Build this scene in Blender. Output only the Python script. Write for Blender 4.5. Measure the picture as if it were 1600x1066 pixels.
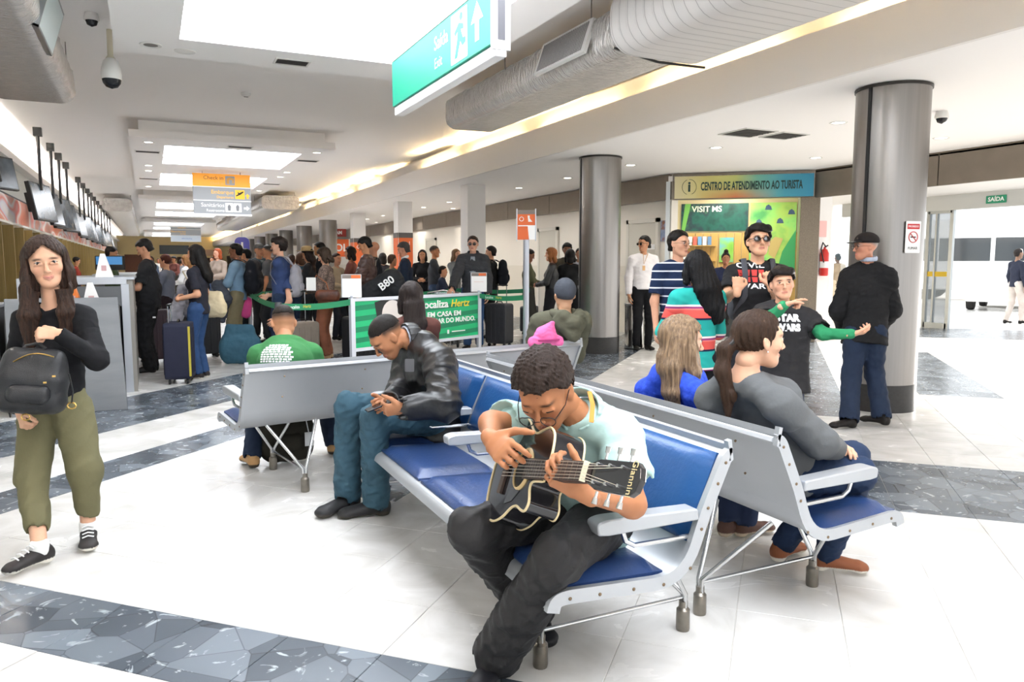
import bpy, bmesh, math, random
import numpy as np
from mathutils import Vector, Matrix

for o in list(bpy.data.objects): bpy.data.objects.remove(o, do_unlink=True)
SC = bpy.context.scene
COL = SC.collection
random.seed(7); RNG = np.random.default_rng(7)

# ------------------------------------------------------------------ camera
F_PX = 1180.0; CAM_H = 1.45
PITCH = math.atan(121 / F_PX); YAW = math.atan(565 / F_PX)
cam = bpy.data.cameras.new('camera'); camo = bpy.data.objects.new('camera', cam); COL.objects.link(camo)
cam.sensor_width = 36; cam.lens = F_PX / 1600 * 36; cam.clip_end = 400
camo.location = (0, 0, CAM_H); camo.rotation_euler = (math.pi / 2 - PITCH, 0, -YAW)
SC.camera = camo

# ------------------------------------------------------------------ world, sun, exposure
W = bpy.data.worlds.new('overcast_sky'); SC.world = W; W.use_nodes = True
wn = W.node_tree.nodes; wl = W.node_tree.links
bg = wn['Background']; bg.inputs[0].default_value = (0.93, 0.97, 1.0, 1); bg.inputs[1].default_value = 1.7
sun = bpy.data.lights.new('sun', 'SUN'); sun.energy = 12.0; sun.angle = math.radians(3); sun.color = (1, .96, .9)
suno = bpy.data.objects.new('sun', sun); COL.objects.link(suno)
suno.rotation_euler = Vector((-0.95, -0.16, -0.27)).to_track_quat('-Z', 'Y').to_euler()
SC.view_settings.view_transform = 'Standard'; SC.view_settings.look = 'None'
SC.view_settings.exposure = 0.56; SC.view_settings.gamma = 1.0; SC.view_settings.use_curve_mapping = False
SKYLIGHT = 6.3

# ------------------------------------------------------------------ projection helpers (pixels of the 1600x1066 frame -> places)
_fw = np.array([math.sin(YAW) * math.cos(PITCH), math.cos(YAW) * math.cos(PITCH), -math.sin(PITCH)])
_rt = np.array([math.cos(YAW), -math.sin(YAW), 0.0]); _up = np.cross(_rt, _fw)
_C = np.array([0, 0, CAM_H])
def ray(x, y): return _fw + _rt * (x - 800) / F_PX - _up * (y - 533) / F_PX
def atz(x, y, z=0.0):
    r = ray(x, y); return _C + r * ((z - CAM_H) / r[2])
def J(x, y, d): return _C + ray(x, y) * d
def onfloor(x, y): p = atz(x, y); return (float(p[0]), float(p[1]))

# ------------------------------------------------------------------ materials
def lin(c):
    if isinstance(c, str):
        c = c.lstrip('#'); c = [int(c[i:i + 2], 16) / 255 for i in (0, 2, 4)]
    return [(v / 12.92 if v <= .04045 else ((v + .055) / 1.055) ** 2.4) for v in c[:3]]
MATS = {}
def mat(name, col='#808080', rough=.5, metal=0., var=0., scale=8., bump=0., bscale=None, emis=None, estr=1., stretch=None, spec=.5, coat=0., alpha=None, trans=0., ior=1.45, vcol=False, sss=0., col2=None):
    if name in MATS: return MATS[name]
    m = bpy.data.materials.new(name); m.use_nodes = True; MATS[name] = m
    nt = m.node_tree; b = nt.nodes['Principled BSDF']; L = nt.links.new
    c = lin(col); b.inputs['Base Color'].default_value = (*c, 1)
    b.inputs['Roughness'].default_value = rough; b.inputs['Metallic'].default_value = metal
    b.inputs['Specular IOR Level'].default_value = spec; b.inputs['Coat Weight'].default_value = coat
    b.inputs['Transmission Weight'].default_value = trans; b.inputs['IOR'].default_value = ior
    if sss: b.inputs['Subsurface Weight'].default_value = sss; b.inputs['Subsurface Radius'].default_value = (.012, .005, .003)
    if alpha is not None: b.inputs['Alpha'].default_value = alpha
    if emis is not None:
        b.inputs['Emission Color'].default_value = (*lin(emis), 1); b.inputs['Emission Strength'].default_value = estr
    src = None
    if vcol:
        a = nt.nodes.new('ShaderNodeVertexColor'); a.layer_name = 'Col'; src = a.outputs[0]
        L(src, b.inputs['Base Color'])
    if var or bump:
        tc = nt.nodes.new('ShaderNodeTexCoord'); mp = nt.nodes.new('ShaderNodeMapping')
        L(tc.outputs['Object'], mp.inputs[0])
        if stretch: mp.inputs['Scale'].default_value = stretch
        n = nt.nodes.new('ShaderNodeTexNoise'); n.inputs['Scale'].default_value = scale; n.inputs['Detail'].default_value = 5
        L(mp.outputs[0], n.inputs['Vector'])
        if var:
            mx = nt.nodes.new('ShaderNodeMix'); mx.data_type = 'RGBA'; mx.blend_type = 'MULTIPLY' if col2 is None else 'MIX'
            rp = nt.nodes.new('ShaderNodeValToRGB')
            rp.color_ramp.elements[0].position = .3; rp.color_ramp.elements[1].position = .7
            L(n.outputs[0], rp.inputs[0])
            if src is not None: L(src, mx.inputs[6])
            else: mx.inputs[6].default_value = (*c, 1)
            if col2 is None:
                mx.inputs[0].default_value = 1.0
                rp.color_ramp.elements[0].color = (1 - var, 1 - var, 1 - var, 1); rp.color_ramp.elements[1].color = (1, 1, 1, 1)
                L(rp.outputs[0], mx.inputs[7])
            else:
                mx.inputs[7].default_value = (*lin(col2), 1); L(rp.outputs[0], mx.inputs[0])
            L(mx.outputs[2], b.inputs['Base Color'])
        if bump:
            bp = nt.nodes.new('ShaderNodeBump'); bp.inputs['Strength'].default_value = 1.0; bp.inputs['Distance'].default_value = bump
            if bscale:
                n2 = nt.nodes.new('ShaderNodeTexNoise'); n2.inputs['Scale'].default_value = bscale; n2.inputs['Detail'].default_value = 4
                L(mp.outputs[0], n2.inputs['Vector']); L(n2.outputs[0], bp.inputs['Height'])
            else: L(n.outputs[0], bp.inputs['Height'])
            L(bp.outputs[0], b.inputs['Normal'])
    return m
def fabric(name, col='#808080', rough=.85, var=.25, scale=6., bump=.006, bscale=14.): return mat(name, col, rough, var=var, scale=scale, bump=bump, bscale=bscale, spec=.25)
def node(nt, t, **kw):
    n = nt.nodes.new(t)
    for k, v in kw.items(): setattr(n, k, v)
    return n
def stripes(name, bands, period, axis=2, rough=.85, offset=0.):
    """cloth with bands across one object axis: bands = [(start fraction, colour), ...]"""
    m = mat(name, '#808080', rough, spec=.2); nt = m.node_tree; L = nt.links.new
    tc = node(nt, 'ShaderNodeTexCoord'); sx = node(nt, 'ShaderNodeSeparateXYZ'); L(tc.outputs['Object'], sx.inputs[0])
    ad = node(nt, 'ShaderNodeMath', operation='ADD'); ad.inputs[1].default_value = 10 + offset; L(sx.outputs[axis], ad.inputs[0])
    dv = node(nt, 'ShaderNodeMath', operation='DIVIDE'); dv.inputs[1].default_value = period; L(ad.outputs[0], dv.inputs[0])
    fr = node(nt, 'ShaderNodeMath', operation='FRACT'); L(dv.outputs[0], fr.inputs[0])
    rp = node(nt, 'ShaderNodeValToRGB'); rp.color_ramp.interpolation = 'CONSTANT'
    el = rp.color_ramp.elements
    while len(el) < len(bands): el.new(.5)
    for e, (p, c) in zip(el, bands): e.position = p; e.color = (*lin(c), 1)
    L(fr.outputs[0], rp.inputs[0]); L(rp.outputs[0], nt.nodes['Principled BSDF'].inputs['Base Color'])
    return m

# ------------------------------------------------------------------ mesh building
class MB:
    """collects shapes; build() links them as ONE mesh object"""
    def __init__(s): s.v = []; s.f = []; s.mi = []; s.cur = 0
    def add(s, vs, fs, M=None):
        o = len(s.v)
        for p in vs:
            s.v.append(tuple(M @ Vector(p)) if M is not None else tuple(p))
        for f in fs: s.f.append([i + o for i in f]); s.mi.append(s.cur)
        return s
    def slot(s, i): s.cur = i; return s
    def box(s, c, d, M=None):
        x, y, z = c; a, b, h = d[0] / 2, d[1] / 2, d[2] / 2
        vs = [(x - a, y - b, z - h), (x + a, y - b, z - h), (x + a, y + b, z - h), (x - a, y + b, z - h), (x - a, y - b, z + h), (x + a, y - b, z + h), (x + a, y + b, z + h), (x - a, y + b, z + h)]
        return s.add(vs, [(0, 3, 2, 1), (4, 5, 6, 7), (0, 1, 5, 4), (1, 2, 6, 5), (2, 3, 7, 6), (3, 0, 4, 7)], M)
    def bb(s, x0, x1, y0, y1, z0, z1, M=None): return s.box(((x0 + x1) / 2, (y0 + y1) / 2, (z0 + z1) / 2), (abs(x1 - x0), abs(y1 - y0), abs(z1 - z0)), M)
    def quad(s, a, b, c, d): return s.add([a, b, c, d], [(0, 1, 2, 3)])
    def tube(s, pts, r, n=8, caps=True, flat=1.0):
        pts = [Vector(p) for p in pts]; rs = r if isinstance(r, (list, tuple)) else [r] * len(pts)
        t0 = (pts[1] - pts[0]).normalized(); ref = Vector((0, 0, 1)) if abs(t0.z) < .9 else Vector((1, 0, 0))
        nx = t0.cross(ref).normalized(); vs = []; fs = []
        for i, p in enumerate(pts):
            t = (pts[min(i + 1, len(pts) - 1)] - pts[max(i - 1, 0)]).normalized()
            nx = (nx - t * nx.dot(t)).normalized(); ny = t.cross(nx)
            for k in range(n):
                a = 2 * math.pi * k / n; vs.append(p + nx * (rs[i] * math.cos(a)) + ny * (rs[i] * flat * math.sin(a)))
        for i in range(len(pts) - 1):
            for k in range(n):
                a = i * n + k; b = i * n + (k + 1) % n; fs.append((a, b, b + n, a + n))
        if caps:
            fs.append(tuple(range(n - 1, -1, -1))); e = (len(pts) - 1) * n; fs.append(tuple(range(e, e + n)))
        return s.add(vs, fs)
    def lathe(s, prof, n=24, M=None, caps=True):
        vs = []; fs = []
        for r, z in prof:
            for k in range(n):
                a = 2 * math.pi * k / n; vs.append((r * math.cos(a), r * math.sin(a), z))
        for i in range(len(prof) - 1):
            for k in range(n):
                a = i * n + k; b = i * n + (k + 1) % n; fs.append((a, b, b + n, a + n))
        if caps:
            fs.append(tuple(range(n - 1, -1, -1))); e = (len(prof) - 1) * n; fs.append(tuple(range(e, e + n)))
        return s.add(vs, fs, M)
    def prism(s, outline, h0, h1, M=None):
        """outline: list of (x, y), extruded along z from h0 to h1"""
        n = len(outline); vs = [(x, y, h0) for x, y in outline] + [(x, y, h1) for x, y in outline]
        fs = [tuple(range(n - 1, -1, -1)), tuple(range(n, 2 * n))] + [(i, (i + 1) % n, (i + 1) % n + n, i + n) for i in range(n)]
        return s.add(vs, fs, M)
    def build(s, name, m, parent=None, loc=None, smooth=None, bevel=0., seg=2):
        me = bpy.data.meshes.new(name); me.from_pydata([tuple(p) for p in s.v], [], s.f); me.update()
        ms = m if isinstance(m, (list, tuple)) else [m]
        for x in ms: me.materials.append(x)
        if len(ms) > 1: me.polygons.foreach_set('material_index', s.mi)
        bm = bmesh.new(); bm.from_mesh(me); bmesh.ops.recalc_face_normals(bm, faces=bm.faces); bm.to_mesh(me); bm.free()
        if smooth is not None:
            me.polygons.foreach_set('use_smooth', [True] * len(me.polygons))
            me.set_sharp_from_angle(angle=math.radians(smooth))
        return link(name, me, parent, loc, bevel, seg)
def link(name, me, parent=None, loc=None, bevel=0., seg=2):
    o = bpy.data.objects.new(name, me); COL.objects.link(o)
    if parent is not None: o.parent = parent
    if loc is not None: o.location = loc
    if bevel:
        b = o.modifiers.new('bevel', 'BEVEL'); b.width = bevel; b.segments = seg; b.limit_method = 'ANGLE'; b.angle_limit = math.radians(40)
    return o
def tag(o, label=None, cat=None, group=None, kind=None):
    if label: o['label'] = label
    if cat: o['category'] = cat
    if group: o['group'] = group
    if kind: o['kind'] = kind
    return o
def thing(name, label, cat, loc=(0, 0, 0), rz=0., group=None):
    o = bpy.data.objects.new(name, None); COL.objects.link(o); o.location = loc; o.rotation_euler = (0, 0, rz); o.empty_display_size = .1
    return tag(o, label, cat, group)
def struct(o): o['kind'] = 'structure'; return o
def dup(root, loc=None, rz=None, label=None, group=None, parent=None):
    r = root.copy(); COL.objects.link(r)
    if loc is not None: r.location = loc
    if rz is not None: r.rotation_euler = (0, 0, rz)
    if label: r['label'] = label
    if group: r['group'] = group
    if parent is not None: r.parent = parent
    for c in root.children:
        k = c.copy(); COL.objects.link(k); k.parent = r
        for g in c.children:
            d = g.copy(); COL.objects.link(d); d.parent = k
    return r
def text(body, size, m, parent, M, name='lettering', extrude=.002, align='LEFT', bold=0., shear=0., sx=1., fit=None):
    """flat lettering; M places its x/y plane; fit = width to squeeze it to"""
    c = bpy.data.curves.new(name, 'FONT'); c.body = body; c.size = size; c.extrude = extrude; c.align_x = align; c.align_y = 'CENTER'; c.offset = bold; c.shear = shear; c.resolution_u = 3
    t = bpy.data.objects.new(name, c); me = bpy.data.meshes.new_from_object(t); me.name = name
    bpy.data.objects.remove(t, do_unlink=True); bpy.data.curves.remove(c)
    n = len(me.vertices); co = np.empty(n * 3); me.vertices.foreach_get('co', co); co = co.reshape(-1, 3)
    if n and fit:
        w = co[:, 0].max() - co[:, 0].min(); co[:, 0] *= fit / w
    co[:, 0] *= sx
    me.vertices.foreach_set('co', co.ravel()); me.transform(M); me.materials.clear(); me.materials.append(m)
    return link(name, me, parent)
def frameM(o, x, y, z=None):
    """matrix with origin o and axes x, y (z = x cross y)"""
    x = Vector(x).normalized(); y = Vector(y); y = (y - x * y.dot(x)).normalized(); z = x.cross(y)
    return Matrix(((x.x, y.x, z.x, o[0]), (x.y, y.y, z.y, o[1]), (x.z, y.z, z.z, o[2]), (0, 0, 0, 1)))
def arc(cx, cy, r, a0, a1, n): return [(cx + r * math.cos(math.radians(a0 + (a1 - a0) * i / n)), cy + r * math.sin(math.radians(a0 + (a1 - a0) * i / n))) for i in range(n + 1)]
def rrect(w, h, r, n=4, cx=0, cy=0):
    o = []
    for sx, sy, a in ((1, 1, 0), (-1, 1, 90), (-1, -1, 180), (1, -1, 270)): o += arc(cx + sx * (w / 2 - r), cy + sy * (h / 2 - r), r, a, a + 90, n)
    return o
WHITE = mat('white_paint', '#e6e2de', .6, var=.03, scale=.6)
STEEL = mat('brushed_steel', '#8f8b88', .32, 1., var=.12, scale=30, stretch=(1, 1, .02))
CHROME = mat('chrome_tube', '#c9cacb', .22, 1.)
ALU = mat('painted_aluminium', '#b2b5b9', .36, .4, var=.06, scale=3)
BLACK = mat('black_plastic', '#141414', .45)
DARK = mat('dark_grille', '#2b2928', .7)
LAMP = mat('downlight_glow', '#ffffff', .5, emis='#fff6e6', estr=7)
LETTER_W = mat('white_letters', '#f4f4f4', .6); LETTER_K = mat('black_letters', '#1c2420', .6)
# ================================================================== THE SETTING
TS = .41
R2 = math.sqrt(.5)
def uv(u, v): return ((u - v) * R2, (u + v) * R2)
def marble(name, dark):
    m = mat(name, '#ffffff', .13 if not dark else .2, spec=.35); nt = m.node_tree; L = nt.links.new; b = nt.nodes['Principled BSDF']
    ge = node(nt, 'ShaderNodeNewGeometry')
    n1 = node(nt, 'ShaderNodeTexNoise'); n1.inputs['Scale'].default_value = 2.2 if not dark else 3.; n1.inputs['Detail'].default_value = 8; n1.inputs['Distortion'].default_value = 1.6
    L(ge.outputs['Position'], n1.inputs['Vector'])
    rp = node(nt, 'ShaderNodeValToRGB'); e = rp.color_ramp.elements
    if dark:
        vo = node(nt, 'ShaderNodeTexVoronoi'); vo.inputs['Scale'].default_value = 5.5; L(ge.outputs['Position'], vo.inputs['Vector'])
        sp = node(nt, 'ShaderNodeSeparateColor'); L(vo.outputs['Color'], sp.inputs[0])
        e[0].position = .0; e[0].color = (*lin('#3f464e'), 1); e[1].position = 1.; e[1].color = (*lin('#727a83'), 1); L(sp.outputs[0], rp.inputs[0])
        n1.inputs['Scale'].default_value = 4.5; n1.inputs['Distortion'].default_value = 4.5; n1.inputs['Detail'].default_value = 3
        r2 = node(nt, 'ShaderNodeValToRGB'); q = r2.color_ramp.elements
        q[0].position = .64; q[0].color = (0, 0, 0, 1); q[1].position = .70; q[1].color = (1, 1, 1, 1); L(n1.outputs[0], r2.inputs[0])
        mx = node(nt, 'ShaderNodeMix', data_type='RGBA'); L(r2.outputs[0], mx.inputs[0]); L(rp.outputs[0], mx.inputs[6]); mx.inputs[7].default_value = (*lin('#a3abb0'), 1)
        ve = node(nt, 'ShaderNodeTexVoronoi', feature='DISTANCE_TO_EDGE'); ve.inputs['Scale'].default_value = 5.5; L(ge.outputs['Position'], ve.inputs['Vector'])
        r3 = node(nt, 'ShaderNodeValToRGB'); r3.color_ramp.elements[0].color = (.45, .45, .45, 1); r3.color_ramp.elements[1].position = .02; L(ve.outputs[0], r3.inputs[0])
        m2 = node(nt, 'ShaderNodeMix', data_type='RGBA', blend_type='MULTIPLY'); m2.inputs[0].default_value = 1; L(mx.outputs[2], m2.inputs[6]); L(r3.outputs[0], m2.inputs[7])
        L(m2.outputs[2], b.inputs['Base Color'])
    else:
        e[0].position = .3; e[0].color = (*lin('#c3c0bb'), 1); e[1].position = .62; e[1].color = (*lin('#dbd9d6'), 1); L(n1.outputs[0], rp.inputs[0])
        L(rp.outputs[0], b.inputs['Base Color'])
    rr = node(nt, 'ShaderNodeMapRange'); rr.inputs[3].default_value = .16; rr.inputs[4].default_value = .34; L(n1.outputs[0], rr.inputs[0]); L(rr.outputs[0], b.inputs['Roughness'])
    return m
M_LIGHT = marble('white_marble', False); M_DARK = marble('slate_marble', True)
GROUT = mat('tile_grout', '#cbc7c1', .8)
def is_dark(i, j):
    if i == -1 and j >= -4: return True
    if j == 6 or j in (9, 10, 11): return True
    if 6 <= i <= 8 and j <= -6: return True
    if j == -6 and i >= 13: return True
    if j == 1 and i >= 4: return True
    if j == 2 and i >= 13: return True
    if j in (-10, -9) and 17 <= i <= 27: return True
    if 35 <= i <= 40 and j < -9: return True
    return False
floor = struct(MB().bb(-4, 26, -8, 82, -.05, -.004).build('floor', GROUT))
def tile_mesh(m):
    g = TS / 2 - .0011; b = MB(); h = .004; c = .0016
    b.add([(-g, -g, -h), (g, -g, -h), (g, g, -h), (-g, g, -h), (-g, -g, -c), (g, -g, -c), (g, g, -c), (-g, g, -c), (-g + c, -g + c, 0), (g - c, -g + c, 0), (g - c, g - c, 0), (-g + c, g - c, 0)],
          [(8, 9, 10, 11), (4, 5, 9, 8), (5, 6, 10, 9), (6, 7, 11, 10), (7, 4, 8, 11), (0, 1, 5, 4), (1, 2, 6, 5), (2, 3, 7, 6), (3, 0, 4, 7)])
    me = bpy.data.meshes.new('floor_tile'); me.from_pydata(b.v, [], b.f); me.materials.append(m); return me
T_ME = {False: tile_mesh(M_LIGHT), True: tile_mesh(M_DARK)}
cells = []
for i in range(-22, 110):
    for j in range(-60, 80):
        x, y = uv(2.37 + TS * (i + .5), 1.76 + TS * (j + .5))
        if not (-4.2 < x < 25 and -4 < y < 40): continue
        d = np.array([x, y, 0]) - _C; z = d @ _fw
        vis = z > .8 and abs((d @ _rt) / z) < .72 and (d @ _up) / z < .2 and (d @ _up) / z > -.50
        cells.append((0 if vis else 1, z if vis else math.hypot(x, y), i, j, x, y))
cells.sort()
near = [c for c in cells if c[0] == 0][:300]; nearset = {(c[2], c[3]) for c in near}
for c in near:
    o = bpy.data.objects.new('floor_tile', T_ME[is_dark(c[2], c[3])]); COL.objects.link(o); o.parent = floor
    o.location = (c[4], c[5], 0); o.rotation_euler = (0, 0, math.radians(45))
rest = MB(); g = TS / 2 - .0011
for c in cells:
    if (c[2], c[3]) in nearset: continue
    rest.cur = 1 if is_dark(c[2], c[3]) else 0
    x, y = c[4], c[5]; q = g * math.sqrt(2)
    rest.add([(x - q, y, 0), (x, y - q, 0), (x + q, y, 0), (x, y + q, 0)], [(0, 1, 2, 3)])
ro = rest.build('floor_tiles', [M_LIGHT, M_DARK], floor); ro['kind'] = 'stuff'
MB().bb(-4, 26, 39.9, 82, -.01, 0).build('far_paving', M_LIGHT, floor)

# ---- ceilings
ZM = 4.03; ZL = 3.15; XB = 5.75
CEIL = mat('ceiling_paint', '#f4f1ef', .75)
ceiling = struct(MB().bb(-2.7, 6.2, -7, 82, ZM, ZM + .12).build('ceiling', CEIL))
low = MB().bb(XB + .05, 11.3, -7, 82, ZL, ZL + .10)
struct(low.build('ceiling_low', CEIL))
beam = MB().bb(XB, XB + .05, -7, 82, ZL, 3.62).bb(XB + .05, 5.95, -7, 82, 3.42, 3.46).bb(5.95, 6.02, -7, 82, 3.25, 3.90).bb(6.02, 6.14, -7, 82, 3.68, 3.72).bb(6.14, 6.2, -7, 82, 3.25, ZM)
struct(beam.build('trim_1', WHITE))
for k, y in enumerate(np.arange(-6, 80, 3.0)):
    for row, (x, z) in enumerate(((5.87, 3.49), (6.08, 3.75))):
        yy = y + row * 1.3
        if row == 1 and yy < 10: continue
        if 10 < yy < 40 and (k + row) % 5 == 3: continue
        o = MB().tube([(x, yy, z), (x, yy + 2.3, z)], .018, 8).build('cove_lamp', mat('cove_tube', '#ffffff', emis='#ffe0a6', estr=75), smooth=40)
        tag(o, 'warm fluorescent tube hidden in the ceiling cove along the right beam', 'lamp', 'cove lamps along the right beam')

struct(MB().bb(-2.40, -2.36, -7, 80, 3.50, 3.66).bb(-2.55, -2.40, -7, 80, 3.50, 3.53).build('trim_2', WHITE))
for k, y in enumerate(np.arange(-6, 78, 3.0)):
    o = MB().tube([(-2.47, y, 3.57), (-2.47, y + 2.8, 3.57)], .018, 8).build('cove_lamp', mat('cove_tube_left', '#ffffff', emis='#fff6f0', estr=200), smooth=40)
    tag(o, 'cool fluorescent tube hidden in the ceiling cove over the check-in wall', 'lamp', 'cove lamps over the check-in wall')

def slab(y0, y1, openings, n):
    x0, x1 = -.22, 3.45
    b = MB()
    ys = [y0] + [t for o in openings for t in o] + [y1]
    for a, c in zip(ys[0::2], ys[1::2]): b.bb(x0, x1, a, c, 3.70, 3.83)
    for a, c in openings: b.bb(x0, .38, a, c, 3.70, 3.83).bb(2.95, x1, a, c, 3.70, 3.83)
    s = struct(b.build('ceiling_raft', CEIL))
    bx = MB().bb(x0 + .16, x0 + .2, y0 + .2, y1 - .2, 3.83, ZM).bb(x1 - .2, x1 - .16, y0 + .2, y1 - .2, 3.83, ZM).bb(x0 + .2, x1 - .2, y0 + .2, y0 + .24, 3.83, ZM).bb(x0 + .2, x1 - .2, y1 - .24, y1 - .2, 3.83, ZM)
    bx.build('raft_collar', CEIL, s)
    for a, c in openings:
        MB().bb(.36, 2.97, a - .02, c + .02, 3.86, 3.88).build('skylight_pane', mat('skylight_diffuser', '#ffffff', emis='#f3f8ff', estr=SKYLIGHT), s)
    return s
rafts = [slab(-2.2, 9.3, [(-1.2, 2.9), (4.4, 8.55)], 0), slab(15.3, 25.9, [(16.2, 19.1), (21.2, 24.3)], 1), slab(29.6, 41, [(31.2, 34.5), (36.6, 39.7)], 2), slab(45, 56, [(46.5, 49.5), (52, 55)], 3), slab(60, 71, [(61.5, 64.5), (67, 70)], 4)]

# ---- right wall with steel fascia, booth recess, vestibule
M_WALL = mat('cream_wall', '#e8e2d8', .6, var=.03, scale=.8); M_DADO = mat('dado_paint', '#dbd4c6', .5)
M_FASCIA = mat('bronze_steel_panel', '#8d8378', .34, .7, var=.10, scale=4)
M_STONE = mat('brown_granite', '#7d7160', .3, var=.35, scale=60)
wr = struct(MB().bb(9.05, 9.2, 11.85, 82, 0, ZL).build('wall_right', M_WALL))
MB().bb(9.035, 9.05, 11.85, 82, .0, 1.40).build('dado', M_DADO, wr)
y = 11.85
while y < 60:
    MB().bb(8.99, 9.05, y + .008, y + 2.392, 2.665, 3.13).build('fascia_panel', M_FASCIA, wr, bevel=.004); y += 2.4
DIAG0, DIAG1 = Vector((9.05, 11.8, 0)), Vector((11.0, 10.22, 0)); dg = (DIAG1 - DIAG0); DL = dg.length; dx = dg.normalized(); dn = Vector((dx.y, -dx.x, 0))   # towards hall
wb = struct(MB().bb(0, 1, 0, 1, 0, 1).build('wall_booth_header', M_FASCIA)); wb.data.clear_geometry()
mb = MB(); MD = frameM(DIAG0, dx, -dn)     # local x along opening, y into the booth, z up
mb.bb(-.02, DL + .02, 0, .12, 2.655, 3.14, MD); o = mb.build('wall_booth', M_FASCIA); struct(o); bpy.data.objects.remove(wb)
BOOTH = o
y = 10.22; k = 0
wx = struct(MB().bb(11.06, 11.2, -7, 10.2, 2.70, ZL).build('wall_entrance', WHITE))
while y > -3:
    MB().bb(11.0, 11.06, y - 2.392, y - .008, 2.64, 3.13).build('fascia_panel', M_FASCIA, wx, bevel=.004); y -= 2.4
MB().bb(11.0, 11.05, -3, 10.2, 3.10, 3.15).build('top_moulding', mat('brown_moulding', '#6f6558', .4), wx)
# booth pier
MB().bb(-.17, .17, -.14, .14, 0, 2.66, Matrix.Translation((11.02, 10.34, 0)) @ Matrix.Rotation(math.radians(-39), 4, 'Z')).build('pier', M_STONE, BOOTH, bevel=.01)
# vestibule: ceiling, glass front, floor outside
VC = struct(MB().bb(11.2, 16.2, -7, 14.5, 2.95, 3.1).build('ceiling_vestibule', WHITE))
wv = struct(MB().bb(11.15, 16.2, 14.3, 14.45, 0, 2.95).build('wall_vestibule', WHITE))
FR = mat('door_aluminium', '#9fa3a4', .35, .8); GL = mat('tinted_glass', '#8a949c', .06, 0, alpha=.55, spec=.8)
d1 = struct(MB().bb(15.95, 16.1, -7, 13.9, 2.62, 2.95).build('door_1', mat('door_header', '#bfc0be', .45)))
for yy in (11.52, 10.96): MB().bb(15.96, 16.04, yy - .04, yy + .04, 0, 2.62).build('door_stile', FR, d1)
MB().bb(15.96, 16.04, 10.96, 11.52, .0, .12).build('door_rail', FR, d1); MB().bb(15.96, 16.04, 10.96, 11.52, 2.56, 2.62).build('door_rail', FR, d1)
MB().bb(15.96, 16.04, 11.30, 11.34, .12, 2.56).build('door_stile', FR, d1)
MB().bb(15.99, 16.01, 11.0, 11.5, .12, 2.56).build('door_pane', GL, d1)
MB().bb(15.975, 15.985, 10.98, 11.50, 1.16, 1.27).build('yellow_safety_strip', mat('safety_yellow', '#d9b52f', .5), d1)
for y0, y1 in ((11.56, 13.9),):
    MB().bb(15.99, 16.01, y0, y1, 0, 2.62).build('door_pane', mat('clear_pane', '#e8eef0', .05, alpha=.25), d1)
# ---- left check-in wall
M_WOOD = mat('olive_wood_panel', '#a08a55', .5, var=.25, scale=3, stretch=(14, 14, .6))
wlft = struct(MB().bb(-2.7, -2.55, -7, 82, 0, ZM).build('wall_left', mat('left_wall_paint', '#d4d5cf', .6)))
k = 0
yy = 11.0
while yy < 60:
    MB().bb(-2.55, -2.46, yy, yy + 1.16, .0, 2.14).build('wood_panel', M_WOOD, wlft, bevel=.004)
    MB().bb(-2.55, -2.1, yy + 1.16, yy + 1.2, 0, 2.12).build('wood_fin', M_WOOD, wlft); yy += 1.2
MB().bb(-2.6, -2.2, 8, 80, 2.16, 2.20).build('light_shelf', mat('shelf_edge', '#ece8de', .5), wlft)
def promo():
    m = mat('promo_print', '#ffffff', .3); nt = m.node_tree; L = nt.links.new; ge = node(nt, 'ShaderNodeNewGeometry'); sx = node(nt, 'ShaderNodeSeparateXYZ'); L(ge.outputs['Position'], sx.inputs[0])
    n = node(nt, 'ShaderNodeTexNoise'); n.inputs['Scale'].default_value = .9; n.inputs['Detail'].default_value = 0; mp = node(nt, 'ShaderNodeMapping'); mp.inputs['Scale'].default_value = (1, .8, 2.6); L(ge.outputs['Position'], mp.inputs[0]); L(mp.outputs[0], n.inputs['Vector'])
    rp = node(nt, 'ShaderNodeValToRGB'); el = rp.color_ramp.elements
    el[0].position = .30; el[0].color = (*lin('#d9703f'), 1); el[1].position = .74; el[1].color = (*lin('#e9ded6'), 1)
    for p, c in ((.40, '#e8855a'), (.47, '#f0ece8'), (.56, '#e2552c'), (.64, '#d9d4dc')): q = el.new(p); q.color = (*lin(c), 1)
    L(n.outputs[0], rp.inputs[0]); L(rp.outputs[0], nt.nodes['Principled BSDF'].inputs['Base Color']); return m
yy = 11.0
while yy < 60:
    MB().bb(-2.34, -2.28, yy + .006, yy + 2.394, 2.20, 2.70).build('fascia_panel', promo(), wlft, bevel=.003); yy += 2.4
MB().bb(-2.55, -2.28, 11, 60, 2.70, 2.73).build('fascia_cap', BLACK, wlft)
# far end of the hall
we = struct(MB().bb(-2.7, 9.2, 80, 80.2, 0, 4.2).build('wall_far', mat('far_wall', '#d8c696', .6)))
for x0, x1, z0, z1, c in ((-2, .2, .3, 2.3, '#5b3a2c'), (1.0, 3.6, 2.35, 3.2, '#4d5a66'), (1.0, 2.2, .2, 2.1, '#5a4030'), (2.5, 3.6, .2, 2.1, '#46362c'), (4.4, 6.6, 2.2, 2.8, '#b9a090'), (4.4, 6.6, .2, 2.0, '#4c3b30'), (7, 9, .2, 2.2, '#6b5a48')):
    MB().bb(x0, x1, 79.9, 80, z0, z1).build('shop_bay', mat('bay_' + c, c, .7), we)
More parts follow.
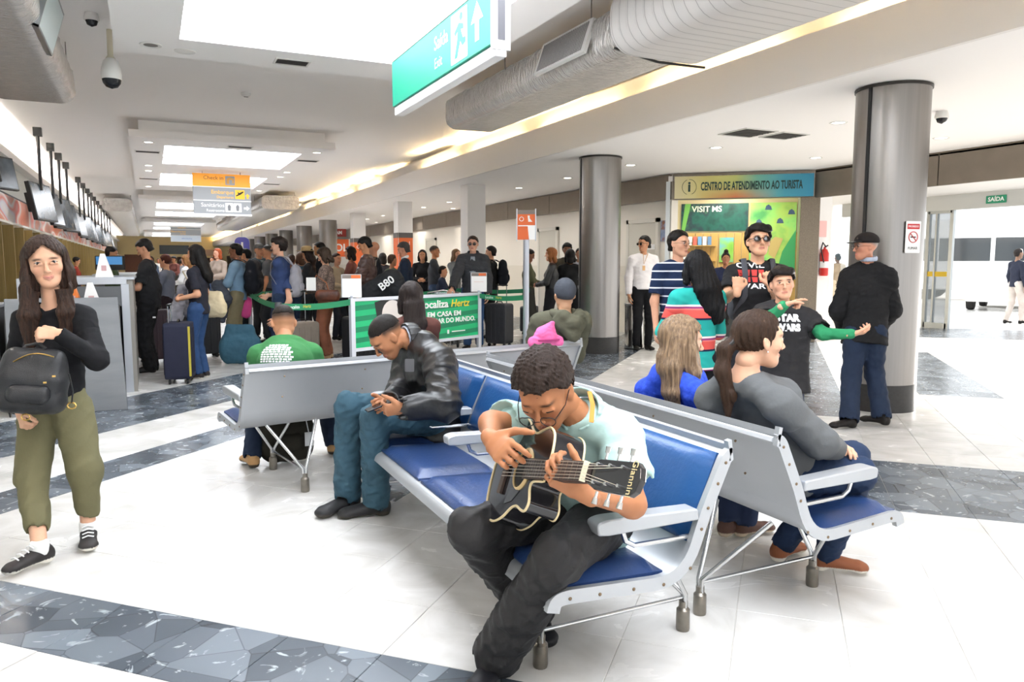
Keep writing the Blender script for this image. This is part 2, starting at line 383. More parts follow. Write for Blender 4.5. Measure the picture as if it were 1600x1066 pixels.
# ================================================================== IMPLICIT SURFACES (bodies, clothes, hair, soft bags)
V3 = lambda *a: np.array(a, float)
def nrm(v): v = np.asarray(v, float); return v / (np.linalg.norm(v) + 1e-12)
def perp(v, axis): axis = nrm(axis); return nrm(np.asarray(v, float) - axis * np.dot(v, axis))
class Field:
    """union of smooth elliptic capsules; each primitive is only evaluated near itself"""
    def __init__(s, k=.03): s.p = []; s.k = k
    def cap(s, a, b, ra, rb=None, X=None, ya=None, yb=None, k=None, op='u'):
        """capsule from a to b; radii ra, rb across X, ya, yb across the other axis"""
        rb = ra if rb is None else rb
        s.p.append((np.asarray(a, float), np.asarray(b, float), ra, rb, ra if ya is None else ya, (rb if ya is None else ya) if yb is None else yb, None if X is None else np.asarray(X, float), s.k if k is None else k, op)); return s
    def ball(s, c, r, k=None, op='u'): return s.cap(c, c, r, k=k, op=op)
    def ell(s, c, rx, ry, rz, X=(1, 0, 0), Z=(0, 0, 1), k=None, op='u'):
        Z = nrm(Z); c = np.asarray(c, float)
        s.p.append((c, c, rx, rx, ry, ry, np.asarray(X, float), s.k if k is None else k, op, rz, Z)); return s
    def chain(s, pts, rs, X=None, ys=None, k=None):
        for i in range(len(pts) - 1):
            Xi = X[i] if isinstance(X, list) else X
            s.cap(pts[i], pts[i + 1], rs[i], rs[i + 1], Xi, None if ys is None else ys[i], None if ys is None else ys[i + 1], k)
        return s
    @staticmethod
    def dist(q, P):
        a, b, ra, rb, ya, yb, X = q[:7]; ax = b - a; L2 = float(ax @ ax); D = P - a
        if L2 > 1e-10:
            t = np.clip((D @ ax) / L2, 0, 1)[..., None]; D = D - t * ax; t = t[..., 0]; Z = ax / math.sqrt(L2); rx = ra + (rb - ra) * t; ry = ya + (yb - ya) * t
            rz = np.minimum(rx, ry)
        else:
            rx, ry = ra, ya; Z = q[10] if len(q) > 9 else V3(0, 0, 1); rz = q[9] if len(q) > 9 else min(ra, ya)
        if X is None and ra == ya: return np.sqrt((D * D).sum(-1)) - rx
        X = perp(X if X is not None else (V3(1, 0, 0) if abs(Z[0]) < .9 else V3(0, 1, 0)), Z); Y = np.cross(Z, X)
        x = D @ X; y = D @ Y; z = D @ Z
        k0 = np.sqrt((x / rx) ** 2 + (y / ry) ** 2 + (z / rz) ** 2); k1 = np.sqrt((x / rx ** 2) ** 2 + (y / ry ** 2) ** 2 + (z / rz ** 2) ** 2) + 1e-9
        return np.where(k0 < 1e-4, -np.minimum(rx, ry), k0 * (k0 - 1) / k1)
    @staticmethod
    def mix(v, d, k, op):
        if op == 's': d = -d; h = np.clip(.5 - .5 * (v - d) / k, 0, 1) ; return v + (d - v) * h + k * h * (1 - h)      # smooth subtraction: max(v, -d)
        h = np.clip(.5 + .5 * (v - d) / k, 0, 1); return v + (d - v) * h - k * h * (1 - h)
    def bounds(s, pad):
        lo = np.full(3, 1e9); hi = -lo
        for q in s.p:
            if q[8] == 's': continue
            m = max(q[2], q[3], q[4], q[5], q[9] if len(q) > 9 else 0) + pad
            lo = np.minimum(lo, np.minimum(q[0], q[1]) - m); hi = np.maximum(hi, np.maximum(q[0], q[1]) + m)
        return lo, hi
    def at(s, P):
        v = np.full(P.shape[:-1], 1.0)
        for q in s.p: v = s.mix(v, s.dist(q, P), q[7], q[8])
        return v
    def mesh(s, h, post=None, cuts=(), lo=None, hi=None):
        """cuts: (point, normal) planes; the side the normal points to is removed. post(P, v) -> v"""
        l2, h2 = s.bounds(3 * h); lo = l2 if lo is None else lo; hi = h2 if hi is None else hi
        n = np.ceil((hi - lo) / h).astype(int) + 1; V = np.full(n, 1.0)
        ax = [lo[i] + h * np.arange(n[i]) for i in range(3)]
        for q in s.p:
            m = max(q[2], q[3], q[4], q[5], q[9] if len(q) > 9 else 0) + q[7] + 2.5 * h
            i0 = np.clip(np.floor((np.minimum(q[0], q[1]) - m - lo) / h).astype(int), 0, n); i1 = np.clip(np.ceil((np.maximum(q[0], q[1]) + m - lo) / h).astype(int) + 1, 0, n)
            if (i1 - i0).min() <= 0: continue
            sl = tuple(slice(a, b) for a, b in zip(i0, i1))
            P = np.stack(np.meshgrid(*[ax[i][sl[i]] for i in range(3)], indexing='ij'), -1)
            V[sl] = s.mix(V[sl], s.dist(q, P), q[7], q[8])
        if post or cuts:
            I = np.nonzero(V < max(.03, 2.5 * h)); P = np.stack([ax[i][I[i]] for i in range(3)], -1); W_ = V[I]
            if post: W_ = post(P, W_)
            for c in cuts: W_ = np.maximum(W_, (P - np.asarray(c[0], float)) @ nrm(c[1]))
            V[I] = W_
        return nets(V, lo, h)
def nets(V, lo, h):
    V = np.pad(V, 1, constant_values=1.0); lo = np.asarray(lo) - h
    S = V < 0; cnt = sum(S[a:S.shape[0] - 1 + a, b:S.shape[1] - 1 + b, c:S.shape[2] - 1 + c].astype(np.int8) for a in (0, 1) for b in (0, 1) for c in (0, 1))
    act = (cnt > 0) & (cnt < 8); I = np.argwhere(act)
    if len(I) == 0: return np.zeros((0, 3)), np.zeros((0, 4), int)
    acc = np.zeros((len(I), 3)); num = np.zeros(len(I))
    cor = [(a, b, c) for a in (0, 1) for b in (0, 1) for c in (0, 1)]
    val = {c: V[I[:, 0] + c[0], I[:, 1] + c[1], I[:, 2] + c[2]] for c in cor}
    for c in cor:
        for ax in range(3):
            if c[ax]: continue
            e = list(c); e[ax] = 1; e = tuple(e); a, b = val[c], val[e]; m = (a < 0) != (b < 0); t = np.where(m, a / np.where(m, a - b, 1), 0)
            p = np.array(c, float)[None] + 0 * acc; p[:, ax] = t; acc[m] += p[m]; num[m] += 1
    verts = lo + h * (I + acc / num[:, None])
    idx = np.full(act.shape, -1); idx[act] = np.arange(len(I)); faces = []
    for ax in range(3):
        sl0 = [slice(None)] * 3; sl1 = [slice(None)] * 3; sl0[ax] = slice(0, -1); sl1[ax] = slice(1, None)
        A = S[tuple(sl0)]; B = S[tuple(sl1)]; E = np.argwhere(A != B)
        if len(E) == 0: continue
        u, w = (ax + 1) % 3, (ax + 2) % 3; E = E[(E[:, u] > 0) & (E[:, w] > 0)]
        q = []
        for du, dw in ((-1, -1), (0, -1), (0, 0), (-1, 0)):
            t = E.copy(); t[:, u] += du; t[:, w] += dw; t[:, u] = np.minimum(t[:, u], idx.shape[u] - 1); t[:, w] = np.minimum(t[:, w], idx.shape[w] - 1); t[:, ax] = np.minimum(t[:, ax], idx.shape[ax] - 1); q.append(idx[t[:, 0], t[:, 1], t[:, 2]])
        Q = np.stack(q, 1); fl = ~A[E[:, 0], E[:, 1], E[:, 2]]; Q[fl] = Q[fl][:, ::-1]; faces.append(Q[(Q >= 0).all(1)])
    return verts, np.concatenate(faces) if faces else np.zeros((0, 4), int)
def join(*parts):
    vs, fs, o = [], [], 0
    for v, f in parts: vs.append(v); fs.append(f + o); o += len(v)
    return np.concatenate(vs), np.concatenate(fs)
def meshobj(name, vf, m, parent=None, base=(0, 0, 0), col=None, loc=None):
    v, f = vf; v = v - np.asarray(base, float)
    me = bpy.data.meshes.new(name); me.vertices.add(len(v)); me.vertices.foreach_set('co', v.astype(np.float32).ravel())
    me.loops.add(len(f) * 4); me.loops.foreach_set('vertex_index', f.astype(np.int32).ravel())
    me.polygons.add(len(f)); me.polygons.foreach_set('loop_start', np.arange(0, len(f) * 4, 4, dtype=np.int32)); me.polygons.foreach_set('loop_total', np.full(len(f), 4, np.int32))
    me.polygons.foreach_set('use_smooth', np.ones(len(f), bool)); me.update(calc_edges=True); me.materials.append(m)
    if col is not None:
        a = me.color_attributes.new('Col', 'FLOAT_COLOR', 'POINT'); a.data.foreach_set('color', np.concatenate([col, np.ones((len(col), 1))], 1).astype(np.float32).ravel())
    return link(name, me, parent, loc)
_nd = [(nrm(RNG.normal(size=3)), RNG.uniform(0, 6.28)) for _ in range(24)]
def wob(P, f, n=5, o=0):
    """cheap smooth 3-D noise in about -1..1"""
    w = sum(np.sin(P @ (d * f * (1 + .35 * i)) + ph + 1.7 * np.sin(P @ (_nd[(i + o + 9) % 24][0] * f * .6) + ph)) for i, (d, ph) in enumerate(_nd[o:o + n])); return w / n * 1.6
def folds(amp, f=26., o=0):
    def g(P, v):
        w = wob(P, f, 4, o); w2 = wob(P, f * 1.7, 4, o + 5); return v + amp * (.45 * w + 1.1 * (np.abs(w2) ** .7 - .5))
    return g

# ------------------------------------------------------------------ people
SKIN = {}
def skin(c):
    if c not in SKIN: SKIN[c] = mat('skin_' + c.strip('#'), c, .5, vcol=True, spec=.35, sss=.06, var=.06, scale=40)
    return SKIN[c]
EYEW = mat('eye_white', '#e9e4df', .25); IRIS = mat('iris_brown', '#2a1a10', .2)
def ik(a, b, l1, l2, hint):
    a, b = np.asarray(a, float), np.asarray(b, float); d = b - a; L = np.linalg.norm(d); Lc = min(L, (l1 + l2) * .999); u = d / L
    x = (l1 * l1 - l2 * l2 + Lc * Lc) / (2 * Lc); hgt = math.sqrt(max(l1 * l1 - x * x, 0)); return a + u * x + perp(hint, u) * hgt
def head_field(F, c, f, u, s, ears=True, female=False, k=.02, smile=.0008):
    """skull and face around c; f = where the face looks, u = up"""
    f = nrm(f); u = perp(u, f); r = np.cross(f, u)
    p = lambda x, y, z: c + s * (r * x + f * y + u * z)
    F.ell(p(0, -.012, .034), .074 * s, .095 * s, .086 * s, r, u, k=k)
    F.cap(p(0, .012, .01), p(0, .034, -.066), .064 * s, .044 * s, r, .070 * s, .046 * s, k=k)
    F.ball(p(0, .06, -.094), .019 * s, k=.025)
    jw = .86 if female else 1.
    for x in (-1, 1):
        F.ball(p(.037 * x, .048, -.020), .026 * s, k=.03)
        F.cap(p(.050 * x * jw, .0, -.048), p(.022 * x * jw, .048, -.090), .018 * s * jw, .015 * s * jw, k=.03)
    F.cap(p(-.03, .074, .026), p(.03, .074, .026), .014 * s, k=.02)
    for x in (-1, 1): F.ball(p(.032 * x, .101, .002), .0165 * s, k=.012, op='s')
    F.cap(p(0, .083, .016), p(0, .106, -.031), .0055 * s, .0092 * s, k=.009)
    F.ball(p(0, .104, -.033), .0095 * s, k=.006)
    for x in (-1, 1): F.ball(p(.0105 * x, .095, -.037), .0070 * s, k=.006)
    for x in (-1, 1):
        F.cap(p(0, .0835, -.0618), p(.02 * x, .0795, -.0615 + smile), .0048 * s, .0038 * s, k=.006); F.cap(p(0, .0835, -.0705), p(.017 * x, .0795, -.0685 + smile), .0058 * s, .0042 * s, k=.006)
        F.cap(p(0, .0915, -.066), p(.024 * x, .086, -.0650 + smile * 1.2), .0022 * s, k=.003, op='s')
    for x in (-1, 1):
        F.cap(p(.045 * x, .077, .000), p(.021 * x, .087, .000), .0068 * s, k=.007)
        if ears:
            F.ell(p(.077 * x, -.006, -.004), .009 * s, .019 * s, .031 * s, r + f * .5 * x, u - f * .2, k=.008); F.ball(p(.088 * x, .002, .002), .01 * s, k=.006, op='s')
    return p
def head_col(v, p, s, base, lip, brow, stub=None, bt=.0065, buzz=None, smile=.0008):
    """vertex colours: lips, brows, beard shadow"""
    c0 = p(0, 0, 0); ex = nrm(p(1, 0, 0) - c0); ey = nrm(p(0, 1, 0) - c0); ez = nrm(p(0, 0, 1) - c0); q = (v - c0) / s
    x, y, z = q @ ex, q @ ey, q @ ez; col = np.tile(np.array(lin(base)), (len(v), 1))
    def blend(w, c): col[:] = col * (1 - w[:, None]) + np.array(lin(c)) * w[:, None]
    front = (y > .05)
    if buzz:
        w = np.clip((z - (.018 - .42 * np.maximum(-y, 0))) / .035, 0, 1) * np.clip(1 - np.clip((y - .02) / .02, 0, 1) * np.clip((.072 - z) / .012, 0, 1), 0, 1) * .92; col[:] = col * (1 - w[:, None]) + np.array(lin(buzz)) * w[:, None]
    if stub: blend(np.clip((-.04 - z) / .02, 0, 1) * np.clip((z + .13) / .02, 0, 1) * (y > .0) * stub[1], stub[0])
    blend(np.exp(-((np.abs(x) / .021) ** 4 + ((z + .0658 - smile * np.abs(x) / .02) / .0088) ** 4)) * front * .85, lip); blend(np.exp(-((np.abs(x) / .022) ** 6 + ((z + .0658 - smile * 1.2 * np.abs(x) / .024) / .0018) ** 2)) * front * .6, '#4a2622'); blend(np.exp(-(((np.abs(x) - .042) / .016) ** 2 + ((z + .03) / .018) ** 2)) * front * .22, '#d0705c')
    blend(np.exp(-(((np.abs(x) - .034) / .019) ** 4 + ((z - .024 + .12 * np.maximum(np.abs(x) - .03, 0)) / bt) ** 4)) * front * .9, brow)
    return col
def eyes(root, p, s, base, closed=False, lash='#1a120d'):
    c0 = p(0, 0, 0); ex = nrm(p(1, 0, 0) - c0); ey = nrm(p(0, 1, 0) - c0); ez = nrm(p(0, 0, 1) - c0)
    for x in (-1, 1):
        b = MB(); c = p(.032 * x, .0742, .0035)
        if not closed:
            M = frameM(c, ex, ez); b.cur = 0
            b.lathe([(.0138 * s * math.sin(t), -.0138 * s * math.cos(t)) for t in np.linspace(.05, 3.09, 9)], 12, frameM(c, ex, ez), caps=False)
            b.cur = 1; g = np.cross(ex, ez); g = g if g @ ey > 0 else -g
            b.lathe([(.0001, .0145 * s), (.0038 * s, .0142 * s), (.0068 * s, .0129 * s)], 12, frameM(c, ex, np.cross(ey, ex)), caps=False)
        b.cur = 1
        b.tube([p((.032 - .016) * x, .0855, .005 - (.006 if closed else 0)), p(.032 * x, .0905, .0118 - (.012 if closed else 0)), p((.032 + .017) * x, .083, .006 - (.007 if closed else 0))], [.0012 * s, .0022 * s, .0013 * s], 6)
        b.v = [tuple(np.asarray(q) - base) for q in b.v]
        b.build('eye', [EYEW, mat('lash_iris', lash, .3)], root, smooth=60)
def hand_field(F, w, d, n, thumb, curl=(.5, .6, .7, .8), s=1., spread=.10, tcurl=.5, tout=.7):
    """hand from wrist w along d; n = back of the hand normal; thumb = side the thumb is on"""
    d = nrm(d); n = perp(n, d); t = perp(thumb, d); t = t - n * (t @ n); t = nrm(t)
    L = .088 * s
    F.cap(w, w + d * .03 * s, .026 * s, .032 * s, t, .019 * s, .017 * s, k=.012)
    F.cap(w + d * .03 * s, w + d * L, .034 * s, .040 * s, t, .015 * s, .012 * s, k=.012)
    for i, (len_, r) in enumerate(((.072, .0088), (.082, .0092), (.076, .0088), (.06, .0078))):
        off = (.030 - .02 * i) * s; a = w + d * L * (1 - .02 * abs(i - 1.2)) + t * off; dd = nrm(d + t * spread * (1.5 - i) * .6); c = curl[i]; ang = 0.
        for j, fr in enumerate((.45, .32, .23)):
            ang += c * (1.0, 1.15, .8)[j]; v = dd * math.cos(ang) - n * math.sin(ang); e = a + v * len_ * fr * s; F.cap(a, e, r * s * (1 - .08 * j), r * s * (.92 - .08 * j), k=.006); a = e
    a = w + d * .026 * s + t * .026 * s; v = nrm(d * .75 + t * tout - n * .25); e = a + v * .046 * s; F.cap(a, e, .015 * s, .0115 * s, k=.012)
    v2 = nrm(d * (1.0) + t * (tout - .9 * tcurl) - n * (.2 + .8 * tcurl)); e2 = e + v2 * .032 * s; F.cap(e, e2, .0108 * s, .0098 * s, k=.006)
    v3 = nrm(v2 - n * .3 * tcurl - t * .3 * tcurl); F.cap(e2, e2 + v3 * .024 * s, .0095 * s, .0075 * s, k=.006)
def shoe(parent, base, ankle, toe_dir, m, s=1., sole='#d8d4cc', h=.008, up=None, name='shoe', soleh=.022, toe=.0):
    """ankle joint about 8 cm over the sole"""
    up = V3(0, 0, 1) if up is None else nrm(up); f = perp(toe_dir, up); r = np.cross(f, up); g = np.asarray(ankle) - up * .075 * s
    p = lambda x, y, z: g + s * (r * x + f * y + up * z)
    F = Field(.02); F.cap(p(0, -.035, .045), p(0, .02, .05), .036 * s, .036 * s, r, .034 * s); F.cap(p(0, .02, .045), p(0, .14, .03), .038 * s, .044 * s, r, .034 * s, .024 * s); F.ball(p(0, -.03, .02), .034 * s); F.cap(p(0, -.025, .05), p(0, -.01, .085), .036 * s, .037 * s); F.cap(p(0, .14, .028), p(0, .165, .026), .043 * s, .036 * s, r, .022 * s, .02 * s)
    v, f_ = F.mesh(h, cuts=[(p(0, 0, 0), -up), (p(0, 0, .092), up)])
    z = (v - g) @ up / s; c = np.where((z < soleh)[:, None], np.array(lin(sole))[None], np.array(lin(m))[None])
    return meshobj(name, (v, f_), mat('shoe_leather', '#ffffff', .55, vcol=True, spec=.3), parent, base, c)
def hair_mesh(p, s, style, h, part=0., extra=()):
    c0 = p(0, 0, 0); ex = nrm(p(1, 0, 0) - c0); ey = nrm(p(0, 1, 0) - c0); ez = nrm(p(0, 0, 1) - c0)
    F = Field(.02)
    t = {'short': .012, 'buzz': .0025, 'curly': .019, 'long': .016, 'tail': .009, 'bob': .018, 'thick': .024}[style]
    F.ell(p(0, -.014, .036), (.074 + t) * s, (.096 + t) * s, (.086 + t) * s, ex, ez)
    if style in ('short', 'thick', 'curly', 'buzz'): F.cap(p(0, -.055, .0), p(0, -.062, -.05), (.062 + t * .6) * s, .05 * s, ex, .045 * s)
    if style == 'thick': F.cap(p(-.05, .055, .085), p(.05, .06, .085), .035 * s)
    G = None
    def post(P, v):
        q = (P - c0) / s; x, y, z = q @ ex, q @ ey, q @ ez
        hl = .074 + .006 * np.sin(x * 60) if style != 'thick' else .060 + .007 * np.sin(x * 45)
        if style in ('long', 'bob'): face = np.minimum(y - .028 + .25 * np.maximum(z - .05, 0) * 0, .092 - z - .9 * np.abs(x) * (1 if part else .6)) 
        elif style == 'tail': face = np.minimum(y - .02 - .6 * np.maximum(z, 0), .1 - z)
        else: face = np.minimum(y - .012 - .85 * np.maximum(z - .02, 0) - .25 * np.maximum(-z, 0) * 0, hl - z + .0 * y)
        if style in ('long', 'bob', 'tail'): face = np.minimum(np.minimum(face, z + .125), (.074 if style != 'tail' else .2) - np.abs(x))
        v = np.maximum(v, face * s)
        if style in ('short', 'thick', 'curly', 'buzz'):
            v = np.maximum(v, (-.062 - z) * s); v = np.maximum(v, np.minimum(np.minimum(y + .03, .03 - z + .0 * y), .5) * s + (.0 if style != 'buzz' else 0.))
        if style == 'buzz': v = np.maximum(v, (.056 - z - .30 * np.maximum(-y, 0)) * s)
        if style == 'tail': v = np.maximum(v, np.minimum(-.07 - z, y + .085) * s)
        if style == 'curly': v = v + .0055 * wob(P, 190, 5) 
        elif style in ('long', 'bob', 'tail'):
            a = np.arctan2(x, -(y + .0)) ; v = v + .0025 * np.sin(a * 26 + 5 * wob(P, 9, 3)) + .002 * np.sin(a * 61 + 3 * z * 10)
        else: v = v + .004 * wob(P, 70, 5) * (.3 if style == 'buzz' else 1)
        return v
    if style in ('long', 'bob'):
        for x in (-1, 1): F.chain([p(.06 * x, -.01, .04), p(.078 * x, .004, -.05), p(.085 * x, -.005, -.11)], [.034 * s, .03 * s, .028 * s], k=.03)
        F.chain([p(0, -.05, .0), p(0, -.075, -.08), p(0, -.085, -.12 if style == 'bob' else -.14)], [.075 * s, .072 * s, .07 * s], X=ex, ys=[.05 * s, .042 * s, .036 * s])
    for pts, rs in extra: F.chain([np.asarray(q, float) for q in pts], [r if np.isscalar(r) else r[0] for r in rs], X=ex, ys=[r if np.isscalar(r) else r[1] for r in rs], k=.025)
    return F.mesh(h, post)
HAIRM = {}
def hairmat(c):
    if c not in HAIRM: HAIRM[c] = mat('hair_' + c.strip('#'), c, .5, var=.45, scale=40, stretch=(3, 3, .25), bump=.003, bscale=120, spec=.22)
    return HAIRM[c]
def person(label, K, s=1., skincol='#c98f6b', hair=('short', '#15110f', {}), top=('#222222', 'short', {}), bottom=('#23262b', {}), shoes=('#15130f', '#2a2724'), h=.012, hh=None, group=None, face=True, closed=False, lip='#b0645a', stub=None, female=False, belly=0., hands=True, name='person', loose=1., brow=None, eyes_on=True, nofeet=False, hs=1., shs=1.):
    hh = h * .5 if hh is None else hh
    A = {k: np.asarray(v, float) for k, v in K.items() if not isinstance(v, (dict, tuple)) or k in ('hf', 'hu')}
    base = V3((A['aL'][0] + A['aR'][0]) / 2, (A['aL'][1] + A['aR'][1]) / 2, min(A['aL'][2], A['aR'][2]) - .075 * s)
    if 'base' in K: base = np.asarray(K['base'], float)
    Xh = nrm(A['hL'] - A['hR']); Xs = nrm(A['sL'] - A['sR']); pel, ch, nk, hd = A['pel'], A['chest'], A['neck'], A['head']
    waist = A.get('waist', pel * .5 + ch * .5)
    wsh = np.linalg.norm(A['sL'] - A['sR']) / 2
    sec = [pel + (pel - waist) * .1, waist, ch, ch * .25 + nk * .75]
    hw = .150 if female else .142
    bx = [hw * s, (.118 if female else .128) * s * (1 + belly * .6), (.135 if female else .152) * s, wsh * .62]; by = [.098 * s, .086 * s * (1 + belly), .098 * s * (1.08 if female else 1), .062 * s]
    XX = [Xh, nrm(Xh + Xs), Xs]
    # ---- body: one skin
    B = Field(.035 * s)
    B.chain(sec, bx, XX, by); B.cap(nk + nrm(ch - nk) * .04, hd + (nk - hd) * .35 , .052 * s, .047 * s, k=.03)
    for q in 'LR':
        B.chain([A['s' + q], A['e' + q], A['w' + q]], [.046 * s, .037 * s, .026 * s]); B.cap(A['s' + q] * .5 + nk * .5, A['s' + q], .042 * s, .046 * s)
        B.chain([A['h' + q], A['k' + q], A['a' + q]], [.082 * s, .05 * s, .036 * s])
    HF = Field(.02); p = head_field(HF, hd, A['hf'], A['hu'], s * hs, female=female, smile=K.get('smile', .0008)); HF.cap(hd - nrm(A['hu']) * .05 * s - nrm(A['hf']) * .012 * s, nk * .55 + hd * .45, .05 * s, .047 * s, k=.02)
    vf = [B.mesh(h * 1.25)]; hv = HF.mesh(hh if face else h * .8); vf.append(hv)
    cols = [np.tile(np.array(lin(skincol)), (len(vf[0][0]), 1)), head_col(hv[0], p, s * hs, skincol, lip, brow or hair[1] if hair else '#20160f', stub, .0048 if female else .0065, hair[1] if hair and hair[0] == 'buzz' else None, K.get('smile', .0008))]
    if hands:
        for q in 'LR':
            if ('hand' + q) not in K: continue
            g = K['hand' + q]; Hf = Field(.01); hand_field(Hf, A['w' + q], g['d'], g['n'], g['t'], g.get('curl', (.35, .4, .45, .5)), s * g.get('s', 1.), g.get('spread', .1), g.get('tcurl', .5), g.get('tout', .7)); Hf.cap(A['w' + q] - nrm(g['d']) * .02, A['w' + q], .026 * s, .026 * s)
            m = Hf.mesh(min(hh, .006) if h < .015 else hh); vf.append(m); cols.append(np.tile(np.array(lin(skincol)), (len(m[0]), 1)))
    root = meshobj(name, join(*vf), skin(skincol), None, base, np.concatenate(cols), loc=tuple(base)); tag(root, label, 'person', group)
    if face and eyes_on: eyes(root, p, s * hs, base, closed)
    # ---- top
    def M_(c, pre): return c if not isinstance(c, str) else fabric(pre + '_' + c.strip('#'), c)
    if top:
        tm, sl, o = top; inf = o.get('inf', .014); T = Field(.04); sb = o.get('hem', .1)
        dn_ = nrm(pel - waist); low = pel + dn_ * (sb + .09); hemc = (pel + dn_ * sb, dn_)
        T.chain([low] + sec[1:], [bx[0] + inf + .012 + o.get('flare', .0), bx[1] + inf + .004, bx[2] + inf, bx[3] + inf * .8], [XX[0]] + XX[1:], [by[0] + inf + .014 + o.get('flare', .0), by[1] + inf + .006, by[2] + inf, by[3] + inf * .7])
        if female: 
            fr = np.cross(nrm(nk - ch), Xs) 
            fr = fr if fr @ A.get('front', A['hf']) > 0 else -fr
            for x in (-1, 1): T.ball(ch + Xs * .065 * x * s + fr * .075 * s - nrm(nk - ch) * .01, .058 * s, k=.04)
        for q in 'LR': T.cap(A['s' + q] * .45 + nk * .55, A['s' + q], .044 * s + inf * .6, .047 * s + inf * .8); T.cap(A['s' + q], A['s' + q] * .72 + A['e' + q] * .28, .048 * s + inf * .8, .048 * s + inf)
        T.cap(nk + nrm(hd - nk) * .045 * s, hd, o.get('neckr', .056) * s, .06 * s, k=.012, op='s')
        am = o.get('fold', .0035); fp = folds(am, o.get('ff', 24.), o.get('seed', 0))
        parts = [T.mesh(o.get('h', h * .8), fp, cuts=[hemc] + list(o.get('cuts', ())))]
        if sl != 'none':
            for q in 'LR':
                S_ = Field(.03); sh, el, wr = A['s' + q], A['e' + q], A['w' + q]; ri = inf + o.get('arm', 0.)
                if sl == 'short':
                    t = o.get('sl', .72); e = sh + (el - sh) * t; S_.cap(sh, e, .048 * s + inf * .8, .048 * s + ri); S_.cap(e + nrm(el - sh) * .05, el, .05 * s + ri * .9, .05 * s + ri, k=.008, op='s')
                else:
                    t = o.get('sl', .96); e = el + (wr - el) * t; S_.chain([sh, el, e], [.048 * s + inf * .8, .042 * s + ri, .031 * s + ri * .75]); S_.cap(e + nrm(wr - el) * .03, e + nrm(wr - el) * .12, .027 * s + ri * .7, .04, k=.006, op='s')
                parts.append(S_.mesh(o.get('h', h * .8), fp))
        to = meshobj(o.get('name', 'shirt'), join(*parts), M_(tm, 'cloth'), root, base)
        K['_top'] = to; K['_topfield'] = T
    if bottom:
        bmn, o = bottom; inf = o.get('inf', .016); Tr = Field(.03); am = o.get('fold', .005); end = o.get('end', .97); ex = o.get('flare', .0)
        Tr.chain([pel + (pel - waist) * .05, pel * .62 + waist * .38], [bx[0] + inf * .6, bx[1] * .4 + bx[0] * .6 + inf * .5], Xh, [by[0] + inf * .6, by[1] * .5 + by[0] * .5 + inf * .5])
        for q in 'LR':
            hp, kn, an = A['h' + q], A['k' + q], A['a' + q]; e = kn + (an - kn) * end; d = nrm(an - kn)
            Tr.chain([hp, kn, e], [.086 * s + inf, .056 * s + inf * 1.1, .04 * s + inf * 1.2 + ex]); Tr.cap(e + d * .035, e + d * .09, (.034 * s + inf * 1.0 + ex), .06, k=.006, op='s')
        fp2 = folds(am, o.get('ff', 22.), o.get('seed', 3))
        K['_trousers'] = meshobj(o.get('name', 'trousers'), Tr.mesh(o.get('h', h * .8), fp2), M_(bmn, 'cloth'), root, base)
    if shoes and not nofeet:
        for q in 'LR': shoe(root, base, A['a' + q], K.get('toe' + q, A['hf']), shoes[0], s * shs, shoes[1], h=max(.006, h * .6), up=K.get('up' + q))
    if hair:
        vfh = hair_mesh(p, s * hs, hair[0], hair[2].get('h', hh * 1.2 if face else h * .8), hair[2].get('part', 0), hair[2].get('extra', ()))
        if len(vfh[0]): meshobj('hair', vfh, hairmat(hair[1]) if isinstance(hair[1], str) else hair[1], root, base)
    K['_p'] = p; K['_base'] = base; K['_s'] = s
    return root
def stand(x, y, ang, H=1.72, arms='down', lean=0., step=0., look=0., nod=0., wide=1.):
    """joints of a standing figure at (x, y); ang = compass direction faced, degrees from +Y towards +X"""
    s = H / 1.75; a = math.radians(ang); f = V3(math.sin(a), math.cos(a), 0); r = V3(math.cos(a), -math.sin(a), 0); u = V3(0, 0, 1); O = V3(x, y, 0)
    P = lambda R, Fw, U: O + s * (r * R + f * Fw + u * U)
    la = math.radians(ang + look); hf = V3(math.sin(la), math.cos(la), -nod)
    K = dict(pel=P(0, 0, .96), chest=P(0, .0 + lean * .5, 1.26), neck=P(0, -.01 + lean * .9, 1.47), head=P(0, .02 + lean * 1.1, 1.635), hf=hf, hu=u + f * .0, front=f)
    for q, sg in (('L', -1), ('R', 1)):
        K['s' + q] = P(.168 * sg * wide, -.01 + lean * .85, 1.395); K['h' + q] = P(.088 * sg, 0, .92); st = step * sg
        K['a' + q] = P(.095 * sg, st, .075); K['k' + q] = ik(K['h' + q], K['a' + q], .43 * s, .43 * s, f)
        K['toe' + q] = f + r * .18 * sg
        if arms == 'down': w = P(.235 * sg, .06 + lean * .7, .86); K['w' + q] = w; K['e' + q] = ik(K['s' + q], w, .285 * s, .265 * s, -f + r * sg * .5); hd_ = -u + f * .15; n = r * sg
        elif arms == 'front': w = P(.06 * sg, .27, 1.08); K['w' + q] = w; K['e' + q] = ik(K['s' + q], w, .285 * s, .265 * s, -u + r * sg * .6); hd_ = f * .5 - r * sg * .8; n = f + u * .3
        elif arms == 'cross': w = P(-.09 * sg, .19, 1.17 + .03 * sg); K['w' + q] = w; K['e' + q] = ik(K['s' + q], w, .285 * s, .265 * s, -u + r * sg); hd_ = -r * sg; n = f
        elif arms == 'reach': w = P(.14 * sg, .40, 1.05); K['w' + q] = w; K['e' + q] = ik(K['s' + q], w, .285 * s, .265 * s, -u + r * sg * .4); hd_ = f; n = u
        elif arms == 'hips': w = P(.19 * sg, .12, 1.0); K['w' + q] = w; K['e' + q] = ik(K['s' + q], w, .285 * s, .265 * s, -f + r * sg * 1.4); hd_ = -r * sg - u * .3; n = r * sg
        K['hand' + q] = dict(d=hd_, n=n, t=f if arms == 'down' else u)
    return K, s
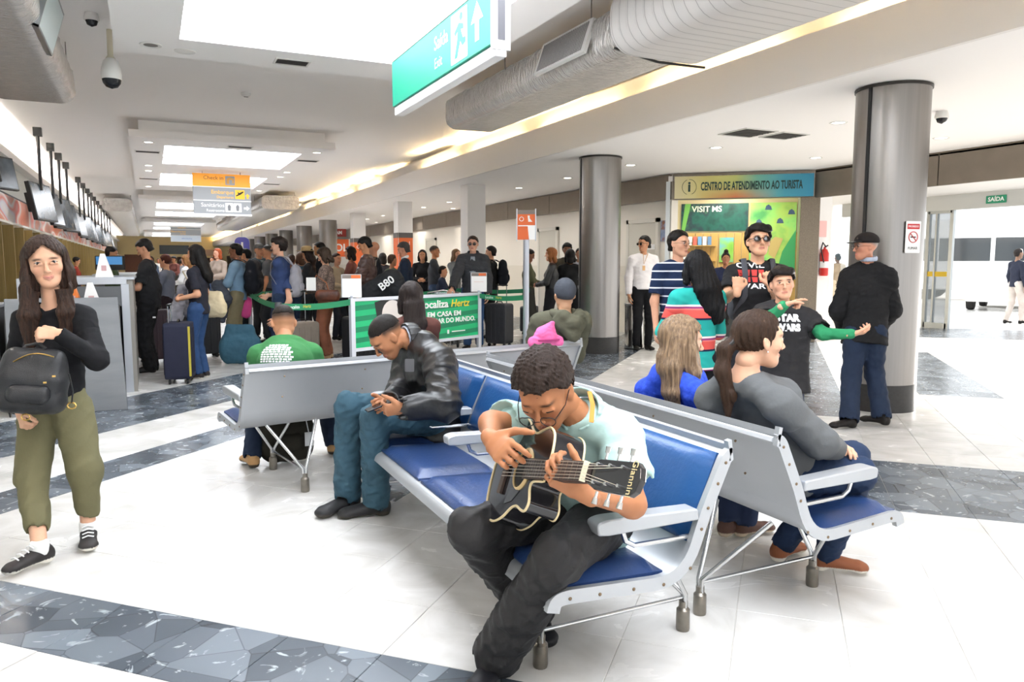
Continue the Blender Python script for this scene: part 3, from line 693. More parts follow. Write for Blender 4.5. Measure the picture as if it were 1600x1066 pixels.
# ==== (people test)
# ================================================================== BENCHES
VINYL = mat('blue_vinyl', '#28406f', .32, var=.10, scale=5, bump=.0015, bscale=60, spec=.5)
VINYLB = mat('bright_blue_vinyl', '#1f4c82', .32, var=.08, scale=5, bump=.0015, bscale=60, spec=.5)
BEN = 2.70; PIT = .67
def bez(pts, n=6):
    """rounded polyline through corner points (x, z): [(x, z, radius), ...]"""
    out = []
    for i, (x, z, r) in enumerate(pts):
        if i in (0, len(pts) - 1) or r == 0: out.append((x, z)); continue
        a = Vector(pts[i - 1][:2]) - Vector((x, z)); b = Vector(pts[i + 1][:2]) - Vector((x, z)); a = a.normalized() * r; b = b.normalized() * r
        for k in range(n + 1):
            t = k / n; q = (1 - t) ** 2 * a + t * t * b; out.append((x + q.x, z + q.y))
    return out
# profile in (depth, height): front lip -> seat -> bend -> back -> rolled top
PROF = bez([(-.012, .372, 0), (0, .418, .03), (.05, .424, .02), (.50, .395, .12), (.575, .60, .05), (.672, .805, .03), (.70, .812, .012), (.712, .79, 0)], 7)
def offset(prof, t):
    o = []
    for i, (x, z) in enumerate(prof):
        a = Vector(prof[max(i - 1, 0)]); b = Vector(prof[min(i + 1, len(prof) - 1)]); d = (b - a).normalized(); o.append((x + d.y * t, z - d.x * t))
    return o
def bench(label, loc, rz, arms, group='steel and blue vinyl waiting benches'):
    """local x = depth towards the back, local y along the bench (0 .. BEN)"""
    t = thing('bench', label, 'bench', loc, rz, group)
    P2 = offset(PROF, .022); n = len(PROF)
    def sheet(y0, y1, pa, pb):
        b = MB(); vs = [(x, y0, z) for x, z in pa] + [(x, y0, z) for x, z in pb[::-1]]; m = len(vs); vs += [(x, y1, z) for x, _, z in vs[:m]]
        b.add(vs, [tuple(range(m)), tuple(range(2 * m - 1, m - 1, -1))] + [(i, i + m, (i + 1) % m + m, (i + 1) % m) for i in range(m)]); return b
    # shell: six extruded planks, seams between them
    cutz = [0, 9, 18, 24, 33, 38, n - 1]; cutz = [c for c in cutz if c < n - 1] + [n - 1]
    for a, c in zip(cutz[:-1], cutz[1:]):
        sheet(.022, BEN - .022, PROF[a:c + 1], P2[a:c + 1]).build('shell_plank', ALU, t, smooth=35)
    e1 = offset(PROF[:-4], -.010); e2 = offset(PROF[:-4], .036)
    for y0 in (0, BEN - .022):
        ep = sheet(y0, y0 + .022, e1, e2).build('end_plate', ALU, t, smooth=35, bevel=.003)
    for y0, s_ in ((0., -1), (BEN, 1)):
        for x, z in ((.06, .405), (.17, .398), (.30, .390), (.42, .383), (.53, .42), (.574, .55), (.60, .62), (.64, .70), (.672, .77)):
            MB().lathe([(.006, 0), (.006, .002), (.003, .004)], 8, frameM((x, y0 + (.0 if s_ > 0 else 0) , z), (1, 0, 0), (0, 0, -s_))).build('bolt', mat('bolt_bronze', '#7d6a55', .4, .8), t)
    # rear bolts
    for k in range(5):
        for fx, fz in ((.655, .74), (.598, .60)):
            MB().lathe([(.006, 0), (.005, .003)], 8, frameM((fx + .022, .25 + k * .55, fz), (0, 1, 0), (-.42, 0, .9))).build('bolt', mat('bolt_bronze'), t)
    # cushions
    def pad(name, pts, th, y0, y1, m):
        w = y1 - y0; F = Field(.01); p0, p1 = np.array([pts[0][0], 0, pts[0][1]]), np.array([pts[1][0], 0, pts[1][1]]); d = nrm(p1 - p0); nn = np.array([-d[2], 0, d[0]]); L = np.linalg.norm(p1 - p0)
        b = MB(); nx, ny = 10, 12; vs = []; fs = []
        for lev in (1, 0):
            for i in range(nx + 1):
                for j in range(ny + 1):
                    u, v = i / nx, j / ny; cu = min(u, 1 - u) * L; cv = min(v, 1 - v) * w
                    e = math.sqrt(max(0, 1 - max(0, 1 - cu / .045) ** 2)) * math.sqrt(max(0, 1 - max(0, 1 - cv / .045) ** 2))
                    hgt = th * (.25 + .62 * e + .13 * math.sin(math.pi * u) * math.sin(math.pi * v)) if lev else 0
                    q = p0 + d * (L * u) + nn * hgt; vs.append((q[0], y0 + w * v, q[2]))
        S = (nx + 1) * (ny + 1)
        for i in range(nx):
            for j in range(ny):
                a = i * (ny + 1) + j; fs.append((a, a + 1, a + ny + 2, a + ny + 1)); fs.append((a + S, a + ny + 1 + S, a + ny + 2 + S, a + 1 + S))
        for i in range(nx):
            for j in (0, ny): a = i * (ny + 1) + j; fs.append((a, a + ny + 1, a + ny + 1 + S, a + S))
        for j in range(ny):
            for i in (0, nx): a = i * (ny + 1) + j; fs.append((a, a + 1, a + 1 + S, a + S))
        b.add(vs, fs); b.build(name, m, t, smooth=60)
    for k in range(4):
        y0, y1 = k * PIT + .035, (k + 1) * PIT - .015 + .02
        pad('seat_cushion', ((.025, .424), (.44, .404)), .045, y0, y1, VINYL)
        pad('back_cushion', ((.545, .50), (.672, .795)), .042, y0, y1, VINYLB)
    # armrests
    for yy in arms:
        a = thing('armrest', '', ''); a.parent = t
        M = Matrix.Translation((0, yy, 0))
        o = MB().prism([(x, z) for x, z in bez([(.20, .585, 0), (.16, .590, .01), (.155, .63, .015), (.19, .64, .02), (.555, .625, .01), (.56, .585, 0)], 4)], -.035, .035, frameM((0, yy, 0), (1, 0, 0), (0, 0, 1))).build('arm_pad', ALU, a, smooth=40, bevel=.006)
        MB().tube([(.27, yy, .585), (.285, yy, .545), (.32, yy, .525), (.56, yy, .52)], .009, 8).build('arm_stay', CHROME, a, smooth=40)
    # two leg frames
    for yy in (.33, BEN - .33):
        lg = thing('leg_frame', '', ''); lg.parent = t
        for x, s_ in ((.13, 1), (.77, -1)):
            MB().lathe([(.026, 0), (.028, .01), (.027, .085), (.018, .095), (.018, .12)], 14, Matrix.Translation((x, yy, 0))).build('foot_cup', mat('worn_steel', '#8d877e', .35, .9, var=.2, scale=30), lg, smooth=40)
            if s_ > 0:
                for dy in (-.16, .16): MB().tube([(x, yy + .008 * (1 if dy > 0 else -1), .08), (x, yy + .01 * (1 if dy > 0 else -1), .15), (x + .03, yy + dy, .40)], .0105, 8).build('strut', CHROME, lg, smooth=50)
            else:
                for dy in (-.30, .30): MB().tube([(x, yy + .008 * (1 if dy > 0 else -1), .08), (x, yy + .01 * (1 if dy > 0 else -1), .15), (.55, yy + dy * .55, .41)], .0105, 8).build('strut', CHROME, lg, smooth=50)
        MB().tube([(.13, yy, .135), (.77, yy, .135)], .008, 8).build('cross_bar', CHROME, lg, smooth=50)
    return t
# bench facing -X (front x = 1.09), its twin facing +X behind it, and one facing away along the queue
B2 = bench('empty blue seats beside the guitar player, bench turned towards the check-in side', (1.085, 1.97, 0), 0, (.03, 2 * PIT + .02, 3 * PIT + .01, BEN - .03))
B3 = bench('bench with its back to the guitar player, two women sitting on it', (2.775, 2.03 + BEN + .02, 0), math.pi, (BEN - .03, .03))
_a = math.atan2(.48, 2.84)
B1 = bench('bench facing the queue, its bare metal back towards the phone user', (.50 - .68 * math.sin(_a), 4.83 + .70 * math.cos(_a), 0), -math.pi / 2 + _a, (.03, BEN - .03))
# ================================================================== THE PEOPLE NEAR THE CAMERA
A3 = lambda *a: np.array(a, float)
def arm_hand(K, q, d, n, t, **kw): K['hand' + q] = dict(d=d, n=n, t=t, **kw)
def on_cloth(K, verts2, faces, c, right, up, m, name='print', off=.004, parent=None):
    """flat print (x, y) laid on the garment around point c"""
    F = K['_topfield']; r = nrm(right); u = perp(up, r); n = np.cross(r, u); P = np.array([c + r * x + u * y + n * .22 for x, y in verts2])
    for _ in range(24): d = F.at(P); P = P - n * np.clip(d - off, -.02, .05)[:, None] * .9
    me = bpy.data.meshes.new(name); me.from_pydata([tuple(p - K['_base']) for p in P], [], faces); me.materials.append(m)
    return link(name, me, parent if parent is not None else K['_top'])
def text2(body, size, fit=None, bold=0.):
    c = bpy.data.curves.new('t', 'FONT'); c.body = body; c.size = size; c.align_x = 'CENTER'; c.align_y = 'CENTER'; c.offset = bold; c.resolution_u = 3; t = bpy.data.objects.new('t', c); me = bpy.data.meshes.new_from_object(t); bpy.data.objects.remove(t, do_unlink=True)
    v = [(p.co.x, p.co.y) for p in me.vertices]; f = [tuple(q.vertices) for q in me.polygons]
    if fit: w = max(x for x, _ in v) - min(x for x, _ in v); v = [(x * fit / w, y) for x, y in v]
    return v, f
def rel(K, mb): mb.v = [tuple(np.asarray(q, float) - K['_base']) for q in mb.v]; return mb
def collar(K, root, m, r=.068, hgt=.035, gap=.35, name='collar', drop=.0, tilt=.25):
    nk, hd = np.asarray(K['neck'], float), np.asarray(K['head'], float); s = K['_s']; X = nrm(np.asarray(K['sL']) - np.asarray(K['sR'])); Z = nrm(hd - nk); Y = np.cross(Z, X); fr = np.asarray(K.get('front', K['hf']), float)
    if Y @ fr < 0: Y = -Y
    Z = perp(np.cross(X, Y) if np.cross(X, Y) @ Z > 0 else -np.cross(X, Y), Y); F = Field(.012); n = 14
    c = nk + Z * (.03 + drop); pts = []
    for i in range(n + 1):
        a = gap + (2 * math.pi - 2 * gap) * i / n; back = .5 - .5 * math.cos(a); pts.append(c + X * math.sin(a) * r * s + Y * math.cos(a) * r * s * .95 + Z * (back - .5) * tilt * .1)
    for a, b in zip(pts[:-1], pts[1:]):
        F.cap(a, b, hgt * .5 * s, X=Z, ya=.0075, k=.006)
    return meshobj(name, F.mesh(.005), m, root, K['_base'])
def specs(K, root, m=None, lens=None, dark=False, drop=0., slide=0.):
    p = K['_p']; b = MB(); m = m or mat('spectacle_wire', '#3a2f2a', .3, .6)
    for x in (-1, 1):
        ring = [p(.034 * x + .024 * math.cos(t), .104 + slide - .006 * abs(math.cos(t)), -.002 + drop + .019 * math.sin(t)) for t in np.linspace(0, 2 * math.pi, 17)]; b.tube(ring, .0016 if not dark else .003, 6, caps=False)
        b.tube([p(.058 * x, .098 + slide, .004 + drop), p(.077 * x, .05, .008 + drop), p(.081 * x, -.02, .008)], .0016 if not dark else .003, 6)
    b.tube([p(-.011, .106 + slide, .002 + drop), p(0, .110 + slide, .005 + drop), p(.011, .106 + slide, .002 + drop)], .0015 if not dark else .003, 6)
    g = rel(K, b).build('glasses', m, root, smooth=60)
    if lens:
        for x in (-1, 1):
            l = MB(); l.add([p(.034 * x, .106 + slide, -.002 + drop)] + [p(.034 * x + .023 * math.cos(t), .103 + slide - .006 * abs(math.cos(t)), -.002 + drop + .018 * math.sin(t)) for t in np.linspace(0, 2 * math.pi, 16, endpoint=False)], [(0, i + 1, (i + 1) % 16 + 1) for i in range(16)]); rel(K, l).build('lens', lens, g, smooth=60)
    return g
SHADE = mat('sunglass_lens', '#1b1512', .05, .3, spec=.9)

# ---- guitar player
K = dict(pel=A3(1.42, 2.30, .56), chest=A3(1.35, 2.18, .80), waist=A3(1.40, 2.25, .66), neck=J(908, 646, 2.47), head=J(851, 612, 2.40), hf=A3(-.62, -.62, -.62), hu=A3(-.42, -.30, .75),
         sL=J(968, 682, 2.43), sR=J(826, 664, 2.62), eL=J(988, 788, 2.30), eR=J(768, 662, 2.52), wL=J(915, 772, 2.13), wR=J(768, 686, 2.33),
         hL=A3(1.42, 2.20, .55), hR=A3(1.38, 2.37, .55), kL=J(868, 874, 2.36), kR=J(738, 828, 2.55), aL=atz(775, 1022, .085), aR=atz(838, 952, .085), front=A3(-.8, -.6, 0),
         toeL=A3(-.75, -.65, 0), toeR=A3(-.2, -.9, 0))
arm_hand(K, 'L', J(868, 742, 2.13) - J(915, 772, 2.13), A3(-.1, -.8, -.55), J(905, 725, 2.10) - J(890, 765, 2.13), curl=(.75, .7, .62, .75), tcurl=.3, tout=.75, spread=.25, s=1.05)
arm_hand(K, 'R', J(798, 714, 2.20) - J(768, 686, 2.33), A3(-.55, -.75, .35), J(812, 690, 2.24) - J(792, 712, 2.26), curl=(.45, .75, .85, .9), tcurl=.25, tout=.9, s=1.05)
MINT = fabric('mint_cotton', '#a9c7c2', .8, var=.08, bump=.004)
g = person('young guitar player in a mint short-sleeved shirt and black trousers', K, 1.03, '#a9714e', ('curly', '#2e211b', {'h': .0045}), (MINT, 'short', dict(inf=.024, hem=.06, fold=.0065, ff=20, arm=.012, sl=.62, h=.008)), (fabric('black_twill', '#2b2a2b', .6, var=.2), dict(inf=.017, fold=.011, ff=24, h=.009, flare=.026)), ('#15151a', '#101010'), h=.011, hh=.0045, closed=True, lip='#9c5a4c', brow='#24180f')
collar(K, g, MINT, r=.078, hgt=.06, gap=.35, drop=-.02)
specs(K, g, mat('thin_dark_wire', '#2a2224', .35, .4), drop=-.016, slide=.01)
sL, nk = np.asarray(K['sL']), np.asarray(K['neck'])
o_ = mat('orange_piping', '#e08a3c', .7)
rel(K, MB().tube([J(921, 612, 2.335), J(926, 632, 2.315), J(924, 660, 2.29)], .0075, 6, flat=.4)).build('orange_stripe', o_, g, smooth=60)
# ---- guitar, laid on his thigh
def guitar():
    S = J(818, 733, 2.40); N = J(917, 738, 1.96); nd = nrm(N - S); wd = perp(J(862, 650, 2.3) - J(806, 792, 2.3), nd)
    t = thing('acoustic_guitar', 'black acoustic guitar with cream binding held by the seated young man', 'guitar', tuple(S)); M = frameM((0, 0, 0), nd, wd); sc = float(np.linalg.norm(N - S)) / .40
    MT = M @ Matrix.Scale(sc, 4)
    half = [(-.245, .0), (-.24, .05), (-.215, .11), (-.17, .145), (-.11, .152), (-.05, .135), (-.005, .108), (.03, .1), (.07, .108), (.115, .112), (.155, .092), (.172, .05), (.172, .03)]
    cut = [(-.245, .0), (-.24, .05), (-.215, .11), (-.17, .145), (-.11, .152), (-.05, .135), (-.005, .108), (.03, .1), (.07, .108), (.10, .108), (.112, .085), (.09, .05), (.10, .032), (.172, .03)]
    def sm(pts, n=4):
        out = []; P = [Vector(p) for p in pts]
        for i in range(len(P) - 1):
            p0, p1, p2, p3 = P[max(i - 1, 0)], P[i], P[i + 1], P[min(i + 2, len(P) - 1)]
            for k in range(n): q = k / n; out.append(tuple(.5 * ((2 * p1) + (p2 - p0) * q + (2 * p0 - 5 * p1 + 4 * p2 - p3) * q * q + (3 * p1 - p0 - 3 * p2 + p3) * q ** 3)))
        return out + [pts[-1]]
    out = sm(half) + [(x, -y) for x, y in sm(cut)[::-1]][:-1]
    LAC = mat('black_lacquer', '#17161a', .12, coat=.6); CREAM = mat('cream_binding', '#d8c498', .4)
    MB().prism(out, -.085, 0, MT).build('body', LAC, t, smooth=50)
    ring = [MT @ Vector((x, y, .001)) for x, y in out]; MB().tube(ring + ring[:1], .0035 * sc, 6, caps=False).build('binding', CREAM, t, smooth=60)
    ring = [MT @ Vector((x, y, -.085)) for x, y in out]; MB().tube(ring + ring[:1], .003 * sc, 6, caps=False).build('binding', CREAM, t, smooth=60)
    MB().prism(arc(0, 0, .047, 0, 355, 24), 0, .0015, MT).build('sound_hole', mat('sound_hole_dark', '#0b0908', .8), t)
    r_ = [MT @ Vector((.056 * math.cos(a), .056 * math.sin(a), .002)) for a in np.linspace(0, 6.2832, 33)]; MB().tube(r_, .006 * sc, 6, caps=False, flat=.4).build('rosette', mat('rosette_tan', '#c9ae7c', .45), t, smooth=60)
    MB().prism([(.03, -.028), (.03, .028), (.40, .0225), (.40, -.0225)], .002, .009, MT).build('fretboard', mat('rosewood', '#3a2a22', .5, var=.3, scale=40), t)
    MB().prism([(.17, -.026), (.17, .026), (.41, .022), (.41, -.022)], -.022, .002, MT).build('neck', mat('dark_mahogany', '#2a1a14', .4), t, bevel=.006)
    L = .60
    for k in range(1, 16):
        x = .40 - L * (1 - 2 ** (-k / 12)) * .98
        MB().bb(x - .001, x + .001, -.023, .023, .009, .0105, MT).build('fret', CHROME, t)
    MB().bb(.398, .404, -.023, .023, .0, .013, MT).build('nut', mat('bone_nut', '#e6dcc0', .4), t)
    HM = MT @ Matrix.Translation((.403, 0, -.004)) @ Matrix.Rotation(math.radians(12), 4, 'Y')
    hd = MB().prism([(0, -.023), (.03, -.034), (.15, -.036), (.165, -.025), (.172, 0), (.165, .025), (.15, .036), (.03, .034), (0, .023)], -.016, 0, HM).build('headstock', LAC, t, bevel=.003)
    text('Giannini', .024, mat('gold_letters', '#cbb98a', .4), hd, HM @ Matrix.Translation((.146, 0, .001)) @ Matrix.Rotation(math.radians(-90), 4, 'Z'), 'lettering', .0006, 'CENTER')
    for k in range(3):
        for sg in (-1, 1):
            x = .035 + .042 * k
            tn = MB().tube([HM @ Vector((x, .02 * sg, .0)), HM @ Vector((x, .02 * sg, .012))], .004 * sc, 8); tn.tube([HM @ Vector((x, .036 * sg, -.008)), HM @ Vector((x, .05 * sg, -.008))], .0035 * sc, 6); tn.tube([HM @ Vector((x, .05 * sg, -.008)), HM @ Vector((x, .064 * sg, -.008))], [.006 * sc, .008 * sc], 8, flat=.5)
            tn.build('tuner', CHROME, hd, smooth=50)
            q = (.0085 * (2.5 - k)) * sg * .9
    for k in range(6):
        y = -.018 + .0072 * k; MB().tube([MT @ Vector((-.125, y * 1.4, .012)), MT @ Vector((.40, y, .013)), HM @ Vector((.035 + .042 * (k if k < 3 else 5 - k) , .02 * (-1 if k < 3 else 1), .006))], .0009, 5).build('string', mat('guitar_string', '#d6d0c2', .3, .9), t)
    MB().prism([(-.14, -.07), (-.135, -.075), (-.11, -.075), (-.11, .075), (-.135, .075), (-.14, .07)], 0, .009, MT).build('bridge', mat('rosewood'), t, bevel=.002)
    MB().prism([(-.2, .06), (-.17, .06), (-.15, .12), (-.18, .13)], .0005, .0015, MT).build('sticker', mat('pale_sticker', '#bcd6b0', .5), t)
    MB().prism([(.02, -.06), (-.02, -.09), (-.07, -.10), (-.06, -.06), (-.03, -.052)], .0008, .002, MT).build('pick_guard', mat('grey_pick_guard', '#4a4b4e', .25), t)
    lg = text('MÚSICA', .03, LETTER_W, t, MT @ Matrix.Translation((.075, .075, .0012)) @ Matrix.Rotation(math.radians(-8), 4, 'Z'), 'decal', .0004, 'CENTER') if False else None
    for q in t.children: q.data.transform(Matrix.Identity(4))
guitar()

# ---- man in a black jacket with a phone
K = dict(pel=A3(1.50, 4.20, .55), chest=A3(1.47, 4.20, .83), neck=J(650, 528, 4.42), head=J(605, 527, 4.34), hf=A3(-.80, -.10, -.75), hu=A3(-.72, -.1, .7), front=A3(-1, 0, 0),
         sL=J(685, 562, 4.24), sR=J(640, 545, 4.58), eL=J(694, 632, 4.05), eR=J(628, 618, 4.48), wL=J(632, 638, 3.98), wR=J(606, 630, 4.15), hL=A3(1.48, 4.10, .55), hR=A3(1.48, 4.28, .55),
         kL=J(584, 655, 4.12), kR=J(545, 634, 4.24), aL=atz(588, 782, .085), aR=atz(543, 774, .09), toeL=A3(-.9, .1, 0), toeR=A3(-.95, -.45, 0))
arm_hand(K, 'L', A3(-1, .35, -.1), A3(-.1, -.9, -.4), A3(-.2, 0, 1), curl=(.8, .8, .8, .8), tcurl=.5)
arm_hand(K, 'R', A3(-1, -.5, -.15), A3(0, .9, -.4), A3(-.2, 0, 1), curl=(.8, .8, .8, .8), tcurl=.5)
LEATH = mat('black_leather', '#1d1d1f', .36, var=.25, scale=5, bump=.008, bscale=9, spec=.55)
g = person('man in a black jacket and teal jeans bowed over his phone', K, 1.04, '#b07a58', ('buzz', '#1a1513', {}), (LEATH, 'long', dict(inf=.045, hem=.14, fold=.012, ff=17, arm=.004, name='jacket', neckr=.07)), (fabric('teal_denim', '#3a5868', .8, var=.3, scale=9), dict(inf=.014, fold=.010, ff=32, flare=.022, h=.009)), ('#2a2a2c', '#3b362f'), h=.012, hh=.0055, shs=1.16, closed=True, stub=('#6b4a38', .35))
collar(K, g, mat('black_leather'), r=.082, hgt=.075, gap=.5, name='jacket_collar', drop=.0)
collar(K, g, fabric('pale_blue_shirt', '#c3cde0'), r=.064, hgt=.04, gap=.3, name='shirt_collar', drop=.02)
b = MB(); b.prism(rrect(.05, .07, .006), 0, .004, frameM(J(640, 571, 4.12), _rt, _up)); rel(K, b).build('badge', [mat('badge_grey', '#4c4c50', .5)], g)
ph = MB().prism(rrect(.07, .145, .01), -.004, .004, frameM(J(592, 634, 4.0), (0, 1, 0), (-.9, 0, -.3))).build('phone', mat('phone_black', '#121317', .15), bevel=.002); tag(ph, 'dark smartphone held by the man in the black jacket', 'phone')

# ---- man in a green printed T-shirt, back to the camera
K = dict(pel=A3(.82, 5.28, .55), chest=A3(.82, 5.32, .78), neck=J(445, 531, 5.30), head=J(443, 505, 5.36), hf=A3(0, .85, -.5), hu=A3(0, .4, .9), front=A3(0, 1, 0), sL=J(404, 556, 5.25), sR=J(488, 553, 5.35), eL=J(392, 615, 5.30), eR=J(505, 605, 5.45), wL=J(415, 640, 5.55), wR=J(480, 635, 5.65),
         hL=A3(.73, 5.27, .55), hR=A3(.91, 5.30, .55), kL=J(403, 622, 5.6), kR=J(508, 620, 5.72), aL=atz(394, 712, .085), aR=atz(520, 692, .085), toeL=A3(-.2, 1, 0), toeR=A3(.3, 1, 0))
arm_hand(K, 'L', A3(.8, .4, -.2), A3(0, .3, .9), A3(0, 1, 0)); arm_hand(K, 'R', A3(-.8, .4, -.2), A3(0, .3, .9), A3(0, 1, 0))
g = person('man in a green T-shirt seen from behind, elbows on his knees', K, 1.04, '#c08a68', ('buzz', '#211a17', {}), (fabric('green_cotton', '#3d7a49', .85, var=.15), 'short', dict(inf=.022, hem=.1, fold=.004)), (fabric('navy_denim', '#1f2b40', .8), dict(inf=.018)), ('#b08a5e', '#3a332b'), h=.012, face=False)
vs, fs = [], []
rg = random.Random(3)
for r in range(8):
    y = .085 - r * .0165; half = .105 * math.sqrt(max(0, 1 - ((y - .085 + .10) / .105 - 1) ** 2 * .0)) * (1 if r > 2 else (.62, .82, .94)[r]); x = -half
    while x < half - .01:
        w = rg.uniform(.012, .028); n = len(vs); sk = .004
        for yy in (0,): vs += [(x, y + sk * rg.random()), (x + w, y + sk * rg.random()), (x + w, y - .010), (x, y - .010)]; fs.append((n, n + 1, n + 2, n + 3))
        x += w + .005
for x0 in (-.10, -.045, .03, .1):
    for k in range(7):
        t = k / 7; x = x0 * (1 - t) ; y = -.05 - .075 * t; n = len(vs); vs += [(x - .004, y), (x + .004, y), (x + .003, y - .007), (x - .005, y - .007)]; fs.append((n, n + 1, n + 2, n + 3))
vs += [(-.02, -.128), (.022, -.128), (.022, -.142), (-.02, -.142)]; n = len(vs); fs.append((n - 4, n - 3, n - 2, n - 1))
on_cloth(K, vs, fs, J(446, 562, 5.28), _rt, A3(0, .25, 1), LETTER_W, 'parachute_print', .005)['kind'] = 'stuff'

# ---- woman with long dark hair in front of the poster, back to the camera
def seated(x, y, ang, H=1.68, head_d=(0, 0, 0), lean=0., arms='lap', look=0., nod=.0):
    s = H / 1.75; a = math.radians(ang); f = A3(math.sin(a), math.cos(a), 0); r = A3(math.cos(a), -math.sin(a), 0); u = A3(0, 0, 1); O = A3(x, y, 0); P = lambda R, Fw, U: O + r * R + f * Fw + u * U
    la = math.radians(ang + look); K = dict(pel=P(0, 0, .55), chest=P(0, -.02 + lean * .5, .82), neck=P(0, -.03 + lean, 1.03), head=P(*A3(0, .01 + lean * 1.15, 1.19) + A3(*head_d)), hf=A3(math.sin(la), math.cos(la), -nod), hu=u, front=f)
    for q, sg in (('L', -1), ('R', 1)):
        K['s' + q] = P(.165 * s * sg, -.03 + lean * .95, .97); K['h' + q] = P(.09 * sg, 0, .54); K['k' + q] = P(.11 * sg, .42, .52); K['a' + q] = P(.11 * sg, .42, .08); K['toe' + q] = f
        K['w' + q] = P(.06 * sg, .28, .66); K['e' + q] = ik(K['s' + q], K['w' + q], .28 * s, .26 * s, -f + r * sg * .6 - u * .4); K['hand' + q] = dict(d=f * .6 - r * sg * .8, n=u, t=f)
    return K, s
K, s = seated(1.80, 5.52, 0, 1.66, lean=.02); hx = np.asarray(K['head'])
person('woman with long dark hair seated before the green poster', K, s, '#b98a6c', ('long', '#2b2220', {'extra': [([hx + A3(0, -.08, -.05), hx + A3(0, -.10, -.2), hx + A3(.01, -.11, -.34)], [(.085, .05), (.09, .04), (.06, .03)])]}), ('#5c3a34', 'long', {}), ('#26262c', {}), h=.014, face=False, female=True)
# ---- man in an olive hoodie and grey beanie
K, s = seated(3.02, 5.62, 10, 1.78, lean=.0); hx = J(882, 462, 6.15); sh = hx - np.asarray(K['head'])
for k_ in ('head', 'neck', 'sL', 'sR', 'chest', 'eL', 'eR'): K[k_] = np.asarray(K[k_]) + sh * (1 if k_ in ('head', 'neck') else .75 if k_[0] == 's' else .5)
OL = fabric('olive_jersey', '#5c5b4c', .9, var=.2)
g = person('man in an olive hoodie and grey beanie seen from behind', K, s * 1.02, '#c79a7a', None, (OL, 'long', dict(inf=.05, hem=.1, fold=.009, ff=17, name='hoodie')), ('#2c2f36', {}), h=.013, face=False)
p = K['_p']; F = Field(.02); F.ell(p(0, -.014, .045), .088, .11, .1, nrm(p(1, 0, 0) - p(0, 0, 0)), A3(0, 0, 1)); 
vf = F.mesh(.009, lambda P, v: v + .0015 * np.sin(P[..., 2] * 300), cuts=[(p(0, 0, -.02), A3(0, .15, -1))]); meshobj('beanie', vf, fabric('grey_knit', '#4b4f57', .95), g, K['_base'])
F = Field(.03); nk = np.asarray(K['neck']); X = nrm(np.asarray(K['sL']) - np.asarray(K['sR'])); Y = A3(0, -1, 0)
F.chain([nk - X * .11 + Y * .0 + A3(0, 0, .02), nk - X * .07 + Y * .09 + A3(0, 0, .0), nk + Y * .13 + A3(0, 0, -.06), nk + X * .07 + Y * .09, nk + X * .11 + A3(0, 0, .02)], [.038, .045, .055, .045, .038]); F.chain([nk - X * .1 + Y * .06 + A3(0, 0, -.05), nk + Y * .12 + A3(0, 0, -.15), nk + X * .1 + Y * .06 + A3(0, 0, -.05)], [.05, .05, .05])
meshobj('hood', F.mesh(.01, folds(.006, 30)), OL, g, K['_base'])

# ---- woman in a grey top with a ponytail, on the near end of the far bench
K = dict(pel=A3(2.46, 2.42, .56), chest=A3(2.36, 2.42, .84), waist=A3(2.42, 2.42, .67), neck=J(1152, 588, 3.12), head=J(1186, 532, 3.12), hf=A3(.93, -.28, .03), hu=A3(-.08, 0, 1), front=A3(1, .1, 0), sL=J(1112, 624, 3.26), sR=J(1218, 632, 2.98), eL=J(1190, 700, 3.4), eR=J(1281, 690, 3.06), wL=J(1285, 690, 3.32), wR=J(1305, 702, 3.2),
         hL=A3(2.46, 2.51, .55), hR=A3(2.46, 2.33, .55), kL=J(1332, 716, 3.46), kR=J(1340, 740, 3.26), aL=atz(1222, 850, .085), aR=atz(1292, 866, .085), toeL=A3(.9, .2, 0), toeR=A3(.35, -.3, 0))
arm_hand(K, 'L', A3(.3, -.9, 0), A3(.3, 0, .9), A3(1, 0, 0)); arm_hand(K, 'R', A3(.2, .95, 0), A3(.3, 0, .9), A3(1, 0, 0))
hx = np.asarray(K['head']); hf_ = nrm(K['hf']); TAIL = [hx - hf_ * .10 + A3(0, 0, .0), hx - hf_ * .15 + A3(0, 0, -.03), hx - hf_ * .165 + A3(0, -.01, -.12), hx - hf_ * .14 + A3(0, -.02, -.22), hx - hf_ * .15 + A3(0, -.03, -.30)]
g = person('woman in a grey top with a brown ponytail looking to the right', K, 1.0, '#d6a68a', ('tail', '#3a281d', {'extra': [(TAIL, [.024, .026, .03, .027, .012])], 'h': .006}), (fabric('grey_jersey', '#5f6163', .85, var=.12), 'long', dict(inf=.024, hem=.08, fold=.0055, ff=20, neckr=.072)), (fabric('indigo_denim', '#243450', .75, var=.25), dict(inf=.015, fold=.008, ff=32)), ('#8a5236', '#e4ded2'), h=.011, hh=.005, female=True, belly=.35, lip='#b8625c', stub=None)
MB_ = MB(); p = K['_p']
rel(K, MB().lathe([(.0001, -.005), (.005, 0), (.0001, .005)], 10, Matrix.Translation(Vector(p(.08, -.002, -.038))))).build('earring', mat('silver_stud', '#e8e8e8', .2, 1.), g)
rel(K, MB().tube([TAIL[0] + A3(.022 * math.cos(t), .022 * math.sin(t), .02 * math.cos(t)) - hf_ * .03 for t in np.linspace(0, 6.28, 13)], .008, 6, caps=False)).build('hair_tie', BLACK, g, smooth=60)
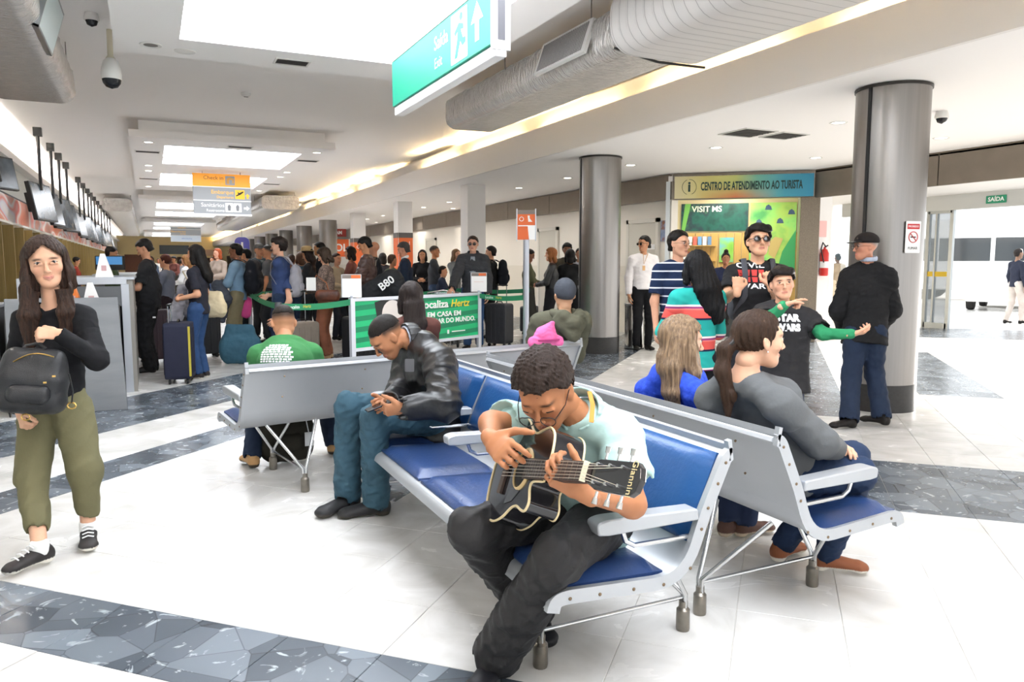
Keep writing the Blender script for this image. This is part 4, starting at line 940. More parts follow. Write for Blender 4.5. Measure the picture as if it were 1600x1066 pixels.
# ---- blonde woman in blue lace
K = dict(pel=A3(2.46, 3.10, .56), chest=A3(2.40, 3.05, .82), neck=J(1048, 578, 3.70), head=J(1066, 534, 3.70), hf=A3(.95, -.30, -.05), hu=A3(0, 0, 1), front=A3(1, 0, 0), sL=J(1012, 612, 3.84), sR=J(1085, 614, 3.58), eL=J(1030, 680, 3.95), eR=J(1118, 676, 3.66), wL=J(1120, 690, 4.0), wR=J(1150, 684, 3.9), hL=A3(2.46, 3.19, .55), hR=A3(2.46, 3.01, .55), kL=A3(2.86, 3.2, .53), kR=A3(2.86, 3.0, .53), aL=atz(1140, 815, .085), aR=atz(1165, 815, .085), toeL=A3(1, -.1, 0), toeR=A3(1, -.1, 0))
arm_hand(K, 'L', A3(.6, -.6, 0), A3(0, 0, 1), A3(1, 0, 0)); arm_hand(K, 'R', A3(.6, .6, 0), A3(0, 0, 1), A3(1, 0, 0))
hx = np.asarray(K['head'])
BL = mat('royal_blue_lace', '#2440b0', .8, var=.9, scale=38, bump=.004, bscale=60, col2='#3a5ad0', spec=.2)
HB = mat('ash_blonde', '#9a7f62', .4, var=1., scale=30, stretch=(4, 4, .3), bump=.004, bscale=110, col2='#57422f')
person('blonde woman in a blue lace top seated next to the grey top', K, .98, '#d8ab90', ('long', HB, {'h': .006, 'extra': [([hx + A3(-.05, -.02, .0), hx + A3(-.085, -.03, -.12), hx + A3(-.09, -.04, -.24), hx + A3(-.07, -.06, -.34)], [(.075, .055), (.08, .045), (.08, .035), (.045, .02)]), ([hx + A3(.0, -.075, -.03), hx + A3(.0, -.09, -.14), hx + A3(-.02, -.10, -.24)], [.03, .035, .015])]}), (BL, 'long', dict(inf=.016, hem=.08, fold=.004, neckr=.07)), ('#2a3550', {'fold': .004}), ('#5a4038', '#c9b8a0'), h=.011, hh=.005, female=True, brow='#6a5038')
# ================================================================== STANDING PEOPLE
def sp(px, ytop, H): q = atz(px, ytop, H + .005); return float(q[0]), float(q[1])
def cap_hat(K, root, m, m2, base):
    p = K['_p']; ex = nrm(p(1, 0, 0) - p(0, 0, 0)); ez = nrm(p(0, 0, 1) - p(0, 0, 0)); F = Field(.015); F.ell(p(0, -.012, .05), .092, .112, .085, ex, ez)
    meshobj('cap', F.mesh(.008, cuts=[(p(0, 0, .035), -ez)]), m, root, base); V = Field(.01); V.cap(p(0, .07, .045), p(0, .15, .035), .075, .06, ex, .008, .006); meshobj('cap_visor', V.mesh(.007), m2, root, base)
def backpack(label, c, back, m, w=.30, hgt=.44, d=.16, up=(0, 0, 1), straps=None, pocket=None, name='backpack', h=.012, fold=.006):
    """soft pack around c; back = direction away from the wearer"""
    c = np.asarray(c, float); b = nrm(back); u = perp(up, b); r = np.cross(u, b); F = Field(.04)
    for z in (-.5, 0, .45): F.cap(c + u * hgt * z * .62 - r * w * .28, c + u * hgt * z * .62 + r * w * .28, hgt * .24, hgt * .24, u, d * (.5 if z < .4 else .38))
    root = meshobj(name, F.mesh(h, folds(fold, 22, 2)), m, None, c, loc=tuple(c)); tag(root, label, 'backpack')
    G = Field(.03); G.cap(c - u * hgt * .22 - r * w * .2 + b * d * .45, c - u * hgt * .22 + r * w * .2 + b * d * .45, hgt * .16, X=u, ya=.035); meshobj('front_pocket', G.mesh(h, folds(.003)), pocket or m, root, c)
    t = MB(); t.tube([c + u * hgt * .42 - r * .03 - b * d * .2, c + u * hgt * .52, c + u * hgt * .42 + r * .03 - b * d * .2], .008, 6); t.v = [tuple(np.asarray(q) - c) for q in t.v]; t.build('grab_handle', m, root, smooth=60)
    if straps:
        for pts in straps:
            t = MB(); t.tube(pts, .02, 8, flat=.3); t.v = [tuple(np.asarray(q) - c) for q in t.v]; t.build('shoulder_strap', m, root, smooth=60)
    return root
def straps_for(K, c, back):
    out = []; b = nrm(back)
    for q in 'LR': S_ = np.asarray(K['s' + q]) * .62 + np.asarray(K['neck']) * .38; out.append([c + A3(0, 0, .17), S_ + b * .06 + A3(0, 0, .075), S_ - b * .03 + A3(0, 0, .085), S_ - b * .115 - A3(0, 0, .02), S_ - b * .13 - A3(0, 0, .18), S_ - b * .03 - A3(0, 0, .30) + (S_ - np.asarray(K['neck'])) * .5])
    return out
# ---- woman walking past on the left
x, y = -.50, 4.16; K, s = stand(x, y, 172, 1.63, 'down', step=0)
f = A3(math.sin(math.radians(172)), math.cos(math.radians(172)), 0)
K['head'] = J(72, 412, 3.90); K['hf'] = A3(.10, -1, -.02); K['hu'] = A3(-.12, 0, 1); K['neck'] = J(84, 478, 3.95); K['chest'] = J(88, 540, 3.97); K['pel'] = J(88, 625, 3.98); K['sL'] = J(130, 496, 3.95); K['sR'] = J(38, 500, 3.96); K['eL'] = J(154, 580, 3.88) * .5 + J(150, 545, 3.88) * .5; K['wL'] = J(92, 522, 3.72); K['eR'] = J(20, 590, 4.0); K['wR'] = J(30, 640, 3.78)
K['hL'] = J(112, 640, 3.98); K['hR'] = J(62, 640, 3.98); K['kL'] = J(133, 735, 3.90); K['kR'] = J(50, 745, 3.86); K['aL'] = atz(138, 826, .08); K['aR'] = atz(62, 858, .09); K['toeL'] = A3(.05, -1, 0); K['toeR'] = A3(-.85, -.75, 0)
arm_hand(K, 'L', A3(-1, -.1, .1), A3(0, -.7, .7), A3(0, -.4, .8), curl=(1.2, 1.3, 1.35, 1.4), tcurl=.9, tout=.5); arm_hand(K, 'R', A3(.2, -.4, -.8), A3(-.8, -.4, 0), A3(.2, -.9, 0), curl=(1, 1, 1, 1))
hx = np.asarray(K['head']); K['smile'] = .006
HW = mat('dark_brown_hair', '#1c1310', .5, var=1., scale=30, stretch=(4, 4, .3), bump=.003, bscale=120, spec=.25, col2='#3f2a1f')
g = person('woman with long dark hair walking past, olive trousers and black top', K, .96, '#d9a98c', ('long', HW, {'h': .006, 'part': 1, 'extra': [([hx + A3(.065, -.0, -.02), hx + A3(.078, -.05, -.13), hx + A3(.085, -.085, -.25), hx + A3(.08, -.09, -.40)], [(.034, .03), (.036, .026), (.042, .022), (.02, .012)]), ([hx + A3(-.065, -.0, -.02), hx + A3(-.075, -.05, -.13), hx + A3(-.08, -.085, -.26), hx + A3(-.085, -.09, -.42)], [(.034, .03), (.04, .03), (.048, .024), (.025, .014)])]}),
           (fabric('black_knit', '#1c1c1f', .85, var=.2), 'long', dict(inf=.012, hem=.0, fold=.004, neckr=.075)), (fabric('olive_twill', '#6a664b', .85, var=.12), dict(inf=.022, fold=.007, ff=17, end=.70, flare=-.010, h=.009)), ('#2d2a2a', '#e2ddd2'), h=.011, hh=.0045, female=True, lip='#c47a72', brow='#3a281e', hs=1.13)
for q in 'LR': 
    a_ = np.asarray(K['a' + q]); F = Field(.01); F.cap(a_ + A3(0, 0, -.01), a_ + A3(0, 0, .035), .042); meshobj('sock', F.mesh(.008, cuts=[(a_ + A3(0, 0, .04), (0, 0, 1))]), fabric('white_sock', '#ecebe8'), g, K['_base'])
    t = MB(); td = nrm(K['toe' + q]); r_ = np.cross(td, (0, 0, 1))
    for k in range(4): c = a_ + td * (.045 + .025 * k) + A3(0, 0, .022 - .010 * k); t.tube([c - r_ * .026, c + A3(0, 0, .008), c + r_ * .026], .0035, 6)
    rel(K, t).build('laces', LETTER_W, g, smooth=60)
c = J(52, 594, 3.66); LB = mat('black_pebbled_leather', '#1f2023', .42, bump=.001, bscale=300, spec=.5)
bp = backpack('black leather backpack carried in front by the walking woman', c, A3(-.1, -1, .1), LB, .30, .30, .15, up=(.12, 0, 1), h=.009, fold=.003)
GOLD = mat('gold_hardware', '#c9a45c', .3, 1.)
def rl(mb, c): mb.v = [tuple(np.asarray(q, float) - c) for q in mb.v]; return mb
rl(MB().tube([J(20 + 8 * i, 566 - 9 * math.sin(math.pi * i / 8) - i, 3.585) for i in range(9)], .0035, 6), c).build('zip', GOLD, bp, smooth=60)
for xx, yy in ((18, 603), (70, 598), (84, 588)): rl(MB().box(tuple(J(xx, yy, 3.575)), (.014, .004, .008)), c).build('stud', GOLD, bp)
for xx, yy in ((40, 652), (112, 634)): rl(MB().tube([J(xx + 7 * math.cos(t), yy + 5 * math.sin(t), 3.6) for t in np.linspace(0, 6.28, 9)], .0035, 6, caps=False), c).build('buckle', GOLD, bp, smooth=60)
for pts in ([J(108, 585, 3.62), J(114, 612, 3.61), J(112, 630, 3.6)], [J(10, 618, 3.62), J(13, 640, 3.61), J(16, 652, 3.6)], [J(34, 548, 3.66), J(40, 540, 3.7), J(60, 536, 3.7), J(72, 545, 3.66)]): rl(MB().tube(pts, .008, 6, flat=.5), c).build('strap', LB, bp, smooth=60)

# ---- man in a black cap
K, s = stand(5.80, 4.76, 20, 1.78, 'front', step=0, look=-75); r = A3(math.cos(math.radians(20)), -math.sin(math.radians(20)), 0); d0 = 6.85
K['aL'] = atz(1327, 655, .085); K['aR'] = atz(1378, 650, .10); K['kL'] = J(1330, 590, 6.85); K['kR'] = J(1366, 585, 6.9); K['hL'] = J(1338, 520, 6.9); K['hR'] = J(1366, 520, 6.85); K['toeL'] = A3(-.8, .2, 0); K['toeR'] = A3(-.2, .6, 0)
K['head'] = J(1352, 386, 6.88); K['neck'] = J(1357, 414, 6.93); K['chest'] = J(1356, 455, 6.93); K['pel'] = J(1352, 515, 6.9); K['sL'] = J(1328, 432, 6.98); K['sR'] = J(1385, 432, 6.82); K['eL'] = J(1312, 485, 7.0); K['eR'] = J(1392, 485, 6.9); K['wL'] = J(1318, 512, 7.15); K['wR'] = J(1372, 515, 7.2); K['hf'] = A3(-.95, .35, 0)
g = person('grey-haired man in a black cap, dark jacket and jeans by the steel column', K, 1.03, '#c58a70', ('buzz', '#8a8580', {}), (fabric('black_wool', '#1f1f21', .85), 'long', dict(inf=.045, hem=.14, fold=.008, name='jacket')), (fabric('dark_denim', '#222e44', .8), dict(inf=.022, fold=.007, flare=.015)), ('#1e1a18', '#14110f'), h=.013, hh=.008)
cap_hat(K, g, fabric('black_mesh', '#262222'), BLACK, K['_base']); specs(K, g)
collar(K, g, fabric('pale_blue_shirt'), r=.066, hgt=.04, gap=.2, drop=.03)
# ---- the group talking behind the bench
x, y = 3.72, 3.68; K, s = stand(x, y, 215, 1.47, 'down', look=0)
K['head'] = J(1222, 444, 4.85); K['neck'] = J(1222, 476, 4.88); K['chest'] = J(1226, 520, 4.9); K['pel'] = J(1226, 585, 4.9); K['hf'] = A3(-.55, -.8, .08); K['hu'] = A3(-.1, 0, 1); K['sL'] = J(1262, 500, 4.85); K['sR'] = J(1192, 492, 4.95); K['eL'] = J(1285, 522, 4.75); K['wL'] = J(1330, 522, 4.66); K['eR'] = J(1198, 500, 4.65); K['wR'] = J(1225, 478, 4.55); K['front'] = A3(-.5, -.8, 0)
arm_hand(K, 'L', A3(1, -.4, .1), A3(-.3, -.2, -1), A3(0, -.6, .8), curl=(.5, .6, .7, .8)); arm_hand(K, 'R', A3(.9, -.3, .35), A3(0, .3, .8), A3(.2, -.6, .6), curl=(.2, 1.1, 1.2, 1.2))
GRN = fabric('green_sleeve', '#2f8a5c', .8)
g = person('boy in a dark T-shirt over green sleeves with outstretched arms', K, .86, '#d6a285', ('thick', '#1d1513', {}), (fabric('charcoal_cotton', '#2c2b2d', .85), 'short', dict(inf=.03, hem=.12, fold=.005, sl=.8)), ('#253049', {}), ('#333333', '#dddddd'), h=.010, hh=.005)
S_ = Field(.02)
for q in 'LR': S_.chain([np.asarray(K['s' + q]), np.asarray(K['e' + q]), np.asarray(K['w' + q])], [.045, .042, .032])
for q in 'LR':
    F = Field(.02); F.chain([np.asarray(K['s' + q]), np.asarray(K['e' + q]), np.asarray(K['w' + q])], [.044, .041, .031]); F.cap(np.asarray(K['w' + q]) + nrm(np.asarray(K['w' + q]) - np.asarray(K['e' + q])) * .05, np.asarray(K['w' + q]) + nrm(np.asarray(K['w' + q]) - np.asarray(K['e' + q])) * .1, .03, .04, k=.005, op='s')
    meshobj('under_sleeve', F.mesh(.008, folds(.004, 40)), GRN, g, K['_base'])
ctr = J(1232, 505, 4.78)
for w_, dy in (('STAR', .030), ('WARS', -.030)):
    v, f_ = text2(w_, .058, .15, .004); v = [(a, b + dy) for a, b in v]; on_cloth(K, v, f_, ctr, _rt, A3(0, 0, 1), LETTER_W, 'lettering')
x, y = sp(1185, 353, 1.72); K, s = stand(x, y, 212, 1.72, 'front', look=-4, nod=-.22)
K['wL'] = J(1205, 448, 5.15); K['wR'] = J(1152, 455, 5.15)
for q, sg in (('L', 1), ('R', -1)): K['e' + q] = ik(K['s' + q], K['w' + q], .285 * s, .265 * s, A3(.5 * sg, .2, -1)); arm_hand(K, q, A3(.15 * -sg, .1, 1), A3(-.5, -.8, 0), A3(-sg, 0, 0), curl=(1.2, 1.2, 1.2, 1.2), tcurl=.8)
g = person('young man in sunglasses and a black printed T-shirt holding his backpack straps', K, s, '#d3a080', ('thick', '#15100f', {}), (fabric('black_cotton', '#232325', .85), 'short', dict(inf=.022, fold=.005)), ('#2a2c33', {}), h=.011, hh=.005, eyes_on=False)
specs(K, g, mat('tortoise_frame', '#3b2a20', .3), SHADE, dark=True)
ctr = J(1187, 432, 5.3)
for w_, dy, m_ in (('CIVIL', .075, LETTER_W), ('WAR', -.075, LETTER_W)):
    v, f_ = text2(w_, .05, .19, .001); on_cloth(K, [(a, b + dy) for a, b in v], f_, ctr, _rt, A3(0, 0, 1), m_, 'lettering')
v, f_ = [], []
for i in range(4):
    for j_, (y0, y1) in enumerate(((.045, .0), (-.008, -.045))): n = len(v); xa = -.092 + .048 * i; v += [(xa, y0), (xa + .04, y0), (xa + .036, y1), (xa + .004, y1)]; f_.append((n, n + 1, n + 2, n + 3))
on_cloth(K, v, f_, ctr, _rt, A3(0, 0, 1), mat('red_print', '#c23a35', .7), 'red_print')['kind'] = 'stuff'
bk = A3(-math.sin(math.radians(212)), -math.cos(math.radians(212)), 0); c = np.asarray(K['chest']) + bk * .24
backpack('dark grey backpack worn by the young man in sunglasses', c, bk, fabric('slate_nylon', '#4a4c52'), straps=straps_for(K, c, bk))
x, y = 3.62, 4.42; K, s = stand(x, y, 8, 1.60, 'front', look=0); sh = J(1088, 418, 5.3) - np.asarray(K['head'])
for k_ in list(K):
    if k_ not in ('hf', 'hu', 'front') and not isinstance(K[k_], dict) and k_[:3] != 'toe': K[k_] = np.asarray(K[k_]) + A3(sh[0], sh[1], sh[2] if k_[0] not in 'ak' or k_ == 'chest' else 0)
hx = np.asarray(K['head']); STR = stripes('bright_striped_knit', [(0, '#2aa39a'), (.28, '#1d2340'), (.34, '#d8574f'), (.60, '#e07a74'), (.64, '#8a3a70'), (.70, '#e9e2dc'), (.76, '#2aa39a')], .22)
person('woman with long glossy black hair in a bright striped top', K, s, '#c89a7c', ('long', '#0e0d0f', {'h': .007, 'extra': [([hx + A3(0, -.05, .0), hx + A3(.02, -.10, -.14), hx + A3(.06, -.12, -.28), hx + A3(.10, -.13, -.36)], [(.09, .06), (.10, .05), (.09, .045), (.06, .03)])]}), (STR, 'long', dict(inf=.02)), ('#1d1e22', {}), h=.012, hh=.007, female=True, face=False)
x, y = sp(1060, 361, 1.74); K, s = stand(x, y, 190, 1.74, 'down', look=-25)
POLO = stripes('navy_striped_polo', [(0, '#1d2a47'), (.68, '#dfe3ea'), (.84, '#1d2a47')], .075)
g = person('man in glasses and a navy polo shirt with white stripes', K, s, '#cf9c80', ('short', '#17120f', {}), (POLO, 'short', dict(inf=.022)), ('#2b2d33', {}), h=.012, hh=.006); specs(K, g)
q = J(1006, 368, 12.6); K, s = stand(q[0], q[1], 200, 1.90, 'down', look=62)
g = person('man in a white uniform shirt and black trousers near the door', K, s, '#c08a68', ('short', '#15110f', {}), (fabric('white_shirt', '#e6e2e2', .8, var=.06), 'long', dict(inf=.026, hem=.02, fold=.006)), ('#17171a', {}), h=.014, hh=.008, eyes_on=False); specs(K, g, None, SHADE, dark=True)
b = MB(); b.tube([np.asarray(K['neck']) + A3(-.05, -.07, .02), J(1006, 413, 12.35), np.asarray(K['neck']) + A3(.03, -.09, .02)], .006, 6); b.box(tuple(J(1006, 419, 12.32)), (.05, .006, .08)); rel(K, b).build('lanyard_card', mat('lanyard_beige', '#c9a070', .7), g)
# ---- receptionist behind the booth counter (seated)
def bp_(lx, ly, lz): return np.array(MD @ Vector((lx, ly, lz)))
q = J(1134, 405, 13.6); K, s = seated(float(q[0]), float(q[1]), 215, 1.62); dz = q[2] - K['head'][2]
for k_ in list(K):
    if k_ in ('head', 'neck', 'chest', 'sL', 'sR', 'eL', 'eR', 'wL', 'wR', 'pel', 'hL', 'hR'): K[k_] = np.asarray(K[k_]) + A3(0, 0, dz)
K['aL'] = K['hL'] + A3(-.1, -.3, -.45); K['aR'] = K['hR'] + A3(-.1, -.3, -.45); K['kL'] = K['hL'] + A3(-.2, -.35, -.02); K['kR'] = K['hR'] + A3(-.2, -.35, -.02)
person('receptionist in navy with hair in a bun behind the booth counter', K, s, '#9c6a4c', ('tail', '#1a1312', {'extra': [([np.asarray(K['head']) + A3(.02, .02, .13), np.asarray(K['head']) + A3(.03, .03, .14)], [.04, .04])]}), ('#252b45', 'long', {}), ('#222222', {}), h=.016, hh=.009, female=True, face=False)
# ================================================================== THE QUEUE AND THE CROWD
LEFT, RIGHT, BACK, FACE = -66, 112, 24, 204
def sp2(px, ytop, d): q = J(px, ytop, d); return float(q[0]), float(q[1]), float(q[2]) - .005
def crowd(label, x, y, ang, H, arms, skin_, hair, top, bottom, shoes=('#1c1a19', '#2a2826'), h=.018, group='people queueing in the hall', K_=None, **kw):
    look = kw.pop('look', 0); nod = kw.pop('nod', 0); lean = kw.pop('lean', 0); step = kw.pop('step', 0)
    K, s = stand(x, y, ang, H, arms, lean, step, look, nod)
    if K_: K_(K, s)
    g = person(label, K, s, skin_, hair, top, bottom, shoes, h=h, hh=h * .55, group=group, eyes_on=h < .016, **kw); return g, K, s
def long_hair(K, n=.3, back=None, w=.075):
    hx = np.asarray(K['head']); b = -nrm(np.asarray(K['hf']) * A3(1, 1, 0)) if back is None else back
    return {'extra': [([hx + b * .05, hx + b * .09 - A3(0, 0, .12), hx + b * .11 - A3(0, 0, n)], [(w, .05), (w, .045), (w * .7, .03)])]}
# at the counter
x, y = -.02, 11.2
def k1(K, s):
    for q, dx in (('L', .0), ('R', .12)):
        K['w' + q] = A3(-.40, 11.0 + dx * 2, 1.10); K['e' + q] = ik(K['s' + q], K['w' + q], .285 * s, .265 * s, A3(.6, 0, -1)); K['hand' + q]['d'] = A3(-1, 0, 0); K['hand' + q]['n'] = A3(0, 0, 1); K['hand' + q]['t'] = A3(0, 1, 0)
g, K, s = crowd('heavy man in black T-shirt and track trousers at the counter', x, y, -80, 1.76, 'reach', '#c58f70', ('short', '#1d1917', {}), (fabric('black_cotton'), 'short', dict(inf=.03, hem=.1, fold=.006)), (fabric('black_track', '#1b1b1d'), dict(inf=.034, fold=.01)), h=.014, belly=.45, nod=.55, K_=k1)
b = MB(); b.box(tuple(J(240, 496, 10.0)), (.05, .003, .02)); rel(K, b).build('white_swoosh', LETTER_W, g)
K, s = stand(.55, 10.3, LEFT + 4, 1.67, 'front'); hx = np.asarray(K['head']); rb = A3(.9, -.4, 0)
for q in 'LR': K['w' + q] = K['pel'] + A3(-.25 + (.1 if q == 'R' else 0), -.1 if q == 'L' else .1, .10); K['e' + q] = ik(K['s' + q], K['w' + q], .285 * s, .265 * s, A3(.9, -.4, -.4))
g = person('woman with long wavy black hair waiting with jackets over a suitcase', K, s, '#cf9a7a', ('long', '#14100f', {'extra': [([hx + A3(.04, -.02, .02), hx + A3(.08, -.04, -.12), hx + A3(.13, -.06, -.26), hx + A3(.15, -.07, -.32)], [(.085, .07), (.09, .07), (.085, .06), (.05, .04)])]}), ('#2a2a33', 'short', dict(inf=.014)), (fabric('mid_denim', '#2f4a73', .8), dict(inf=.016)), ('#2a2524', '#d6d0c4'), h=.014, hh=.008, female=True, group='people queueing in the hall', eyes_on=False)
def softbag(name, label, cat, prims, m, h=.012, fold=.006, k=.03, base=None, parent=None, ff=20):
    F = Field(k)
    for a, b, r1, r2, X, y1 in prims: F.cap(a, b, r1, r2, X, y1)
    c = np.mean([np.asarray(p_[0]) for p_ in prims], 0) if base is None else np.asarray(base); o = meshobj(name, F.mesh(h, folds(fold, ff, 4)), m, parent, c, loc=tuple(c) if parent is None else None)
    if label: tag(o, label, cat)
    return o
c = J(330, 470, 9.75); u = A3(0, 0, 1)
o = softbag('shoulder_bag', 'cream canvas shoulder bag hanging from the wavy-haired woman', 'bag', [(c - A3(.12, -.05, .10), c + A3(.12, -.05, -.10), .12, .12, (0, 0, 1), .07), (c - A3(.10, -.05, -.03), c + A3(.10, -.05, .03), .10, .10, (0, 0, 1), .05)], fabric('cream_canvas', '#d8c7a4'))
MB().box(tuple(J(316, 475, 9.6) - c), (.035, .01, .26), None).build('red_band', fabric('red_band', '#a8323c'), o)
t = MB().tube([J(318, 452, 9.7) - c, J(300, 420, 9.8) - c, J(306, 418, 10.0) - c, J(338, 450, 9.8) - c], .008, 6); t.build('bag_strap', fabric('cream_canvas'), o, smooth=60)
o = softbag('jacket_bundle', 'grey and navy jackets draped over the dark suitcase', 'jacket', [(J(290, 455, 9.9), J(272, 500, 9.9), .11, .09, None, .09), (J(306, 450, 9.8), J(300, 490, 9.8), .09, .10, None, .08), (J(275, 500, 9.9), J(268, 515, 9.9), .07, .06, None, .05)], mat('two_tone_jersey', '#3a3c4c', .85, var=1, scale=5, col2='#c9c8d2'), fold=.014)
def suitcase(label, x, y, rz, col, w=.45, d=.26, hgt=.66, handle=.35, band=None, soft=False):
    t = thing('suitcase', label, 'suitcase', (x, y, 0), rz); m = mat('case_' + col.strip('#'), col, .55 if not soft else .85, var=.12, scale=12)
    MB().prism(rrect(w, hgt, .05, 4, 0, .06 + hgt / 2), -d / 2, d / 2, frameM((0, 0, 0), (1, 0, 0), (0, 0, 1))).build('shell', m, t, smooth=50, bevel=.02, seg=3)
    for k in range(5):
        xx = (-.4 + .2 * k) * w
        for sg in (-1, 1): MB().bb(xx - .012, xx + .012, sg * d / 2, sg * (d / 2 + .008), .12, .06 + hgt - .07).build('rib', m, t, bevel=.004)
    for sx in (-1, 1):
        for sy in (-1, 1): MB().lathe([(.028, -.012), (.032, -.008), (.032, .008), (.028, .012)], 12, frameM((sx * (w / 2 - .06), sy * (d / 2 - .05), .032), (1, 0, 0), (0, 0, 1))).build('wheel', BLACK, t, smooth=40)
    if handle:
        for sx in (-1, 1): MB().tube([(sx * .10, d / 2 - .05, .06 + hgt - .02), (sx * .10, d / 2 - .05, .06 + hgt + handle)], .009, 8).build('handle_tube', CHROME, t, smooth=40)
        MB().bb(-.12, .12, d / 2 - .065, d / 2 - .035, .06 + hgt + handle, .085 + hgt + handle).build('grip', BLACK, t, bevel=.008)
    MB().tube([(-.07, 0, .06 + hgt), (-.05, 0, .09 + hgt), (.05, 0, .09 + hgt), (.07, 0, .06 + hgt)], .01, 6).build('carry_handle', BLACK, t, smooth=60)
    if band: MB().bb(-w / 2 - .004, -w / 2 + .012, -d / 2 - .004, -d / 2 + .02, .1, .06 + hgt - .04).build('piping', mat('case_band_' + band.strip('#'), band, .6), t)
    return t
suitcase('tall navy suitcase standing in front of the wavy-haired woman', .30, 10.05, math.radians(80), '#23263a', .48, .30, .68, .2, '#b9a93a', True)
# blue shirt man with rucksack
x, y = 1.28, 12.9; g, K, s = crowd('man in glasses and a light blue shirt with khaki trousers', x, y, LEFT, 1.76, 'front', '#8a5a42', ('short', '#15110f', {}), (fabric('sky_shirt', '#7f9fba'), 'long', dict(inf=.026)), (fabric('khaki', '#8a8064'), dict(inf=.03)), ('#3a3c40', '#2c2c2c'), h=.016); specs(K, g)
bk = A3(.9, -.43, 0); c = K['chest'] + bk * .26 - A3(0, 0, .02); backpack('bulging black rucksack on the man in the light blue shirt', c, bk, fabric('black_nylon', '#1d1f26'), .34, .52, .24, straps=straps_for(K, c, bk), h=.016)
softbag('jacket_on_arm', 'grey jacket draped over the light-blue-shirt man\'s arm', 'jacket', [(J(340, 445, 11.9), J(352, 470, 11.9), .10, .12, None, .08), (J(350, 470, 11.9), J(347, 500, 11.9), .10, .06, None, .05)], fabric('slate_jersey', '#4e535e'), fold=.012)
spec = [
 ('woman with tied-back reddish hair behind the man at the counter', 259, 398, 1.64, LEFT, 'front', '#c89474', ('tail', '#4a221a'), ('#6e7280', 'long'), '#2a1f24', 'f'),
 ('long-haired woman in a white top further down the queue', 291, 399, 1.66, LEFT, 'front', '#d0a084', ('L', '#8a6038'), ('#dcdcdc', 'long'), '#3a4358', 'f'),
 ('red-haired woman in a flowered blouse among the waiting crowd', 340, 389, 1.72, FACE + 20, 'front', '#d8a48a', ('bob', '#b0542e'), ('#a8988c', 'long'), '#59606a', 'f'),
 ('dark-haired man with arm raised beside the big rucksacks', 384, 389, 1.74, LEFT, 'front', '#b98262', ('short', '#0f0d0d'), ('#3f6a78', 'short'), '#23252b', 'm'),
 ('man in a grey cap behind the blue T-shirt youth', 404, 381, 1.78, FACE - 40, 'down', '#c58e6c', ('short', '#5a5654'), ('#3a4a50', 'short'), '#2a2c30', 'm'),
 ('short-haired man half hidden behind the blue T-shirt youth', 419, 383, 1.77, LEFT, 'down', '#b98262', ('buzz', '#3a3634'), ('#55585c', 'short'), '#2a2c30', 'm'),
 ('woman in a straw hat and dark clothes looking down', 482, 388, 1.66, LEFT, 'front', '#c28c6a', ('L', '#2a1a14'), ('#26262a', 'long'), '#222226', 'f'),
 ('man in a black shirt behind the patterned blouse', 500, 379, 1.76, LEFT, 'front', '#a8744e', ('short', '#120f0e'), ('#1f2024', 'short'), '#26282e', 'm'),
 ('bald man behind the brown leather jacket', 585, 378, 1.74, LEFT, 'down', '#c48e70', None, ('#23242a', 'long'), '#24262c', 'm'),
 ('woman in a flowered blouse hidden by the leather jacket man', 548, 386, 1.64, LEFT, 'front', '#c89474', ('bob', '#2a1c16'), ('#7a4a44', 'long'), '#2e2a2c', 'f'),
 ('woman in black with long dark hair facing the camera', 660, 391, 1.70, FACE, 'front', '#c08a68', ('L', '#1c1412'), ('#1d1d20', 'long'), '#1c1c20', 'f'),
 ('bald man in grey with folded arms facing right', 678, 384, 1.76, RIGHT, 'cross', '#b87e5c', ('buzz', '#2a2422'), ('#3d4046', 'long'), '#3b4d6a', 'm'),
 ('child in a dark top in front of the man with folded arms', 691, 410, 1.40, RIGHT, 'front', '#c89070', ('short', '#1a1412'), ('#2c3448', 'long'), '#2a3040', 'c'),
 ('fair-haired woman in a grey striped top by the white pillar', 712, 390, 1.68, FACE - 50, 'cross', '#d0a084', ('L', '#7a5a3c'), ('#8a8c8c', 'long'), '#3a3c44', 'f'),
 ('man in a black suit jacket with rucksack by the wall', 768, 385, 1.76, LEFT + 10, 'front', '#c89678', ('short', '#1c1512'), ('#17181b', 'long'), '#17171a', 'm'),
 ('woman in an olive coat bent towards the others by the wall', 826, 390, 1.72, RIGHT, 'front', '#8a5c44', ('short', '#1b1412'), ('#5a5a42', 'long'), '#3a3a34', 'f'),
 ('auburn-haired woman in a black leather jacket pulling a suitcase', 862, 388, 1.72, LEFT + 10, 'front', '#d8a488', ('bob', '#9a5f34'), (0, 'long'), '#202024', 'f'),
 ('woman in a black dress seen from behind beside the column', 891, 390, 1.70, BACK, 'front', '#b07a58', ('bob', '#14100f'), ('#161618', 'long'), '#17171a', 'f'),
 ('tall dark-haired man behind the black dress', 886, 381, 1.78, FACE, 'down', '#8a5c44', ('thick', '#120e0d'), ('#4a4438', 'long'), '#2a2a2a', 'm'),
 ('person in glasses and a light top by the column', 906, 388, 1.72, FACE, 'down', '#9a6a4e', ('short', '#2a1c16'), ('#a8a8ae', 'long'), '#30323a', 'm'),
]
DEPS = {'tied-back reddish': 12.2, 'white top further': 17, 'red-haired woman': 19, 'arm raised beside': 14.0, 'grey cap behind': 14.5, 'half hidden behind the blue': 13.8, 'straw hat': 13.5, 'black shirt behind': 14.2, 'bald man behind the brown': 13.8, 'hidden by the leather': 14.6, 'facing the camera': 17, 'folded arms facing': 15.5, 'by the white pillar': 17, 'suit jacket': 14.6, 'olive coat': 14.5, 'auburn': 13.6, 'black dress seen': 14.2, 'behind the black dress': 15.2, 'light top by': 14.8}
